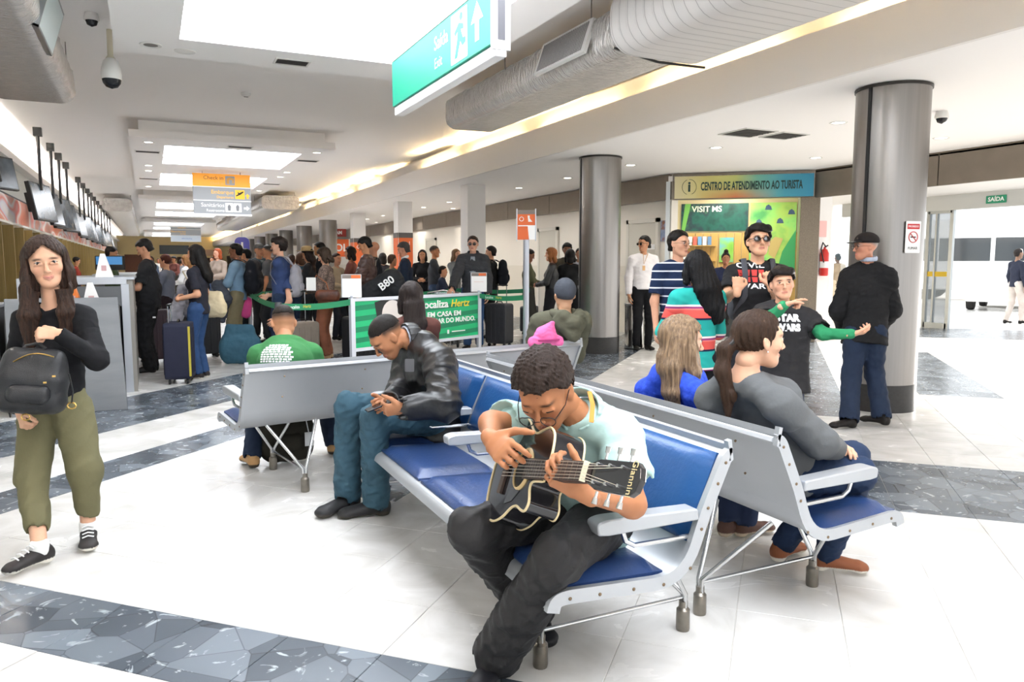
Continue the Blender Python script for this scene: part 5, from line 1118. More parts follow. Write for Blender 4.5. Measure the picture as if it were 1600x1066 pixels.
for lab, px, yt, H, ang, arms, sk, hr, tp, bt, sx in spec:
    dq = [v for k, v in DEPS.items() if k in lab]
    if sx == 'c': x, y = J(px, 430, 14.0)[:2]
    elif dq: x, y, H = sp2(px, yt, dq[0]); H = min(H, 1.92)
    else: x, y = sp(px, yt, H)
    K0, s0 = stand(x, y, ang, H, arms)
    hair = None if hr is None else (('long', hr[1], long_hair(K0)) if hr[0] == 'L' else (hr[0], hr[1], {}))
    tm = LEATH if tp[0] == 0 else tp[0]
    dd = math.hypot(x, y)
    g, K, s = crowd(lab, x, y, ang, H, arms, sk, hair, (tm, tp[1], dict(inf=.026 if sx != 'f' else .018)), (bt, dict(inf=.022)), h=.019 if dd < 14 else .024, female=sx == 'f', nod=.35 if 'down' in lab or 'bent' in lab else 0)
    if 'straw hat' in lab:
        p = K['_p']; M = Matrix.Translation(Vector(p(0, -.01, .07))); b = MB().lathe([(.19, 0), (.19, .006), (.10, .012), (.092, .07), (.06, .095), (.0005, .10)], 24, M); rel(K, b).build('straw_hat', mat('straw', '#b59a6c', .8, var=.2, scale=60), g, smooth=40)
    if 'grey cap' in lab: cap_hat(K, g, fabric('grey_cap', '#5c5a58'), fabric('grey_cap'), K['_base'])
    if 'suit jacket' in lab: bk = A3(.9, -.43, 0); c = K['chest'] + bk * .22; backpack('black rucksack on the man in the suit jacket', c, bk, fabric('black_nylon'), .32, .48, .22, straps=straps_for(K, c, bk), h=.018)
    if 'raised beside' in lab: bk = A3(.9, -.43, 0); c = K['chest'] + bk * .25; backpack('large dark teal rucksack behind the dark-haired man', c, bk, fabric('teal_nylon', '#26343c'), .34, .55, .24, h=.018)
# blue T-shirt youth pushing a trolley handle
x, y, Hy = sp2(437, 372, 10.9)
def k2(K, s):
    K['wR'] = J(432, 500, 10.7); K['eR'] = J(452, 470, 10.75); K['wL'] = J(418, 462, 11.0); K['eL'] = J(444, 458, 11.1)
    for q in 'LR': K['hand' + q]['d'] = A3(-.6, .2, -.5); K['hand' + q]['n'] = A3(0, -1, .2); K['hand' + q]['t'] = A3(-1, 0, 0)
g, K, s = crowd('youth in a blue T-shirt facing left with a grey rucksack', x, y, LEFT, Hy, 'down', '#d4a288', ('thick', '#241a16', {}), (fabric('navy_cotton', '#33436b'), 'short', dict(inf=.024)), ('#23304a', {}), h=.013, K_=k2)
bk = A3(.9, -.43, 0); c = K['chest'] + bk * .22 - A3(0, 0, .10); backpack('light grey drawstring rucksack on the blue T-shirt youth', c, bk, fabric('light_grey_nylon', '#9a98a0'), .26, .44, .16, straps=straps_for(K, c, bk), h=.014)
# patterned blouse
x, y, Hy = sp2(508, 388, 11.4)
LEOP = mat('patterned_blouse', '#8a7468', .85, var=1, scale=45, col2='#3f3330')
g, K, s = crowd('older woman in a patterned blouse and rust trousers reading a paper', x, y, LEFT, Hy, 'front', '#d0a084', ('bob', '#3a2c22', {}), (LEOP, 'long', dict(inf=.024)), (fabric('rust_twill', '#8a5640'), dict(inf=.026)), ('#b8946c', '#7a6048'), h=.013, female=True, nod=.45)
c = J(512, 460, 11.05); o = softbag('handbag', 'tan and black handbag on the patterned blouse woman\'s arm', 'handbag', [(c - A3(.12, -.05, .02), c + A3(.12, -.05, -.02), .085, .085, (0, 0, 1), .05)], mat('two_tone_leather', '#8a4a2c', .45, var=1, scale=3, col2='#201c1c'), fold=.003)
MB().tube([J(498, 452, 11.05) - c, J(508, 428, 11.15) - c, J(524, 440, 11.15) - c, J(528, 455, 11.05) - c], .008, 6).build('bag_strap', mat('tan_strap', '#9a5a34', .5), o, smooth=60)
p_ = MB().prism(rrect(.14, .19, .004), 0, .002, frameM(J(486, 444, 11.0), _rt, A3(-.5, .3, .8))).build('paper', mat('paper_white', '#eceae6', .8)); tag(p_, 'folded white paper held by the patterned blouse woman', 'paper')
# leather jacket man with duffel
x, y, Hy = sp2(572, 371, 11.9)
BRN = mat('brown_leather', '#4a332f', .42, var=.3, scale=6, bump=.006, bscale=12)
g, K, s = crowd('man in a brown leather jacket with a cream sleeve stripe, looking down', x, y, LEFT, Hy, 'front', '#b98664', ('short', '#14110f', {}), (BRN, 'long', dict(inf=.045, name='jacket', fold=.01)), ('#2f3f5c', {}), h=.013, nod=.5)
sR = np.asarray(K['sR']); eR = np.asarray(K['eR']); b = MB(); off = A3(.1, -.062, 0); b.tube([sR + off + A3(0, 0, .03), sR * .5 + eR * .5 + off * 1.2, eR + off], .014, 6, flat=.4); rel(K, b).build('sleeve_stripe', fabric('cream_stripe', '#d8cfc0'), g, smooth=60)
c = J(600, 450, 11.5); o = softbag('duffel_bag', 'large black sports duffel slung behind the leather jacket man', 'bag', [(J(580, 462, 11.5), J(614, 440, 11.5), .21, .21, None, .17), (J(608, 442, 11.5), J(626, 455, 11.5), .18, .15, None, .14)], fabric('duffel_nylon', '#2a2b2e', .8), h=.014, fold=.012, base=c)
text('B80', .16, LETTER_W, o, frameM(J(604, 443, 11.24) - c, _rt + _up * .75, _up), 'lettering', .004, 'CENTER', bold=.003)
x, y, Hy = sp2(632, 379, 12.8); g, K, s = crowd('grey-haired man in a navy sweater over a white collar', x, y, LEFT, Hy, 'down', '#c88e72', ('short', '#4a4644', {}), (fabric('navy_wool', '#1d2638'), 'long', dict(inf=.03)), ('#2a2c34', {}), h=.015, nod=.3); collar(K, g, fabric('white_shirt'), r=.064, hgt=.04, gap=.25, drop=.01)
x, y, Hy = sp2(739, 367, 12.7)
def k3(K, s):
    K['wR'] = J(706, 452, 12.3); K['eR'] = ik(K['sR'], K['wR'], .30, .28, A3(-.5, .5, -1)); K['handR']['d'] = A3(-.5, -.5, -.3); K['handR']['n'] = A3(0, 0, 1)
g, K, s = crowd('man in sunglasses and an open grey jacket resting a hand on a trolley', x, y, FACE + 5, min(Hy, 1.9), 'down', '#d0a088', ('short', '#2a1e18', {}), (fabric('charcoal_jacket', '#3b3d42'), 'long', dict(inf=.045, hem=.2, name='jacket', fold=.008)), (fabric('mid_denim'), dict(inf=.02)), h=.013, K_=k3); specs(K, g, None, SHADE, dark=True)
on_cloth(K, [(-.035, .14), (.035, .14), (.05, -.12), (-.05, -.12)], [(0, 1, 2, 3)], np.asarray(K['chest']) + A3(0, 0, .06), _rt, A3(0, 0, 1), fabric('grey_tee', '#9aa0a8'), 'shirt_front')
collar(K, g, fabric('charcoal_jacket'), r=.085, hgt=.07, gap=.7, name='jacket_collar', drop=-.01)
# clerks behind the counters
for lab, px, yt, H, tp in (('clerk in an orange and black uniform behind the near counter', 118, 402, 1.62, '#8a2f22'), ('clerk looking over the screen behind the second counter', 172, 386, 1.74, '#3a4a2c')):
    x, y = sp(px, yt, H); crowd(lab, x, y, 90, H, 'front', '#b98664', ('tail' if H < 1.7 else 'short', '#1a1413', {}), (tp, 'long', {}), ('#222222', {}), h=.018, nod=.3, group='check-in clerks')
# distant crowd
rg = random.Random(11); cols = ['#5a6a80', '#c8c4be', '#2c2c30', '#7a4a44', '#8a8c90', '#3a5a70', '#b8a890', '#44424a', '#6a7058', '#a04a3c']
wh = ['left of the far shop sign', 'under the hanging sign', 'before the yellow shop front', 'beside the far columns']
n = 0
for px, yt in ((236, 401), (247, 404), (262, 405), (272, 401), (283, 406), (301, 404), (313, 400), (322, 405), (331, 402), (366, 403), (374, 401), (393, 404), (428, 400), (455, 398), (466, 402), (470, 394), (525, 396), (598, 396), (612, 398)):
    H = rg.uniform(1.60, 1.78); x, y = sp(px, yt, H); c = cols[n % 10]
    cn = {'#5a6a80': 'slate blue', '#c8c4be': 'off-white', '#2c2c30': 'black', '#7a4a44': 'maroon', '#8a8c90': 'grey', '#3a5a70': 'teal', '#b8a890': 'beige', '#44424a': 'charcoal', '#6a7058': 'olive', '#a04a3c': 'red'}[c]
    crowd('distant traveller in a %s top, head %s from the left in the far crowd' % (cn, ['one', 'two', 'three', 'four', 'five', 'six', 'seven', 'eight', 'nine', 'ten', 'eleven', 'twelve', 'thirteen', 'fourteen', 'fifteen', 'sixteen', 'seventeen', 'eighteen', 'nineteen'][n]), x, y, rg.uniform(0, 360), H, 'front', rg.choice(['#c89474', '#b07a58', '#d8a888', '#8a5c44']), (rg.choice(['short', 'bob', 'thick']), rg.choice(['#1a1412', '#3a2820', '#5a4030', '#2a2422']), {}), (c, 'long', {}), (rg.choice(['#2a2c34', '#3a4a66', '#4a4640']), {}), h=.034, group='distant crowd at the far end of the hall', hands=False, face=False); n += 1
# people outside the doors
x, y = 17.6, 15.4; crowd('blurred person in a brown jacket outside the glass by the extinguisher', x, y, 20, 1.72, 'down', '#5a4a42', ('short', '#3a4448', {}), (fabric('tan_brown', '#8a7a66'), 'long', {}), ('#b8a890', {}), h=.02, group='people outside the doors', face=False)
x, y = 18.9, 11.25; crowd('person in pale trousers walking outside at the right edge', x, y, 110, 1.80, 'down', '#8a6a58', ('short', '#2a2422', {}), ('#2c3040', 'long', {}), ('#c8beb8', {}), h=.02, group='people outside the doors', face=False, step=.12)
# ================================================================== COLUMNS, LAMPS, DUCTS, SIGNS
def place(o, cat=None): return o
CY = [5.15, 10.45]
for k, (cx_, cy_, lab) in enumerate(((6.62, 5.22, 'brushed steel column with no-smoking notice behind the man in the cap'), (6.63, 10.55, 'brushed steel column between the hooded man and the litter bin'))):
    t = thing('steel_column', lab, 'column', (cx_, cy_, 0), 0, 'steel columns'); R_ = .335
    MB().lathe([(R_, .27), (R_, ZL - .03)], 48, caps=False).build('steel_sleeve', STEEL, t, smooth=40)
    MB().lathe([(R_ + .004, 0), (R_ + .004, .27), (R_ - .02, .27)], 48, caps=False).build('plinth', mat('dark_plinth', '#2d2b2a', .4, var=.3, scale=40), t, smooth=40)
    MB().lathe([(R_ + .012, ZL - .03), (R_ + .012, ZL - .005)], 48).build('top_ring', mat('dark_ring', '#3a3734', .4, .6), t, smooth=40)
    a = math.atan2(-cy_, -cx_) - (.62 if k == 0 else 1.15); d_ = Vector((math.cos(a), math.sin(a), 0)); n_ = Vector((-d_.y, d_.x, 0))
    MB().bb(-.017, .017, -.01, .006, .27, ZL - .03, frameM(d_ * R_, n_, d_)).build('seam', mat('black_seam', '#141312', .5), t) if False else MB().box((0, 0, (ZL + .24) / 2), (.034, .016, ZL - .30), Matrix.Translation(d_ * R_) @ Matrix.Rotation(a - math.pi / 2, 4, 'Z')).build('seam', mat('black_seam', '#141312', .5), t)
    if k == 0:
        a = math.atan2(-cy_, -cx_) + .72; d_ = Vector((math.cos(a), math.sin(a), 0)); n_ = Vector((-d_.y, d_.x, 0)); M = frameM(d_ * (R_ + .012) + Vector((0, 0, 1.70)), n_, (0, 0, 1))
        nt_ = MB().prism(rrect(.17, .30, .008), -.004, 0, M).build('notice', mat('notice_white', '#f0efee', .5), t)
        MB().prism(rrect(.14, .05, .002, 1, 0, .10), 0, .001, M).build('notice_header', mat('notice_red', '#c0373a', .5), nt_)
        text('PROIBIDO', .026, LETTER_W, nt_, M @ Matrix.Translation((0, .10, .0015)), 'lettering', .0005, 'CENTER'); text('FUMAR', .034, LETTER_K, nt_, M @ Matrix.Translation((0, -.105, .0015)), 'lettering', .0005, 'CENTER')
        MB().tube([M @ Vector((.05 * math.cos(q), .05 * math.sin(q) + .0, .003)) for q in np.linspace(0, 6.2832, 25)], .004, 6, caps=False).tube([M @ Vector((-.035, .035, .003)), M @ Vector((.035, -.035, .003))], .004, 6).build('no_smoking_ring', mat('notice_red'), nt_)
        MB().prism(rrect(.06, .011, .002, 1, 0, 0), 0, .002, M).build('cigarette', LETTER_K, nt_)
PO = mat('orange_print', '#dd6a35', .5); GR = mat('sign_grey', '#6f6c6a', .5)
for k in range(4):
    cy_ = 15.45 + 5.05 * k; lab = ['white square pillar behind the man in sunglasses', 'white square pillar with orange panel behind the navy sweater', 'white square pillar with orange panel above the leather jacket', 'far white square pillar beside the steel ones'][k]
    if k < 3:
        t = thing('square_pillar', lab, 'pillar', (6.45, cy_, 0), 0, 'white square pillars')
        MB().bb(-.21, .21, -.21, .21, 0, ZL).build('shaft', WHITE, t, bevel=.006)
        if k > 0:
            pn = MB().bb(-.225, -.21, -.20, .20, .3, 2.28).bb(-.20, .20, -.225, -.21, .3, 2.28).build('orange_panel', PO, t); pn['kind'] = 'stuff'
            MB().bb(-.228, -.212, -.205, .205, 2.16, 2.30).build('panel_header', mat('panel_grey', '#5f5a57', .5), t); MB().bb(-.205, .205, -.228, -.212, 2.16, 2.30).build('panel_header', mat('panel_grey'), t)
            text('Gol', .16, LETTER_W, t, frameM((0, -.23, 2.0), (1, 0, 0), (0, 0, 1)), 'lettering', .002, 'CENTER')
wd = ['first', 'second', 'third', 'fourth', 'fifth', 'sixth', 'seventh', 'eighth', 'ninth', 'tenth']
for k in range(7):
    cy_ = 30.3 + 5.05 * k; t = thing('steel_column', '%s steel column down the hall behind the queue' % wd[k], 'column', (6.45, cy_, 0), 0, 'steel columns')
    MB().lathe([(.34, .25), (.34, ZL)], 32, caps=False).build('steel_sleeve', STEEL, t, smooth=40); MB().lathe([(.345, 0), (.345, .25)], 32).build('plinth', mat('dark_plinth'), t, smooth=40)
# ---- recessed downlights
RIMM = mat('lamp_rim', '#d8d6d2', .4)
rim_me = disc_me = None
def downlight(x, y, z, lab, grp, watt=0, first={}):
    t = thing('downlight', lab, 'lamp', (x, y, z), 0, grp)
    if not first:
        a = MB().lathe([(.075, -.004), (.10, -.006), (.105, 0), (.105, .004), (.075, .004)], 24, caps=False).build('rim', RIMM, t, smooth=40); b = MB().lathe([(.0005, -.001), (.076, -.001)], 24, caps=False).build('bulb', LAMP, t); first['a'] = a.data; first['b'] = b.data
    else: link('rim', first['a'], t); link('bulb', first['b'], t)
    if watt:
        l = bpy.data.lights.new('downlight_beam', 'SPOT'); l.energy = watt; l.spot_size = math.radians(150); l.spot_blend = .6; l.shadow_soft_size = .07; l.color = (1, .95, .87); lo = bpy.data.objects.new('downlight_beam', l); COL.objects.link(lo); lo.parent = t; lo.location = (0, 0, -.03)
n = 0
for k in range(12):
    y = 6.75 + 2.2 * k; n += 1
    downlight(7.62, y, ZL, 'recessed ceiling lamp, %s from the front in the row over the seating aisle' % (wd + ['eleventh', 'twelfth'])[k], 'downlights in the low ceiling', 48)
for k in range(3):
    downlight(9.8, 9.1 - 2.15 * k, ZL, 'recessed ceiling lamp, %s in the short row nearest the entrance' % wd[k], 'downlights in the low ceiling', 48)
for k, y in enumerate((22.2, 26.6, 31, 35)): downlight(8.6, y, ZL, 'recessed ceiling lamp, %s in the row along the right wall' % wd[k], 'downlights in the low ceiling', 48)
for r, (y0, nm) in enumerate(((15.9, 'second'), (19.6, 'second'), (20.7, 'third'), (24.9, 'third'))):
    for x, sd in ((.1, 'left'), (3.2, 'right')): downlight(x, y0, 3.70, 'raft lamp on the %s side of the %s skylight, %s corner' % (sd, nm, 'near' if r % 2 == 0 else 'far'), 'lamps in the ceiling rafts')
def vent(x, y, z, w, l, lab, rz=0.):
    t = thing('ceiling_vent', lab, 'vent', (x, y, z), rz, 'ceiling vents'); MB().bb(-w / 2, w / 2, -l / 2, l / 2, -.004, .02).build('throat', DARK, t)
    f = MB()
    for a, b, c, d in ((-w / 2 - .02, w / 2 + .02, -l / 2 - .02, -l / 2), (-w / 2 - .02, w / 2 + .02, l / 2, l / 2 + .02), (-w / 2 - .02, -w / 2, -l / 2, l / 2), (w / 2, w / 2 + .02, -l / 2, l / 2)): MB().bb(a, b, c, d, -.012, 0).build('frame_bar', RIMM, t)
    for k in range(5): MB().bb(-w / 2, w / 2, -l / 2 + l * (k + .4) / 5, -l / 2 + l * (k + .5) / 5, -.010, -.004).build('slat', mat('vent_slat', '#4a4644', .6), t)
vent(1.55, 8.95, 3.70, .34, .22, 'dark vent on the near raft left of the green exit sign'); vent(3.18, 7.2, 3.70, .22, .34, 'dark vent on the near raft right of the green exit sign')
vent(.08, 17.2, 3.70, .42, .22, 'dark vent left of the second skylight'); vent(3.25, 17.2, 3.70, .42, .22, 'dark vent right of the second skylight'); vent(.1, 22.6, 3.70, .42, .2, 'dark vent left of the third skylight'); vent(3.25, 22.6, 3.70, .42, .2, 'dark vent right of the third skylight'); vent(1.7, 15.75, 3.70, .42, .2, 'dark vent in front of the second skylight')
vent(7.72, 7.72, ZL, .42, .42, 'square black vent in the low ceiling left of the big column', .0); vent(7.12, 7.75, ZL, .5, .5, 'square grey vent beside the black one in the low ceiling', 0)
# speakers / discs on the near raft
for x, y, lab, m_ in ((.12, 8.9, 'round ceiling loudspeaker with grey grille on the near raft', mat('speaker_grille', '#7d7874', .6)), (.45, 9.0, 'round blank ceiling cover on the near raft', RIMM)):
    t = thing('ceiling_speaker', lab, 'speaker', (x, y, 3.70)); MB().lathe([(.07, -.004), (.105, -.008), (.11, 0)], 24, caps=False).build('rim', RIMM, t, smooth=40); MB().lathe([(.0005, -.003), (.072, -.003)], 24, caps=False).build('grille', m_, t)
# dome cameras
t = thing('dome_camera', 'large white dome security camera hanging left under the ceiling', 'camera', (-.28, 9.75, ZM)); z0 = -.62
MB().lathe([(.028, 0), (.03, -.28), (.05, -.31)], 16).build('stem', mat('camera_stem', '#c9c2ac', .5), t, smooth=40); MB().lathe([(.03, -.30), (.075, -.34), (.10, -.42), (.105, -.48), (.102, -.54)], 28, caps=False).build('housing', mat('camera_white', '#dedcd8', .4), t, smooth=50); MB().lathe([(.098, -.54), (.09, -.58), (.06, -.62), (.0005, -.64)], 24, caps=False).build('dome', mat('smoked_dome', '#1a1c22', .08), t, smooth=48)
for x, y, z, lab in ((-.42, 9.2, ZM, 'small dome camera beside the near raft'), (8.1, 5.75, ZL, 'small dome camera right of the big steel column')):
    t = thing('dome_camera', lab, 'camera', (x, y, z)); MB().lathe([(.06, 0), (.075, -.06), (.07, -.08)], 20).build('housing', mat('camera_white'), t, smooth=50); MB().lathe([(.06, -.08), (.045, -.12), (.0005, -.14)], 20, caps=False).build('dome', mat('smoked_dome'), t, smooth=48)
t = thing('smoke_detector', 'small smoke detector on the main ceiling', 'detector', (1.45, 12.4, ZM)); MB().lathe([(.075, 0), (.075, -.02), (.05, -.05), (.0005, -.055)], 20, caps=False).build('housing', RIMM, t, smooth=40); MB().bb(-.03, .03, -.005, .005, -.06, -.05).build('slot', DARK, t)
# ---- ducts
FOIL = mat('crinkled_foil', '#e2deda', .26, .7, var=.3, scale=7, bump=.03, bscale=11, stretch=(1, 3.5, 1))
def duct(label, x0, x1, y0, y1, z0, z1, m, r=.16, grille=None):
    t = thing('air_duct', label, 'duct', ((x0 + x1) / 2, y0, z0)); cx = (x0 + x1) / 2; o = rrect(x1 - x0, z1 - z0, r, 5, 0, (z1 - z0) / 2); b = MB(); nn = max(2, int((y1 - y0) / .12)); vs = []; fs = []; q = len(o)
    for i in range(nn + 1):
        e = 1 - .25 * (max(0, (i - nn + 2) / 2) ** 2) if False else 1
        for k, (a, c) in enumerate(o): w = .012 * math.sin(i * 2.1 + k * 1.3) + .008 * math.sin(i * 5.3 + k * 2.7); vs.append((a * e * (1 + w), (y1 - y0) * i / nn, c * (1 + w * .5)))
    for i in range(nn):
        for k in range(q): fs.append((i * q + k, i * q + (k + 1) % q, (i + 1) * q + (k + 1) % q, (i + 1) * q + k))
    fs.append(tuple(range(q))); fs.append(tuple(range(nn * q, nn * q + q))); b.add(vs, fs); b.build('foil_jacket', m, t, smooth=50)
    for yy in np.arange(.5, y1 - y0, 2.0):
        for sx in (-1, 1): MB().tube([(sx * (x1 - x0) * .45, yy, (z1 - z0) * .5), (sx * (x1 - x0) * .45, yy, ZM - z0)], .006, 6).build('hanger', mat('hanger_wire', '#8a8682', .5, .6), t)
    return t
t = duct('foil-wrapped air duct with a grille hanging right of the green sign', 3.98, 4.82, 6.1, 10.55, 3.40, 3.86, FOIL)
M = frameM((-.435, .95, .26), (0, -1, 0), (.35, 0, 1)); g_ = MB().prism(rrect(1.05, .36, .01, 2), -.02, .02, M).build('grille_frame', RIMM, t)
for k in range(26): MB().bb(-.47 + .0365 * k, -.452 + .0365 * k, -.15, .15, .018, .026, M).build('grille_slat', mat('grille_slat', '#8d8a88', .5), g_)
MB().bb(-.49, .49, -.155, .155, .015, .019, M).build('grille_dark', DARK, g_)
t = thing('fabric_duct', 'fat white ribbed flexible duct along the ceiling above the columns', 'duct', (4.45, 6.05, 3.36)); o = rrect(1.15, .60, .24, 6, 0, .30); vs = []; fs = []; q = len(o); nn = 150
for i in range(nn + 1):
    e = 1 - .02 * (1 if i % 3 == 0 else 0); vs += [(a * e, -i * .042, .3 + (c - .3) * e) for a, c in o]
for i in range(nn):
    for k in range(q): fs.append((i * q + k, i * q + (k + 1) % q, (i + 1) * q + (k + 1) % q, (i + 1) * q + k))
fs += [tuple(range(q)), tuple(range(nn * q, nn * q + q))]; b = MB(); b.add(vs, fs); b.build('ribbed_sleeve', stripes('white_duct_vinyl', [(0, '#a9a5a1'), (.07, '#d6d2ce')], .126, axis=1, rough=.55), t, smooth=30); MB().tube([(-.5, .02, .06), (0, .02, -.01), (.55, .02, .0)], .012, 6).build('end_cord', BLACK, t)
for yy in (-1, -4): MB().tube([(0, yy, .55), (0, yy, .68)], .01, 6).build('hanger', mat('hanger_wire'), t)
t = duct('foil-wrapped air duct with open outlet at the upper left', -1.62, -.72, 6.0, 10.95, 3.40, 3.86, FOIL)
M = frameM((.47, 2.1, .22), (0, -1, 0), (.3, 0, 1)); bx_ = MB()
for a in ((-.5, .5, -.21, -.19), (-.5, .5, .19, .21), (-.5, -.48, -.21, .21), (.48, .5, -.21, .21)): MB().bb(*a, -.02, .16, M).build('outlet_frame', mat('galvanised_sheet', '#8f9496', .4, .7), t)
MB().bb(-.48, .48, -.19, .19, -.02, 0, M).build('outlet_back', mat('outlet_glass', '#c3cfd0', .3), t)
duct('foil air duct hanging behind the check-in sign on the right', 3.7, 5.0, 28.2, 48, 3.38, 3.86, FOIL); duct('foil air duct above the monitors far on the left', -1.45, -.45, 32, 60, 3.38, 3.86, FOIL)
# ---- hanging signs
OR = mat('sign_orange', '#f0a036', .5, emis='#f0a036', estr=.25); SG = mat('sign_slate', '#8b8e91', .5, emis='#8b8e91', estr=.2); SF = mat('sign_frame_white', '#f2f2f2', .4)
def hsign(label, x0, w, y, zt, rows, sc=1.):
    t = thing('hanging_sign', label, 'sign', (x0 + w / 2, y, zt)); rh = .36 * sc
    for i, (m_, lines) in enumerate(rows):
        z = -rh * (i + .5) - .02 * i; r_ = MB().box((0, 0, z), (w, .09, rh)).build('sign_row', m_, t, bevel=.004); MB().box((0, 0, z - rh / 2 - .01), (w + .03, .11, .02)).build('row_divider', SF, t)
        for body, sz, lx, lz, lm in lines: text(body, sz * sc, lm, r_, frameM((lx * w, -.048, z + lz * sc), (1, 0, 0), (0, 0, 1)), 'lettering', .002, 'RIGHT')
    for sx in (-.33, .33): MB().tube([(sx * w, 0, 0), (sx * w, 0, ZM - zt - (.33 if y < 60 else 0))], .008, 6).build('hanger', mat('hanger_wire'), t)
    return t
BRN_ = mat('sign_brown_letters', '#7a6040', .6); YEL = mat('sign_yellow', '#f4b62c', .5, emis='#f4b62c', estr=.2)
t = hsign('hanging direction sign with orange check-in row and grey rows', 1.05, 1.33, 20.15, 3.64, [(OR, [('Check in', .15, .03, .06, BRN_), ('Check in', .10, .03, -.09, mat('sign_pale_letters', '#e0b070', .6))]), (SG, [('Embarque', .15, .20, .05, YEL), ('Departures', .10, .20, -.09, YEL)]), (SG, [('Sanitários', .16, .03, .06, LETTER_W), ('Restrooms', .11, .03, -.09, LETTER_W)])], .86)
def arrow(t, x, y, z, s, m_, ang=0.):
    a = [(-.18, -.5), (.18, -.5), (.18, 0), (.45, 0), (0, .5), (-.45, 0), (-.18, 0)]; M = frameM((x, y, z), (math.cos(ang), 0, math.sin(ang)), (-math.sin(ang), 0, math.cos(ang))); MB().prism([(p * s, q * s) for p, q in a], 0, .004, M).build('arrow', m_, t)
def pict(t, x, y, z, w, h_, m_): return MB().prism(rrect(w, h_, .01, 2), 0, .004, frameM((x, y, z), (1, 0, 0), (0, 0, 1))).build('pictogram', m_, t)
q = pict(t, .19, -.05, -.155, .22, .22, SG); MB().prism([(-.08, -.08), (-.02, -.08), (-.02, .02), (.05, .02), (.05, -.06), (.09, -.06), (.09, .05), (-.02, .08), (-.08, .04)], .004, .007, frameM((.19, -.05, -.155), (1, 0, 0), (0, 0, 1))).build('symbol', mat('symbol_tan', '#d8a050', .6), q)
q = pict(t, .41, -.05, -.485, .22, .22, YEL); MB().prism([(-.09, -.05), (.02, .0), (.09, .06), (.07, .08), (-.01, .04), (-.06, .06), (-.04, .01), (-.09, -.02)], .004, .007, frameM((.41, -.05, -.485), (1, 0, 0), (0, 0, 1))).build('symbol', LETTER_K, q); arrow(t, .59, -.05, -.52, .12, YEL)
for xx in (.15, .345): q = pict(t, xx, -.05, -.81, .185, .22, SF); MB().prism([(-.03, -.08), (.03, -.08), (.04, .03), (.0, .08), (-.04, .03)], .004, .007, frameM((xx, -.05, -.81), (1, 0, 0), (0, 0, 1))).build('symbol', mat('symbol_grey', '#77797c', .6), q)
arrow(t, .56, -.05, -.82, .14, SF, -math.pi / 2); MB().bb(-.68, .68, -.06, .06, -1.01, -.985).build('bottom_rail', SF, t)
hsign('smaller hanging direction sign further down the hall', 1.32, 1.75, 52, 3.95, [(SG, [('Embarque', .15, .0, .05, YEL), ('Departures', .1, .0, -.09, YEL)]), (SG, [('Desembarque', .15, .0, .05, YEL), ('Arrivals', .1, .0, -.09, YEL)]), (mat('sign_pale_blue', '#cfdcea', .5), [('Informações', .12, .2, .0, mat('sign_blue', '#4a86c8', .5))])])
# green exit sign, edge towards the camera
t = thing('exit_sign', 'large hanging sign with green exit row and running man pictogram', 'sign', (2.44, 5.35, 3.0)); Lg = 2.55; TEAL = mat('sign_teal', '#1f8f74', .5, spec=.25); WS = mat('sign_white_row', '#dcdcda', .5)
for k, m_ in enumerate((TEAL, WS, WS)):
    z0 = .09 + .47 * k; r_ = MB().bb(-.05, -.02, 0, Lg, z0, z0 + .45).build('sign_row', m_, t, bevel=.004); MB().bb(.06, .09, 0, Lg, z0, z0 + .45).build('sign_row', SF, t, bevel=.004); MB().bb(-.055, -.02, 0, Lg, z0 + .45, z0 + .47).build('row_divider', mat('divider_grey', '#bdb6b4', .5), t)
    if k == 0:
        M = frameM((-.0505, Lg, 0), (0, -1, 0), (0, 0, 1))
        text('Saída', .17, LETTER_W, r_, M @ Matrix.Translation((1.30, z0 + .30, .001)), 'lettering', .001, 'LEFT'); text('Exit', .13, mat('pale_teal_letters', '#bfe3da', .5), r_, M @ Matrix.Translation((1.30, z0 + .13, .001)), 'lettering', .001, 'LEFT')
        pc = MB().prism(rrect(.36, .40, .01, 2, 1.90, z0 + .225), 0, .002, M).build('pictogram', mat('pictogram_pale', '#dfeeea', .5), r_)
        MB().prism([(1.80, z0 + .06), (1.86, z0 + .06), (1.93, z0 + .18), (1.98, z0 + .13), (2.05, z0 + .15), (2.04, z0 + .19), (1.99, z0 + .19), (1.94, z0 + .27), (2.0, z0 + .26), (2.0, z0 + .3), (1.90, z0 + .33), (1.80, z0 + .27), (1.82, z0 + .24), (1.88, z0 + .27), (1.86, z0 + .19)], .002, .004, M).prism(arc(1.95, z0 + .37, .032, 0, 340, 12), .002, .004, M).build('running_man', mat('sign_teal'), pc)
        MB().prism([(2.28 + p * .3, z0 + .24 + q * .3) for p, q in [(-.13, -.5), (.13, -.5), (.13, 0), (.4, 0), (0, .5), (-.4, 0), (-.13, 0)]], 0, .002, M).build('arrow', LETTER_W, r_)
MB().bb(-.055, .095, -.03, 0, 0.05, 1.5).build('end_frame', SF, t); MB().bb(-.01, .05, -.034, -.029, .12, 1.5).build('end_slot', mat('slot_grey', '#6a6a70', .4), t); MB().bb(-.03, .07, -.02, Lg, 0, .09).build('bottom_rail', SF, t, bevel=.01)
for yy in (.5, 2.0): MB().tube([(0.02, yy, 1.5), (0.02, yy, ZM - 3.0 - .1)], .012, 6).build('hanger', SF, t)
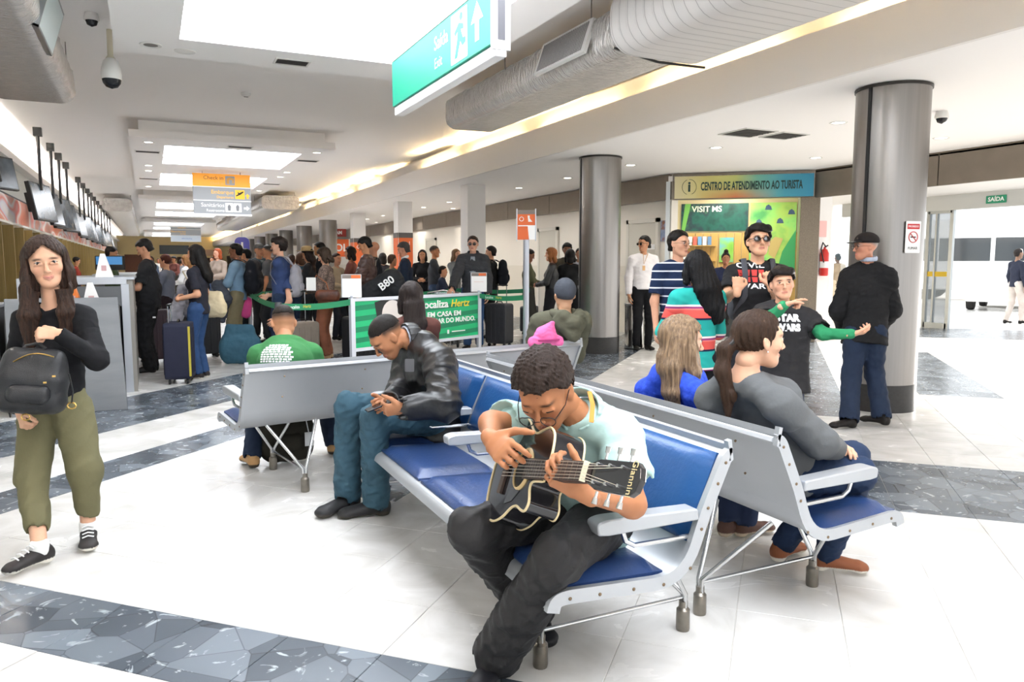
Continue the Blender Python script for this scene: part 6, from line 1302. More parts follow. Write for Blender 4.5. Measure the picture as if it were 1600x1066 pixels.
# ---- check-in monitors on ceiling poles
SCR = mat('monitor_glass', '#22272d', .22, var=1, scale=3, col2='#59646d', spec=.4)
for k, y in enumerate((17.2, 19.3, 20.9, 22.7, 26.4, 28.3, 30.3, 31.9, 33.8, 36, 38.5, 41, 44, 47)):
    t = thing('check_in_monitor', 'black check-in monitor on a ceiling pole, %s from the front' % (wd + ['eleventh', 'twelfth', 'thirteenth', 'fourteenth'])[k], 'monitor', (-1.80, y, 0), 0, 'monitors over the check-in desks'); MB().bb(-.07, .07, -.07, .07, ZM - .16, ZM).build('ceiling_box', BLACK, t); MB().tube([(0, 0, ZM - .16), (0, 0, 2.85)], .03, 8).build('pole', BLACK, t, smooth=40)
    M = Matrix.Translation((0, 0, 2.62)) @ Matrix.Rotation(math.radians((78, 84, 74)[k % 3]), 4, 'Z') @ Matrix.Rotation(math.radians(-10), 4, 'X'); MB().bb(-.55, .55, -.04, .04, -.36, .36, M).build('casing', BLACK, t, bevel=.01); MB().bb(-.52, .52, -.044, -.04, -.33, .33, M).build('screen', SCR, t); MB().bb(-.2, .2, .04, .2, -.16, .2, M).build('bracket', BLACK, t)
# ================================================================== DESKS, QUEUE BARRIERS, BOOTH, LUGGAGE
MET = mat('brushed_grey_panel', '#8f9195', .32, .6, var=.15, scale=3, stretch=(1, 1, 4)); DKG = mat('dark_grey_laminate', '#4a4b4d', .5); SIL = mat('silver_trim', '#b9bcc2', .35, .6)
t = thing('check_in_desk', 'grey metal check-in desk with leaflet stands behind the walking woman', 'desk', (-.75, 8.9, 0))
MB().prism([(-.48, 0), (.50, 0), (.46, 1.12), (-.48, 1.12)], 0, .05, frameM((0, -.47, 0), (1, 0, 0), (0, 0, 1))).build('end_panel', MET, t, bevel=.004)
MB().bb(-.50, .44, -.45, 2.0, .04, 1.0).build('carcass', DKG, t); MB().bb(-.52, .52, .58, .66, 1.22, 1.29).build('portal_head', SIL, t, bevel=.004); MB().bb(.46, .54, .58, .66, 0, 1.22).build('portal_post', SIL, t, bevel=.004); MB().bb(-.52, -.46, .58, .66, 0, 1.22).build('portal_post', SIL, t, bevel=.004)
MB().bb(.52, .58, .62, 2.0, 0, 1.27).build('front_panel', mat('taupe_panel', '#8a857e', .45), t); MB().bb(-.5, .6, .6, 2.05, 1.27, 1.30).build('counter_top', SIL, t, bevel=.004); MB().bb(-.46, .46, .56, .58, .98, 1.20).build('portal_infill', mat('dark_infill', '#5c5e60', .4), t)
for k, (lx, ly, c, lab) in enumerate(((.05, -.12, '#e07a30', 'orange'), (.22, -.2, '#ece9e6', 'white'), (.30, .75, '#ece9e6', 'tall white'))):
    z = 1.0 if k < 2 else 1.30; s_ = thing('leaflet_stand', '%s tent-shaped leaflet stand on the grey desk' % lab, 'stand', (-.75 + lx, 8.9 + ly, z)); M = frameM((0, 0, 0), (1, 0, 0), (0, 0, 1))
    MB().prism([(-.09, 0), (.09, 0), (.01, .26), (-.03, .26)], -.08, .08, M).build('card', mat('card_' + c.strip('#'), c, .5), s_, bevel=.002); MB().prism(rrect(.05, .06, .004, 2, 0, .1), .0805, .083, M).build('logo', mat('leaflet_logo', '#c9a0a0', .5), s_)
t = thing('check_in_desk', 'dark grey check-in desk at the left edge behind the walking woman', 'desk', (-1.85, 9.1, 0)); MB().bb(-.55, .5, -.3, .3, .06, 1.02).build('carcass', DKG, t); MB().bb(-.57, .52, -.33, .33, 1.02, 1.05).build('counter_top', SIL, t, bevel=.004); MB().bb(-.5, .45, -.28, .28, 0, .06).build('kick_plate', BLACK, t)
for k, y in enumerate((12.6, 16.6, 19.2)):
    t = thing('check_in_desk', 'check-in desk behind the heavy man, %s in the row' % wd[k + 1], 'desk', (-.75, y, 0)); MB().bb(-.5, .44, -.6, .6, 0, 1.0).build('carcass', DKG, t); MB().bb(.44, .5, -.6, .6, 0, 1.22).build('front_panel', mat('taupe_panel'), t); MB().bb(-.2, .54, -.62, .62, 1.22, 1.25).build('counter_top', SIL, t)
c = J(172, 411, 9.6); t = thing('desk_display', 'small blue and black display screen above the second desk', 'monitor', (c[0], c[1], 1.25)); dz = c[2] - 1.25
M = frameM((0, 0, dz), _rt, (0, 0, 1)); MB().prism(rrect(.36, .18, .01, 2), -.02, .02, M).build('casing', BLACK, t); sc_ = MB().prism(rrect(.33, .10, .004, 2, 0, .03), .02, .022, M).build('screen', mat('screen_blue', '#3f6f9c', .2, emis='#3f6f9c', estr=.5), t); text('AZUL 08:40', .05, LETTER_W, sc_, M @ Matrix.Translation((0, .03, .023)), 'lettering', .0005, 'CENTER') if False else None; MB().tube([(0, 0, dz - .09), (0, 0, 0)], .02, 8).build('stand', BLACK, t)
for k, (y, x) in enumerate(((13.4, -2.2), (15.1, -2.2))):
    t = thing('wall_monitor', 'wall-mounted screen over the desks, %s from the left edge' % wd[k], 'monitor', (x, y, 2.95)); M = Matrix.Rotation(math.radians(60), 4, 'Z') @ Matrix.Rotation(math.radians(-10), 4, 'X'); MB().bb(-.42, .42, -.03, .03, -.28, .28, M).build('casing', BLACK, t, bevel=.01); MB().bb(-.39, .39, -.034, -.03, -.25, .25, M).build('screen', SCR, t); MB().bb(-.33, .0, -.05, .05, -.05, .05).build('bracket', BLACK, t)
# ---- queue barriers
TAPE = mat('green_tape', '#1f7d55', .6); TXT_Y = mat('tape_yellow_letters', '#d8c23a', .6); POSTM = mat('post_aluminium', '#b4b8c2', .35, .7)
def post(label, x, y, h_=1.0, r=.033, base=True, sign=None):
    t = thing('barrier_post', label, 'post', (x, y, 0), 0, 'queue barrier posts'); MB().lathe([(.17, 0), (.17, .012), (.05, .03)], 28).build('base', mat('post_base', '#8f8d8a', .4, .7), t, smooth=40) if base else None
    MB().lathe([(r, .0), (r, h_)], 16).build('shaft', POSTM, t, smooth=40); MB().lathe([(r + .012, h_ - .12), (r + .012, h_ - .02), (r, h_)], 16).build('tape_head', mat('post_head', '#3c3e40', .5), t, smooth=40); return t
def tape(label, a, b, z0=.95, w=.075, txt=True):
    a, b = Vector((a[0], a[1], z0)), Vector((b[0], b[1], z0)); t = thing('barrier_tape', label, 'tape', tuple(a), 0, 'green queue tapes'); d = b - a; L_ = d.length; n_ = 12; vs = []
    dn_ = d.normalized(); sgn = Vector((-dn_.y, dn_.x, 0)) * .0015
    for s_ in (1, -1): vs += [tuple(d * (i / n_) + Vector((0, 0, -.03 * math.sin(math.pi * i / n_) + q * w / 2)) + sgn * s_) for i in range(n_ + 1) for q in (1, -1)]
    m_ = 2 * (n_ + 1); fs = [(2 * i, 2 * i + 1, 2 * i + 3, 2 * i + 2) for i in range(n_)] + [(m_ + 2 * i, m_ + 2 * i + 2, m_ + 2 * i + 3, m_ + 2 * i + 1) for i in range(n_)]; MB().add(vs, fs).build('strap', TAPE, t)
    if txt:
        M0 = frameM(tuple(-sgn * 2.4 if (-sgn).dot(Vector((0, -1, 0))) > 0 else sgn * 2.4), dn_ if dn_.dot(Vector(_rt)) > 0 else -dn_, (0, 0, 1)); x = .15; k = 0
        if dn_.dot(Vector(_rt)) < 0: x = -L_ + .15
        e_ = x + L_ - .3
        while x < e_ - .4:
            text('Localiza', .055, LETTER_W, t, M0 @ Matrix.Translation((x, -.02, 0)), 'lettering', .0004); text('Hertz', .055, TXT_Y, t, M0 @ Matrix.Translation((x + .23, -.02, 0)), 'lettering', .0004); x += .75
    return t
PA, PB = (2.38, 9.83), (4.66, 10.94); SP = (1.48, 13.1); OP = (5.03, 10.02); P3 = (1.35, 9.15)
post('steel barrier post on a round base beside the blue T-shirt youth', *SP, 1.04); post('slim barrier post behind the green T-shirt man', *P3, 1.0)
tape('green queue tape from the slim post to the poster frame', P3, PA); tape('green queue tape from the poster frame to the orange sign post', PB, (OP[0] - .03, OP[1])); tape('green queue tape far back behind the trolley', (5.2, 13.4), (6.4, 12.6)); tape('green queue tape between the two barrier posts', P3, SP); tape('green queue tape behind the blue shirt man', SP, (2.6, 15.5)); tape('green queue tape behind the leather jacket man', (3.2, 12.0), (4.9, 12.9))
t = thing('poster_frame', 'framed green car hire poster standing behind the bench', 'poster', (*PA, 0)); d = Vector((PB[0] - PA[0], PB[1] - PA[1], 0)); L_ = d.length; MP = frameM((0, 0, 0), d, (0, 0, 1)); FRM = mat('frame_light_alu', '#cfd2da', .35, .5)
for x in (0, L_): MB().bb(x - .035, x + .035, -.0, 1.0, -.025, .025, MP).build('frame_post', FRM, t, bevel=.004); MB().bb(x - .03, x + .03, 0, .015, -.2, .2, MP).build('foot', FRM, t)
for y0 in (.955, .29): MB().bb(.035, L_ - .035, y0, y0 + .045, -.02, .02, MP).build('frame_rail', FRM, t)
pg = mat('poster_green', '#12a368', .45); nt = pg.node_tree; ge = node(nt, 'ShaderNodeNewGeometry'); sx = node(nt, 'ShaderNodeSeparateXYZ'); nt.links.new(ge.outputs['Position'], sx.inputs[0]); wv_ = node(nt, 'ShaderNodeTexWave', bands_direction='Z'); wv_.inputs['Scale'].default_value = 2.2; wv_.inputs['Distortion'].default_value = .0; mp = node(nt, 'ShaderNodeMapping'); mp.inputs['Rotation'].default_value = (0, .06, 0); nt.links.new(ge.outputs['Position'], mp.inputs[0]); nt.links.new(mp.outputs[0], wv_.inputs[0]); rp = node(nt, 'ShaderNodeValToRGB'); rp.color_ramp.interpolation = 'CONSTANT'; rp.color_ramp.elements[0].color = (*lin('#0d7f58'), 1); rp.color_ramp.elements[1].position = .45; rp.color_ramp.elements[1].color = (*lin('#15b073'), 1); nt.links.new(wv_.outputs[0], rp.inputs[0]); nt.links.new(rp.outputs[0], nt.nodes['Principled BSDF'].inputs['Base Color'])
ps = MB().bb(.035, L_ - .035, .335, .955, -.008, .008, MP).build('poster_sheet', pg, t)
PM = lambda x, y: MP @ Matrix.Translation((x, y, .0095))
text('Localiza', .155, LETTER_W, ps, PM(1.22, .85), 'lettering', .0006, bold=.004, fit=.60); text('Hertz', .155, mat('poster_yellow', '#f0d02c', .5), ps, PM(1.88, .85), 'lettering', .0006, bold=.002, shear=.2, fit=.42)
text('EM CASA EM', .10, LETTER_W, ps, PM(1.38, .70), 'lettering', .0006, bold=.003, fit=.72); text('LUGAR DO MUNDO.', .10, LETTER_W, ps, PM(1.38, .60), 'lettering', .0006, bold=.003, fit=1.05)
MB().prism([(.3, .335), (1.15, .335), (1.12, .44), (.98, .50), (.5, .50), (.34, .44)], .009, .011, MP).build('portrait_shoulders', mat('portrait_navy', '#2a3a44', .6), ps); MB().prism([(.38, .93), (.5, .955), (.98, .955), (1.05, .9), (1.0, .62), (.44, .62)], .009, .0105, MP).build('portrait_hair', mat('portrait_dark', '#2c2c2c', .6), ps); MB().prism(arc(.70, .76, .19, 0, 350, 20), .0105, .012, MP).build('portrait_face', mat('portrait_pale', '#ddd5d0', .6), ps); MB().bb(1.8, 1.84, .40, .46, .009, .011, MP).build('icon', LETTER_W, ps); text('0800 979 2000', .035, LETTER_W, ps, PM(1.88, .43), 'lettering', .0005) if False else MB().bb(1.9, 2.2, .42, .435, .009, .0105, MP).build('small_print', LETTER_W, ps)
def board(label, x, y, z, w=.26, h_=.30, stem=0):
    t = thing('notice_holder', label, 'notice', (x, y, z)); M = frameM((0, 0, 0), _rt, (0, 0, 1)); MB().prism(rrect(w, h_, .006, 2, 0, h_ / 2 + .01), -.008, .008, M).build('holder', mat('acrylic_white', '#f1efee', .3), t); MB().bb(-w / 2 + .005, w / 2 - .005, h_ - .045, h_ + .005, .008, .010, M).build('header', mat('notice_taupe', '#7b716b', .5), t); MB().bb(.0, w / 2 - .01, h_ - .04, h_, .010, .012, M).build('orange_logo', PO, t); MB().bb(-w * .3, w * .3, h_ * .55, h_ * .56, .008, .010, M).build('red_line', mat('notice_red_line', '#d89080', .6), t); MB().bb(-w / 2, -w / 2 + .012, .01, h_ + .01, -.01, .012, M).build('side_clip', SIL, t); MB().tube([(0, 0, -.0), (0, 0, .03)], .02, 8).build('stem', POSTM, t)
board('white notice holder on the left post of the poster frame', *PA, 1.0); board('white notice holder on the right post of the poster frame', *PB, 1.0, .25, .30)
t = thing('sign_post', 'aluminium post carrying an orange information panel', 'sign', (*OP, 0)); MB().lathe([(.045, 0), (.045, 1.80)], 18).build('pole', POSTM, t, smooth=40); MB().lathe([(.2, 0), (.2, .015), (.06, .03)], 28).build('base', mat('post_base'), t, smooth=40); M = frameM((0, 0, 1.80), _rt, (0, 0, 1)); pn = MB().bb(-.13, .13, 0, .42, -.012, .012, M).build('panel', PO, t); MB().bb(-.13, .13, .37, .43, -.013, .014, M).build('header', mat('notice_taupe'), pn); MB().bb(-.145, -.13, -.02, .45, -.02, .02, M).build('edge', SIL, pn); MB().bb(.13, .145, -.02, .45, -.02, .02, M).build('edge', SIL, pn); MB().prism([(.04, .0), (.13, .0), (.13, .21), (.02, .21)], .012, .014, M).build('white_corner', LETTER_W, pn); MB().bb(-.12, .12, .195, .21, .013, .015, M).build('white_line', LETTER_W, pn); MB().tube([M @ Vector((-.07 + .03 * math.cos(q), .30 + .03 * math.sin(q), .014)) for q in np.linspace(0, 6.28, 13)], .005, 6, caps=False).build('symbol', LETTER_W, pn); MB().prism([(.03, .26), (.09, .26), (.05, .31), (.05, .35), (.02, .35)], .012, .015, M).build('symbol', LETTER_W, pn)
# ---- litter bin, extinguisher, booth
t = thing('litter_bin', 'polished steel litter bin next to the second column', 'bin', (7.46, 10.72, 0)); MB().lathe([(.165, .02), (.17, .72), (.175, .75)], 32, caps=False).build('drum', mat('polished_steel', '#cfcdca', .12, 1.), t, smooth=40); MB().lathe([(.17, 0), (.17, .02)], 32).build('base_ring', BLACK, t); MB().lathe([(.178, .75), (.178, .775), (.12, .78), (.12, .72)], 32, caps=False).build('rim', SIL, t, smooth=40)
wp = struct(MB().bb(11.22, 11.72, 10.44, 10.56, 0, 2.95).build('wall_extinguisher', mat('bright_wall', '#e8e6e4', .6)))
t = thing('fire_extinguisher', 'red fire extinguisher on the white wall by the entrance', 'extinguisher', (11.48, 10.36, 1.22)); MB().lathe([(.07, 0), (.078, .02), (.078, .42), (.05, .49), (.02, .51), (.02, .54)], 24).build('cylinder', mat('extinguisher_red', '#c8302a', .3), t, smooth=40); MB().tube([(0, 0, .54), (.06, -.02, .57)], .012, 8).build('lever', BLACK, t); MB().tube([(0, -.03, .54), (-.12, -.06, .62), (-.15, -.05, .5), (-.10, -.08, .25)], .012, 8).build('hose', BLACK, t, smooth=60); MB().bb(-.05, .05, .07, .085, .08, .40).build('wall_bracket', SIL, t); MB().lathe([(.0785, .15), (.0785, .27)], 24, caps=False).build('label_band', LETTER_W, t)
tag(MB().bb(11.38, 11.58, 10.425, 10.438, 1.95, 2.25).build('extinguisher_sign', mat('faded_pink_sign', '#e8b8b4', .6)), 'faded red extinguisher sign above the extinguisher', 'sign')
# booth shell and contents: local frame MD (x along the opening, y into the booth)
TIM = mat('pale_timber', '#c9a25c', .5, var=.15, scale=4, stretch=(20, 20, .5))
wbk = struct(MB().bb(-.1, DL + .05, 1.98, 2.08, 0, 3.0, MD).build('wall_booth_back', mat('booth_wall', '#d9c79a', .6))); struct(MB().bb(-.14, -.06, 0, 2.05, 0, 3.0, MD).build('wall_booth_left', mat('booth_side', '#cdd3d6', .6))); struct(MB().bb(DL - .02, DL + .06, .3, 2.05, 0, 3.0, MD).build('wall_booth_right', mat('booth_side')))
struct(MB().bb(-.1, DL + .05, 0, 2.05, 3.0, 3.1, MD).build('ceiling_booth', WHITE))
for k in range(16): MB().bb(-.05 + k * .16, .095 + k * .16, 1.955, 1.98, .0, 2.1, MD).build('timber_board', TIM, wbk, bevel=.003)
l = bpy.data.lights.new('booth_lamp', 'AREA'); l.energy = 45; l.size = 1.2; l.color = (1, .96, .88); lo = bpy.data.objects.new('booth_lamp', l); COL.objects.link(lo); lo.location = MD @ Vector((1.25, 1.0, 2.97))
def pic(name, label, x0, x1, z0, z1, m_, y=1.94): o = MB().bb(x0, x1, y, y + .012, z0, z1, MD).build(name, m_); return tag(o, label, 'poster')
def multi(name, cols, sc, dist=0., rough=.35):
    m = mat(name, cols[0][1], rough); nt = m.node_tree; ge = node(nt, 'ShaderNodeNewGeometry'); n = node(nt, 'ShaderNodeTexNoise'); n.inputs['Scale'].default_value = sc; n.inputs['Detail'].default_value = 3; n.inputs['Distortion'].default_value = dist; nt.links.new(ge.outputs['Position'], n.inputs['Vector']); rp = node(nt, 'ShaderNodeValToRGB'); el = rp.color_ramp.elements
    while len(el) < len(cols): el.new(.5)
    for e, (p_, c_) in zip(el, cols): e.position = p_; e.color = (*lin(c_), 1)
    nt.links.new(n.outputs[0], rp.inputs[0]); nt.links.new(rp.outputs[0], nt.nodes['Principled BSDF'].inputs['Base Color']); return m
o = pic('tourism_poster', 'dark green tourism poster reading VISITMS above the brochure shelf', .12, 1.50, 2.14, 2.72, multi('dark_green_photo', [(.3, '#0f2a28'), (.5, '#1f5a4c'), (.62, '#24343c'), (.75, '#3f7a50')], 3.2))
text('VISIT', .17, mat('pale_green_letters', '#dfe8c8', .5), o, MD @ frameM((.34, 1.937, 2.60), (1, 0, 0), (0, 0, 1)), 'lettering', .001, bold=.003, fit=.38); text('MS', .17, LETTER_W, o, MD @ frameM((.75, 1.937, 2.60), (1, 0, 0), (0, 0, 1)), 'lettering', .001, bold=.003, fit=.2)
MB().prism([(.13, 2.14), (.2, 2.14), (.32, 2.72), (.2, 2.72)], 0, .002, MD @ frameM((0, 1.939, 0), (1, 0, 0), (0, 0, 1))).build('leaf_motif', mat('leaf_green', '#6fae4e', .5), o)
o = pic('wall_map', 'large green and yellow tourist map on the booth wall', 1.54, 2.46, 1.25, 2.72, multi('map_print', [(.3, '#6fae5a'), (.45, '#a8c860'), (.58, '#8fcf6c'), (.72, '#4f9a58')], 2.2))
MB().prism([(2.1, 1.25), (2.46, 1.25), (2.46, 2.15), (2.34, 1.95), (2.2, 1.7)], 0, .002, MD @ frameM((0, 1.938, 0), (1, 0, 0), (0, 0, 1))).build('map_sea', mat('map_sea_green', '#3f9a5c', .5), o)
for x, z in ((1.9, 2.62), (1.72, 2.32), (2.14, 2.34), (2.36, 2.52), (1.93, 2.18)): MB().prism([(-.07, -.05), (.07, -.05), (.05, .02), (.0, .06), (-.05, .03)], 0, .003, MD @ frameM((x, 1.938, z), (1, 0, 0), (0, 0, 1))).build('map_symbol', mat('map_symbol', '#3f5570', .6), o)
MB().prism([(-.12, -.2), (.0, -.3), (.08, -.1), (.16, .12), (.0, .16), (-.12, .05)], 0, .003, MD @ frameM((2.05, 1.937, 1.85), (1, 0, 0), (0, 0, 1))).build('map_region', mat('map_tan', '#c0a868', .6), o)
pic('blue_green_poster', 'small blue and green poster between the brochure shelves and sunglasses man', .93, 1.22, 1.48, 2.0, multi('blue_green_photo', [(.35, '#2f86c0'), (.5, '#66b0d8'), (.6, '#8abf4a'), (.7, '#4f9a3c')], 1.4), 1.93)
for k, z in enumerate((1.82, 1.50)):
    sh_ = MB().bb(.18, .85, 1.80, 1.955, z, z + .02, MD).build('brochure_shelf', TIM); tag(sh_, '%s timber shelf of brochures in the tourist booth' % ('upper', 'lower')[k], 'shelf')
    for j in range(6 if k == 0 else 4):
        x = .22 + .1 * j; cc = ['#9fc3b4', '#e8e4dc', '#c05a4a', '#5f8fb8', '#d8dfe6', '#4a6f94'][(j + k) % 6]; M = MD @ frameM((x, 1.86, z + .02), (1, 0, 0), (0, -.25 * 0 + .3, 1)); o = MB().bb(-.04, .04, 0, .19, -.008, .008, M).build('brochure', mat('brochure_' + cc.strip('#'), cc, .5)); tag(o, 'brochure %s from the left on the %s booth shelf' % (wd[j], ('upper', 'lower')[k]), 'brochure', 'brochures in the tourist booth')
t = thing('booth_counter', 'dark counter with a pale top inside the tourist booth', 'counter', tuple(MD @ Vector((1.0, .9, 0)))); MR = MD.to_3x3().to_4x4(); MB().bb(-.75, .55, -.2, .2, 0, 1.22, MR).build('front', mat('counter_dark', '#3a3d3c', .5), t); MB().bb(-.78, .58, -.23, .23, 1.22, 1.34, MR).build('counter_top', mat('counter_pale', '#d8d4ca', .5), t, bevel=.01)
# sign above the booth
sgm = mat('booth_sign_print', '#d8c98c', .4); nt = sgm.node_tree; tc = node(nt, 'ShaderNodeTexCoord'); sx = node(nt, 'ShaderNodeSeparateXYZ'); nt.links.new(tc.outputs['Generated'], sx.inputs[0]); rp = node(nt, 'ShaderNodeValToRGB'); el = rp.color_ramp.elements
for p_, c_ in ((.22, '#cfc47a'), (.45, '#b9bf72'), (.6, '#6fae9a'), (.8, '#3f93a8')): q = el.new(p_); q.color = (*lin(c_), 1)
el[0].position = 0; el[0].color = (*lin('#d9d0a8'), 1); el[-1].position = 1; el[-1].color = (*lin('#2a86a8'), 1)
nt.links.new(sx.outputs[0], rp.inputs[0]); rd = node(nt, 'ShaderNodeMix', data_type='RGBA'); mr = node(nt, 'ShaderNodeMath', operation='MULTIPLY'); sb = node(nt, 'ShaderNodeMath', operation='SUBTRACT'); sb.inputs[0].default_value = .55; nt.links.new(sx.outputs[2], sb.inputs[1]); ab = node(nt, 'ShaderNodeMath', operation='SUBTRACT'); nt.links.new(sx.outputs[0], ab.inputs[0]); ab.inputs[1].default_value = .45; a2 = node(nt, 'ShaderNodeMath', operation='ABSOLUTE'); nt.links.new(ab.outputs[0], a2.inputs[0]); a3 = node(nt, 'ShaderNodeMapRange'); a3.inputs[1].default_value = .3; a3.inputs[2].default_value = 0.; nt.links.new(a2.outputs[0], a3.inputs[0]); m2 = node(nt, 'ShaderNodeMath', operation='MULTIPLY'); m2.inputs[1].default_value = 1.6; nt.links.new(sb.outputs[0], m2.inputs[0]); m2.use_clamp = True; nt.links.new(m2.outputs[0], mr.inputs[0]); nt.links.new(a3.outputs[0], mr.inputs[1]); nt.links.new(mr.outputs[0], rd.inputs[0]); nt.links.new(rp.outputs[0], rd.inputs[6]); rd.inputs[7].default_value = (*lin('#c9583f'), 1); nt.links.new(rd.outputs[2], nt.nodes['Principled BSDF'].inputs['Base Color'])
t = thing('booth_sign', 'rainbow coloured tourist service centre sign above the booth', 'sign', tuple(MD @ Vector((DL / 2, -.05, 2.88)))); MS = MR; pb = MB().bb(-DL / 2 + .02, DL / 2 - .02, -.02, .02, -.21, .20).build('sign_board', sgm, t); pb.matrix_local = MS
T2 = lambda x, z: MS @ frameM((x, -.024, z), (1, 0, 0), (0, 0, 1))
text('CENTRO DE ATENDIMENTO AO TURISTA', .21, mat('sign_dark_green', '#24413c', .5), t, T2(-DL / 2 + .50, .0), 'lettering', .002, bold=.006, fit=1.80); text('i', .26, mat('sign_dark_green'), t, T2(-DL / 2 + .29, .0), 'lettering', .002, 'CENTER', bold=.008); MB().tube([T2(-DL / 2 + .29, 0) @ Vector((.13 * math.cos(q), .14 * math.sin(q), .002)) for q in np.linspace(-1.2, 1.6, 12)], .004, 6).build('logo_ring', mat('sign_dark_green'), t); MB().tube([T2(-DL / 2 + .29, 0) @ Vector((.13 * math.cos(q), .14 * math.sin(q), .002)) for q in np.linspace(1.9, 4.4, 12)], .004, 6).build('logo_ring', mat('sign_dark_green'), t)
# ---- wall fittings
for k, (y0, y1, lab) in enumerate(((12.25, 13.2, 0), (16.3, 17.2, 0), (25.0, 25.9, 0))):
    dr = struct(MB().bb(9.0, 9.04, y0, y1, 0, 2.26).build('door_%d' % (k + 2), mat('door_paint', '#c9c5ba' if k != 1 else '#b9c2c4', .5)))
    for yy in (y0 - .03, y1 + .03): MB().bb(8.985, 9.04, yy - .04, yy + .04, 0, 2.34).build('door_jamb', mat('jamb_paint', '#d8d4ca', .5), dr)
    MB().bb(8.985, 9.04, y0 - .07, y1 + .07, 2.26, 2.34).build('door_lintel', mat('jamb_paint'), dr); MB().tube([(8.97, y0 + .12, 1.05), (8.96, y0 + .22, 1.05)], .012, 8).build('door_handle', CHROME, dr)
tag(MB().bb(9.02, 9.035, 11.92, 12.14, 1.88, 2.28).build('wall_print', multi('landscape_print', [(.3, '#3a4a6a'), (.5, '#8a9ab8'), (.65, '#8a5a44')], 6)), 'small landscape print on the wall beside the booth', 'picture')
t = thing('restroom_sign', 'small black and white restroom pictogram sticking out by the door', 'sign', (8.95, 12.3, 1.78)); MB().bb(-.12, .05, -.01, .01, -.05, .05).build('plate', LETTER_W, t); MB().bb(-.1, -.04, -.013, .013, -.03, .03).build('symbol', LETTER_K, t)
MB_ = None
for k, (x, y, w, z0, z1, c, txt, lab) in enumerate(((7.4, 33, 1.0, 1.75, 2.5, '#e0662e', 'GOL', 'orange airline sign over the far counters'), (7.35, 33.2, 1.0, 2.62, 2.95, '#8f2a26', 'LATAM', 'dark red airline sign above the orange one'))):
    t = thing('airline_sign', lab, 'sign', (x, y, (z0 + z1) / 2)); MB().box((0, 0, 0), (w, .08, z1 - z0)).build('panel', mat('airline_' + c.strip('#'), c, .5), t); text(txt, (z1 - z0) * .6, LETTER_W, t, frameM((0, -.045, 0), (1, 0, 0), (0, 0, 1)), 'lettering', .002, 'CENTER', bold=.01); MB().tube([(0, 0, (z1 - z0) / 2), (0, 0, ZL - (z0 + z1) / 2)], .02, 6).build('hanger', SIL, t)
t = thing('hanging_sign', 'rounded violet-blue hanging sign far down the hall', 'sign', (5.2, 49, 2.5)); MB().prism(rrect(.85, 1.1, .3, 6), -.05, .05, frameM((0, 0, 0), (1, 0, 0), (0, 0, 1))).build('panel', mat('violet_blue', '#4a4fae', .4), t, smooth=40); MB().bb(-.06, .06, -.06, -.05, -.2, .25).build('symbol', LETTER_W, t); MB().tube([(0, 0, .55), (0, 0, ZM - 2.49)], .02, 6).build('hanger', SIL, t)
t = thing('exit_sign', 'small green SAÍDA sign on the entrance door header', 'sign', (15.93, 10.0, 2.78)); MS2 = frameM((0, 0, 0), (0, -1, 0), (0, 0, 1)); MB().prism(rrect(.42, .16, .01, 2), -.012, .0, MS2).build('plate', mat('exit_green', '#1f8a66', .4), t); text('SAÍDA', .12, LETTER_W, t, MS2 @ Matrix.Translation((0, 0, .002)), 'lettering', .001, 'CENTER', bold=.002)
# ---- luggage and trolleys on the floor
suitcase('taupe hard suitcase with raised handle behind the green T-shirt man', 1.95, 11.1, math.radians(15), '#7f7368', .44, .26, .56, .42); suitcase('black suitcase beside the taupe one behind the poster post', 2.75, 11.0, math.radians(25), '#202024', .42, .26, .62, .4); suitcase('dark grey suitcase beside the man in sunglasses', 5.5, 12.0, math.radians(-60), '#3a3b40', .44, .26, .70, .3); suitcase('charcoal wheeled case pulled by the auburn-haired woman', 7.05, 13.9, math.radians(40), '#45484c', .42, .25, .52, .5); suitcase('black suitcase near the man in the light blue shirt', .7, 12.6, math.radians(10), '#1d1e22', .5, .3, .7, .1); suitcase('dark wine suitcase behind the man at the counter', .05, 12.2, math.radians(10), '#33222a', .46, .28, .72, .2)
o = softbag('tote_bag', 'large teal blue tote bag standing behind the wavy-haired woman', 'bag', [(A3(.98, 11.6, .22), A3(1.32, 11.45, .22), .22, .22, (0, 0, 1), .12), (A3(1.0, 11.6, .42), A3(1.3, 11.46, .42), .16, .16, (0, 0, 1), .06)], fabric('teal_canvas', '#3d6478'), h=.016)
o = softbag('child_backpack', 'bright pink bag hanging by the steel barrier post', 'bag', [(J(385, 470, 12.3), J(384, 492, 12.3), .09, .08, None, .06)], fabric('hot_pink', '#e0559a'), h=.016)
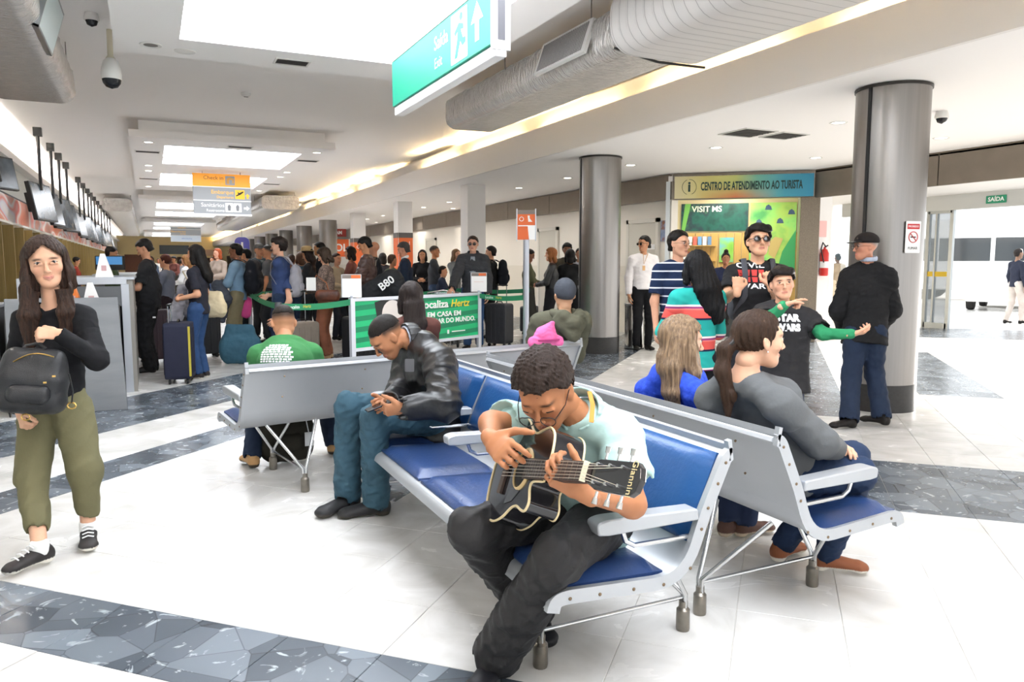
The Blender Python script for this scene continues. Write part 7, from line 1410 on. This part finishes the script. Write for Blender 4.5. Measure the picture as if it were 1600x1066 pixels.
def trolley(label, x, y, rz):
    t = thing('luggage_trolley', label, 'trolley', (x, y, 0), rz); 
    for sx in (-.27, .27): MB().tube([(sx, -.4, .16), (sx, .35, .16), (sx, .48, .30), (sx, .55, .95)], .014, 8).build('side_tube', CHROME, t, smooth=50)
    MB().tube([(-.27, .55, .95), (0, .57, 1.0), (.27, .55, .95)], .017, 8).build('push_bar', CHROME, t, smooth=50)
    for yy in (-.4, -.2, 0, .2): MB().tube([(-.27, yy, .16), (.27, yy, .16)], .008, 6).build('deck_rail', CHROME, t)
    MB().tube([(-.25, .40, .78), (-.25, .2, .82), (.25, .2, .82), (.25, .40, .78)], .008, 6).build('basket_wire', CHROME, t, smooth=50); MB().tube([(-.25, .40, .9), (-.25, .2, .94), (.25, .2, .94), (.25, .40, .9)], .008, 6).build('basket_wire', CHROME, t, smooth=50); MB().bb(-.24, .24, .50, .52, .72, .92).build('advert_plate', TAPE, t)
    for sx, yy in ((-.2, .3), (.2, .3), (0, -.35)): MB().lathe([(.05, -.02), (.07, -.015), (.07, .015), (.05, .02)], 14, frameM((sx, yy, .07), (0, 1, 0), (0, 0, 1))).build('wheel', BLACK, t, smooth=40)
trolley('luggage trolley under the hand of the man in sunglasses', 4.75, 12.5, math.radians(150)); trolley('second luggage trolley half hidden behind the poster', 4.3, 14.6, math.radians(120))
c = A3(.86, 5.62, .24); bp = backpack('dark olive backpack with a white tag under the bench', c, A3(0, -1, .15), fabric('dark_olive_nylon', '#2e2b24'), .34, .42, .2, h=.012); rl(MB().box(tuple(c + A3(.13, -.16, -.05)), (.06, .004, .10)), c).build('luggage_tag', mat('tag_pale', '#c9ccce', .5), bp); rl(MB().tube([c + A3(.13, -.15, .0), c + A3(.12, -.12, .08)], .004, 6), c).build('tag_strap', mat('tag_pale'), bp)
q = J(852, 533, 5.66); F = Field(.03); c0 = A3(q[0], q[1], .0); zt = .835; c = c0 + A3(0, 0, zt)
F.cap(c + A3(-.09, -.0, .03), c + A3(.10, .0, .025), .05, .05); F.ball(c + A3(.0, 0, .07), .085); F.cap(c + A3(.03, -.02, .14), c + A3(.045, -.02, .17), .035, .022); F.ball(c + A3(.05, -.055, .165), .018, k=.01, op='s')
o = meshobj('knitted_hat', F.mesh(.007, folds(.006, 40), cuts=[(c, (0, 0, -1))]), fabric('pink_knit', '#ea6fa8', .9), None, c, loc=tuple(c)); tag(o, 'pink child\'s hat with a rounded ear behind the guitar player\'s head', 'hat'); rl(MB().tube([c + A3(-.085, -.05, .05), c + A3(0, -.10, .055), c + A3(.09, -.05, .05)], .008, 6), c).build('hat_band', fabric('rose_knit', '#c04a80'), o, smooth=60)
# ---- outside the doors: a white car, a bus, paving
CARW = mat('white_car_paint', '#f2f2f2', .2, coat=.5); GLS = mat('car_glass', '#3a3f44', .08)
def car(label, x, y, rz):
    t = thing('car', label, 'car', (x, y, 0), rz); side = [(-2.1, .28), (-2.15, .6), (-2.0, .85), (-1.35, .95), (-.75, 1.4), (.55, 1.45), (1.25, 1.0), (2.0, .88), (2.12, .6), (2.08, .28)]; MB().prism(side, -.82, .82, frameM((0, 0, 0), (1, 0, 0), (0, 0, 1))).build('body', CARW, t, bevel=.06, seg=3)
    for sg in (-1, 1): MB().prism([(-1.2, .97), (-.70, 1.34), (.5, 1.38), (1.05, 1.0)], sg * .822, sg * .83, frameM((0, 0, 0), (1, 0, 0), (0, 0, 1))).build('side_window', GLS, t)
    for wx_ in (-1.3, 1.3):
        for sg in (-1, 1): w_ = MB().lathe([(.20, -.1), (.33, -.1), (.34, -.06), (.34, .06), (.33, .1), (.20, .1)], 24, frameM((wx_, sg * .76, .34), (1, 0, 0), (0, 0, 1))).build('tyre', mat('tyre_rubber', '#2a2828', .8), t, smooth=40); MB().lathe([(.0005, .0), (.2, .03)], 10, frameM((wx_, sg * .84, .34), (1, 0, 0), (0, 0, 1)), caps=False).build('hub', mat('hub_alloy', '#b0a890', .4, .6), w_)
    MB().bb(2.02, 2.13, -.7, -.4, .62, .74).build('headlamp', mat('lamp_glass', '#d8dde0', .1), t)
car('white car parked outside the entrance', 25.0, 15.2, math.radians(205))
t = thing('bus', 'white bus with a dark window strip beyond the parked car', 'bus', (31, 18.2, 0), math.radians(-62)); MB().bb(-5, 5, -1.25, 1.25, .4, 3.2).build('body', CARW, t, bevel=.08)
for k in range(5): MB().bb(-4.7 + 1.9 * k, -2.95 + 1.9 * k, -1.262, -1.25, 1.55, 2.45).build('side_window', GLS, t)
for k in range(5): MB().bb(-4.7 + 1.9 * k, -2.95 + 1.9 * k, 1.25, 1.262, 1.55, 2.45).build('side_window', GLS, t)
for wx_ in (-3.2, 3.2):
    for sg in (-1, 1): MB().lathe([(.2, -.12), (.48, -.12), (.48, .12), (.2, .12)], 24, frameM((wx_, sg * 1.1, .48), (1, 0, 0), (0, 0, 1))).build('tyre', mat('tyre_rubber'), t, smooth=40)
struct(MB().bb(26, 60, -20, 60, -.06, -.004).build('ground_outside', mat('pale_paving', '#d8d5cf', .8)))
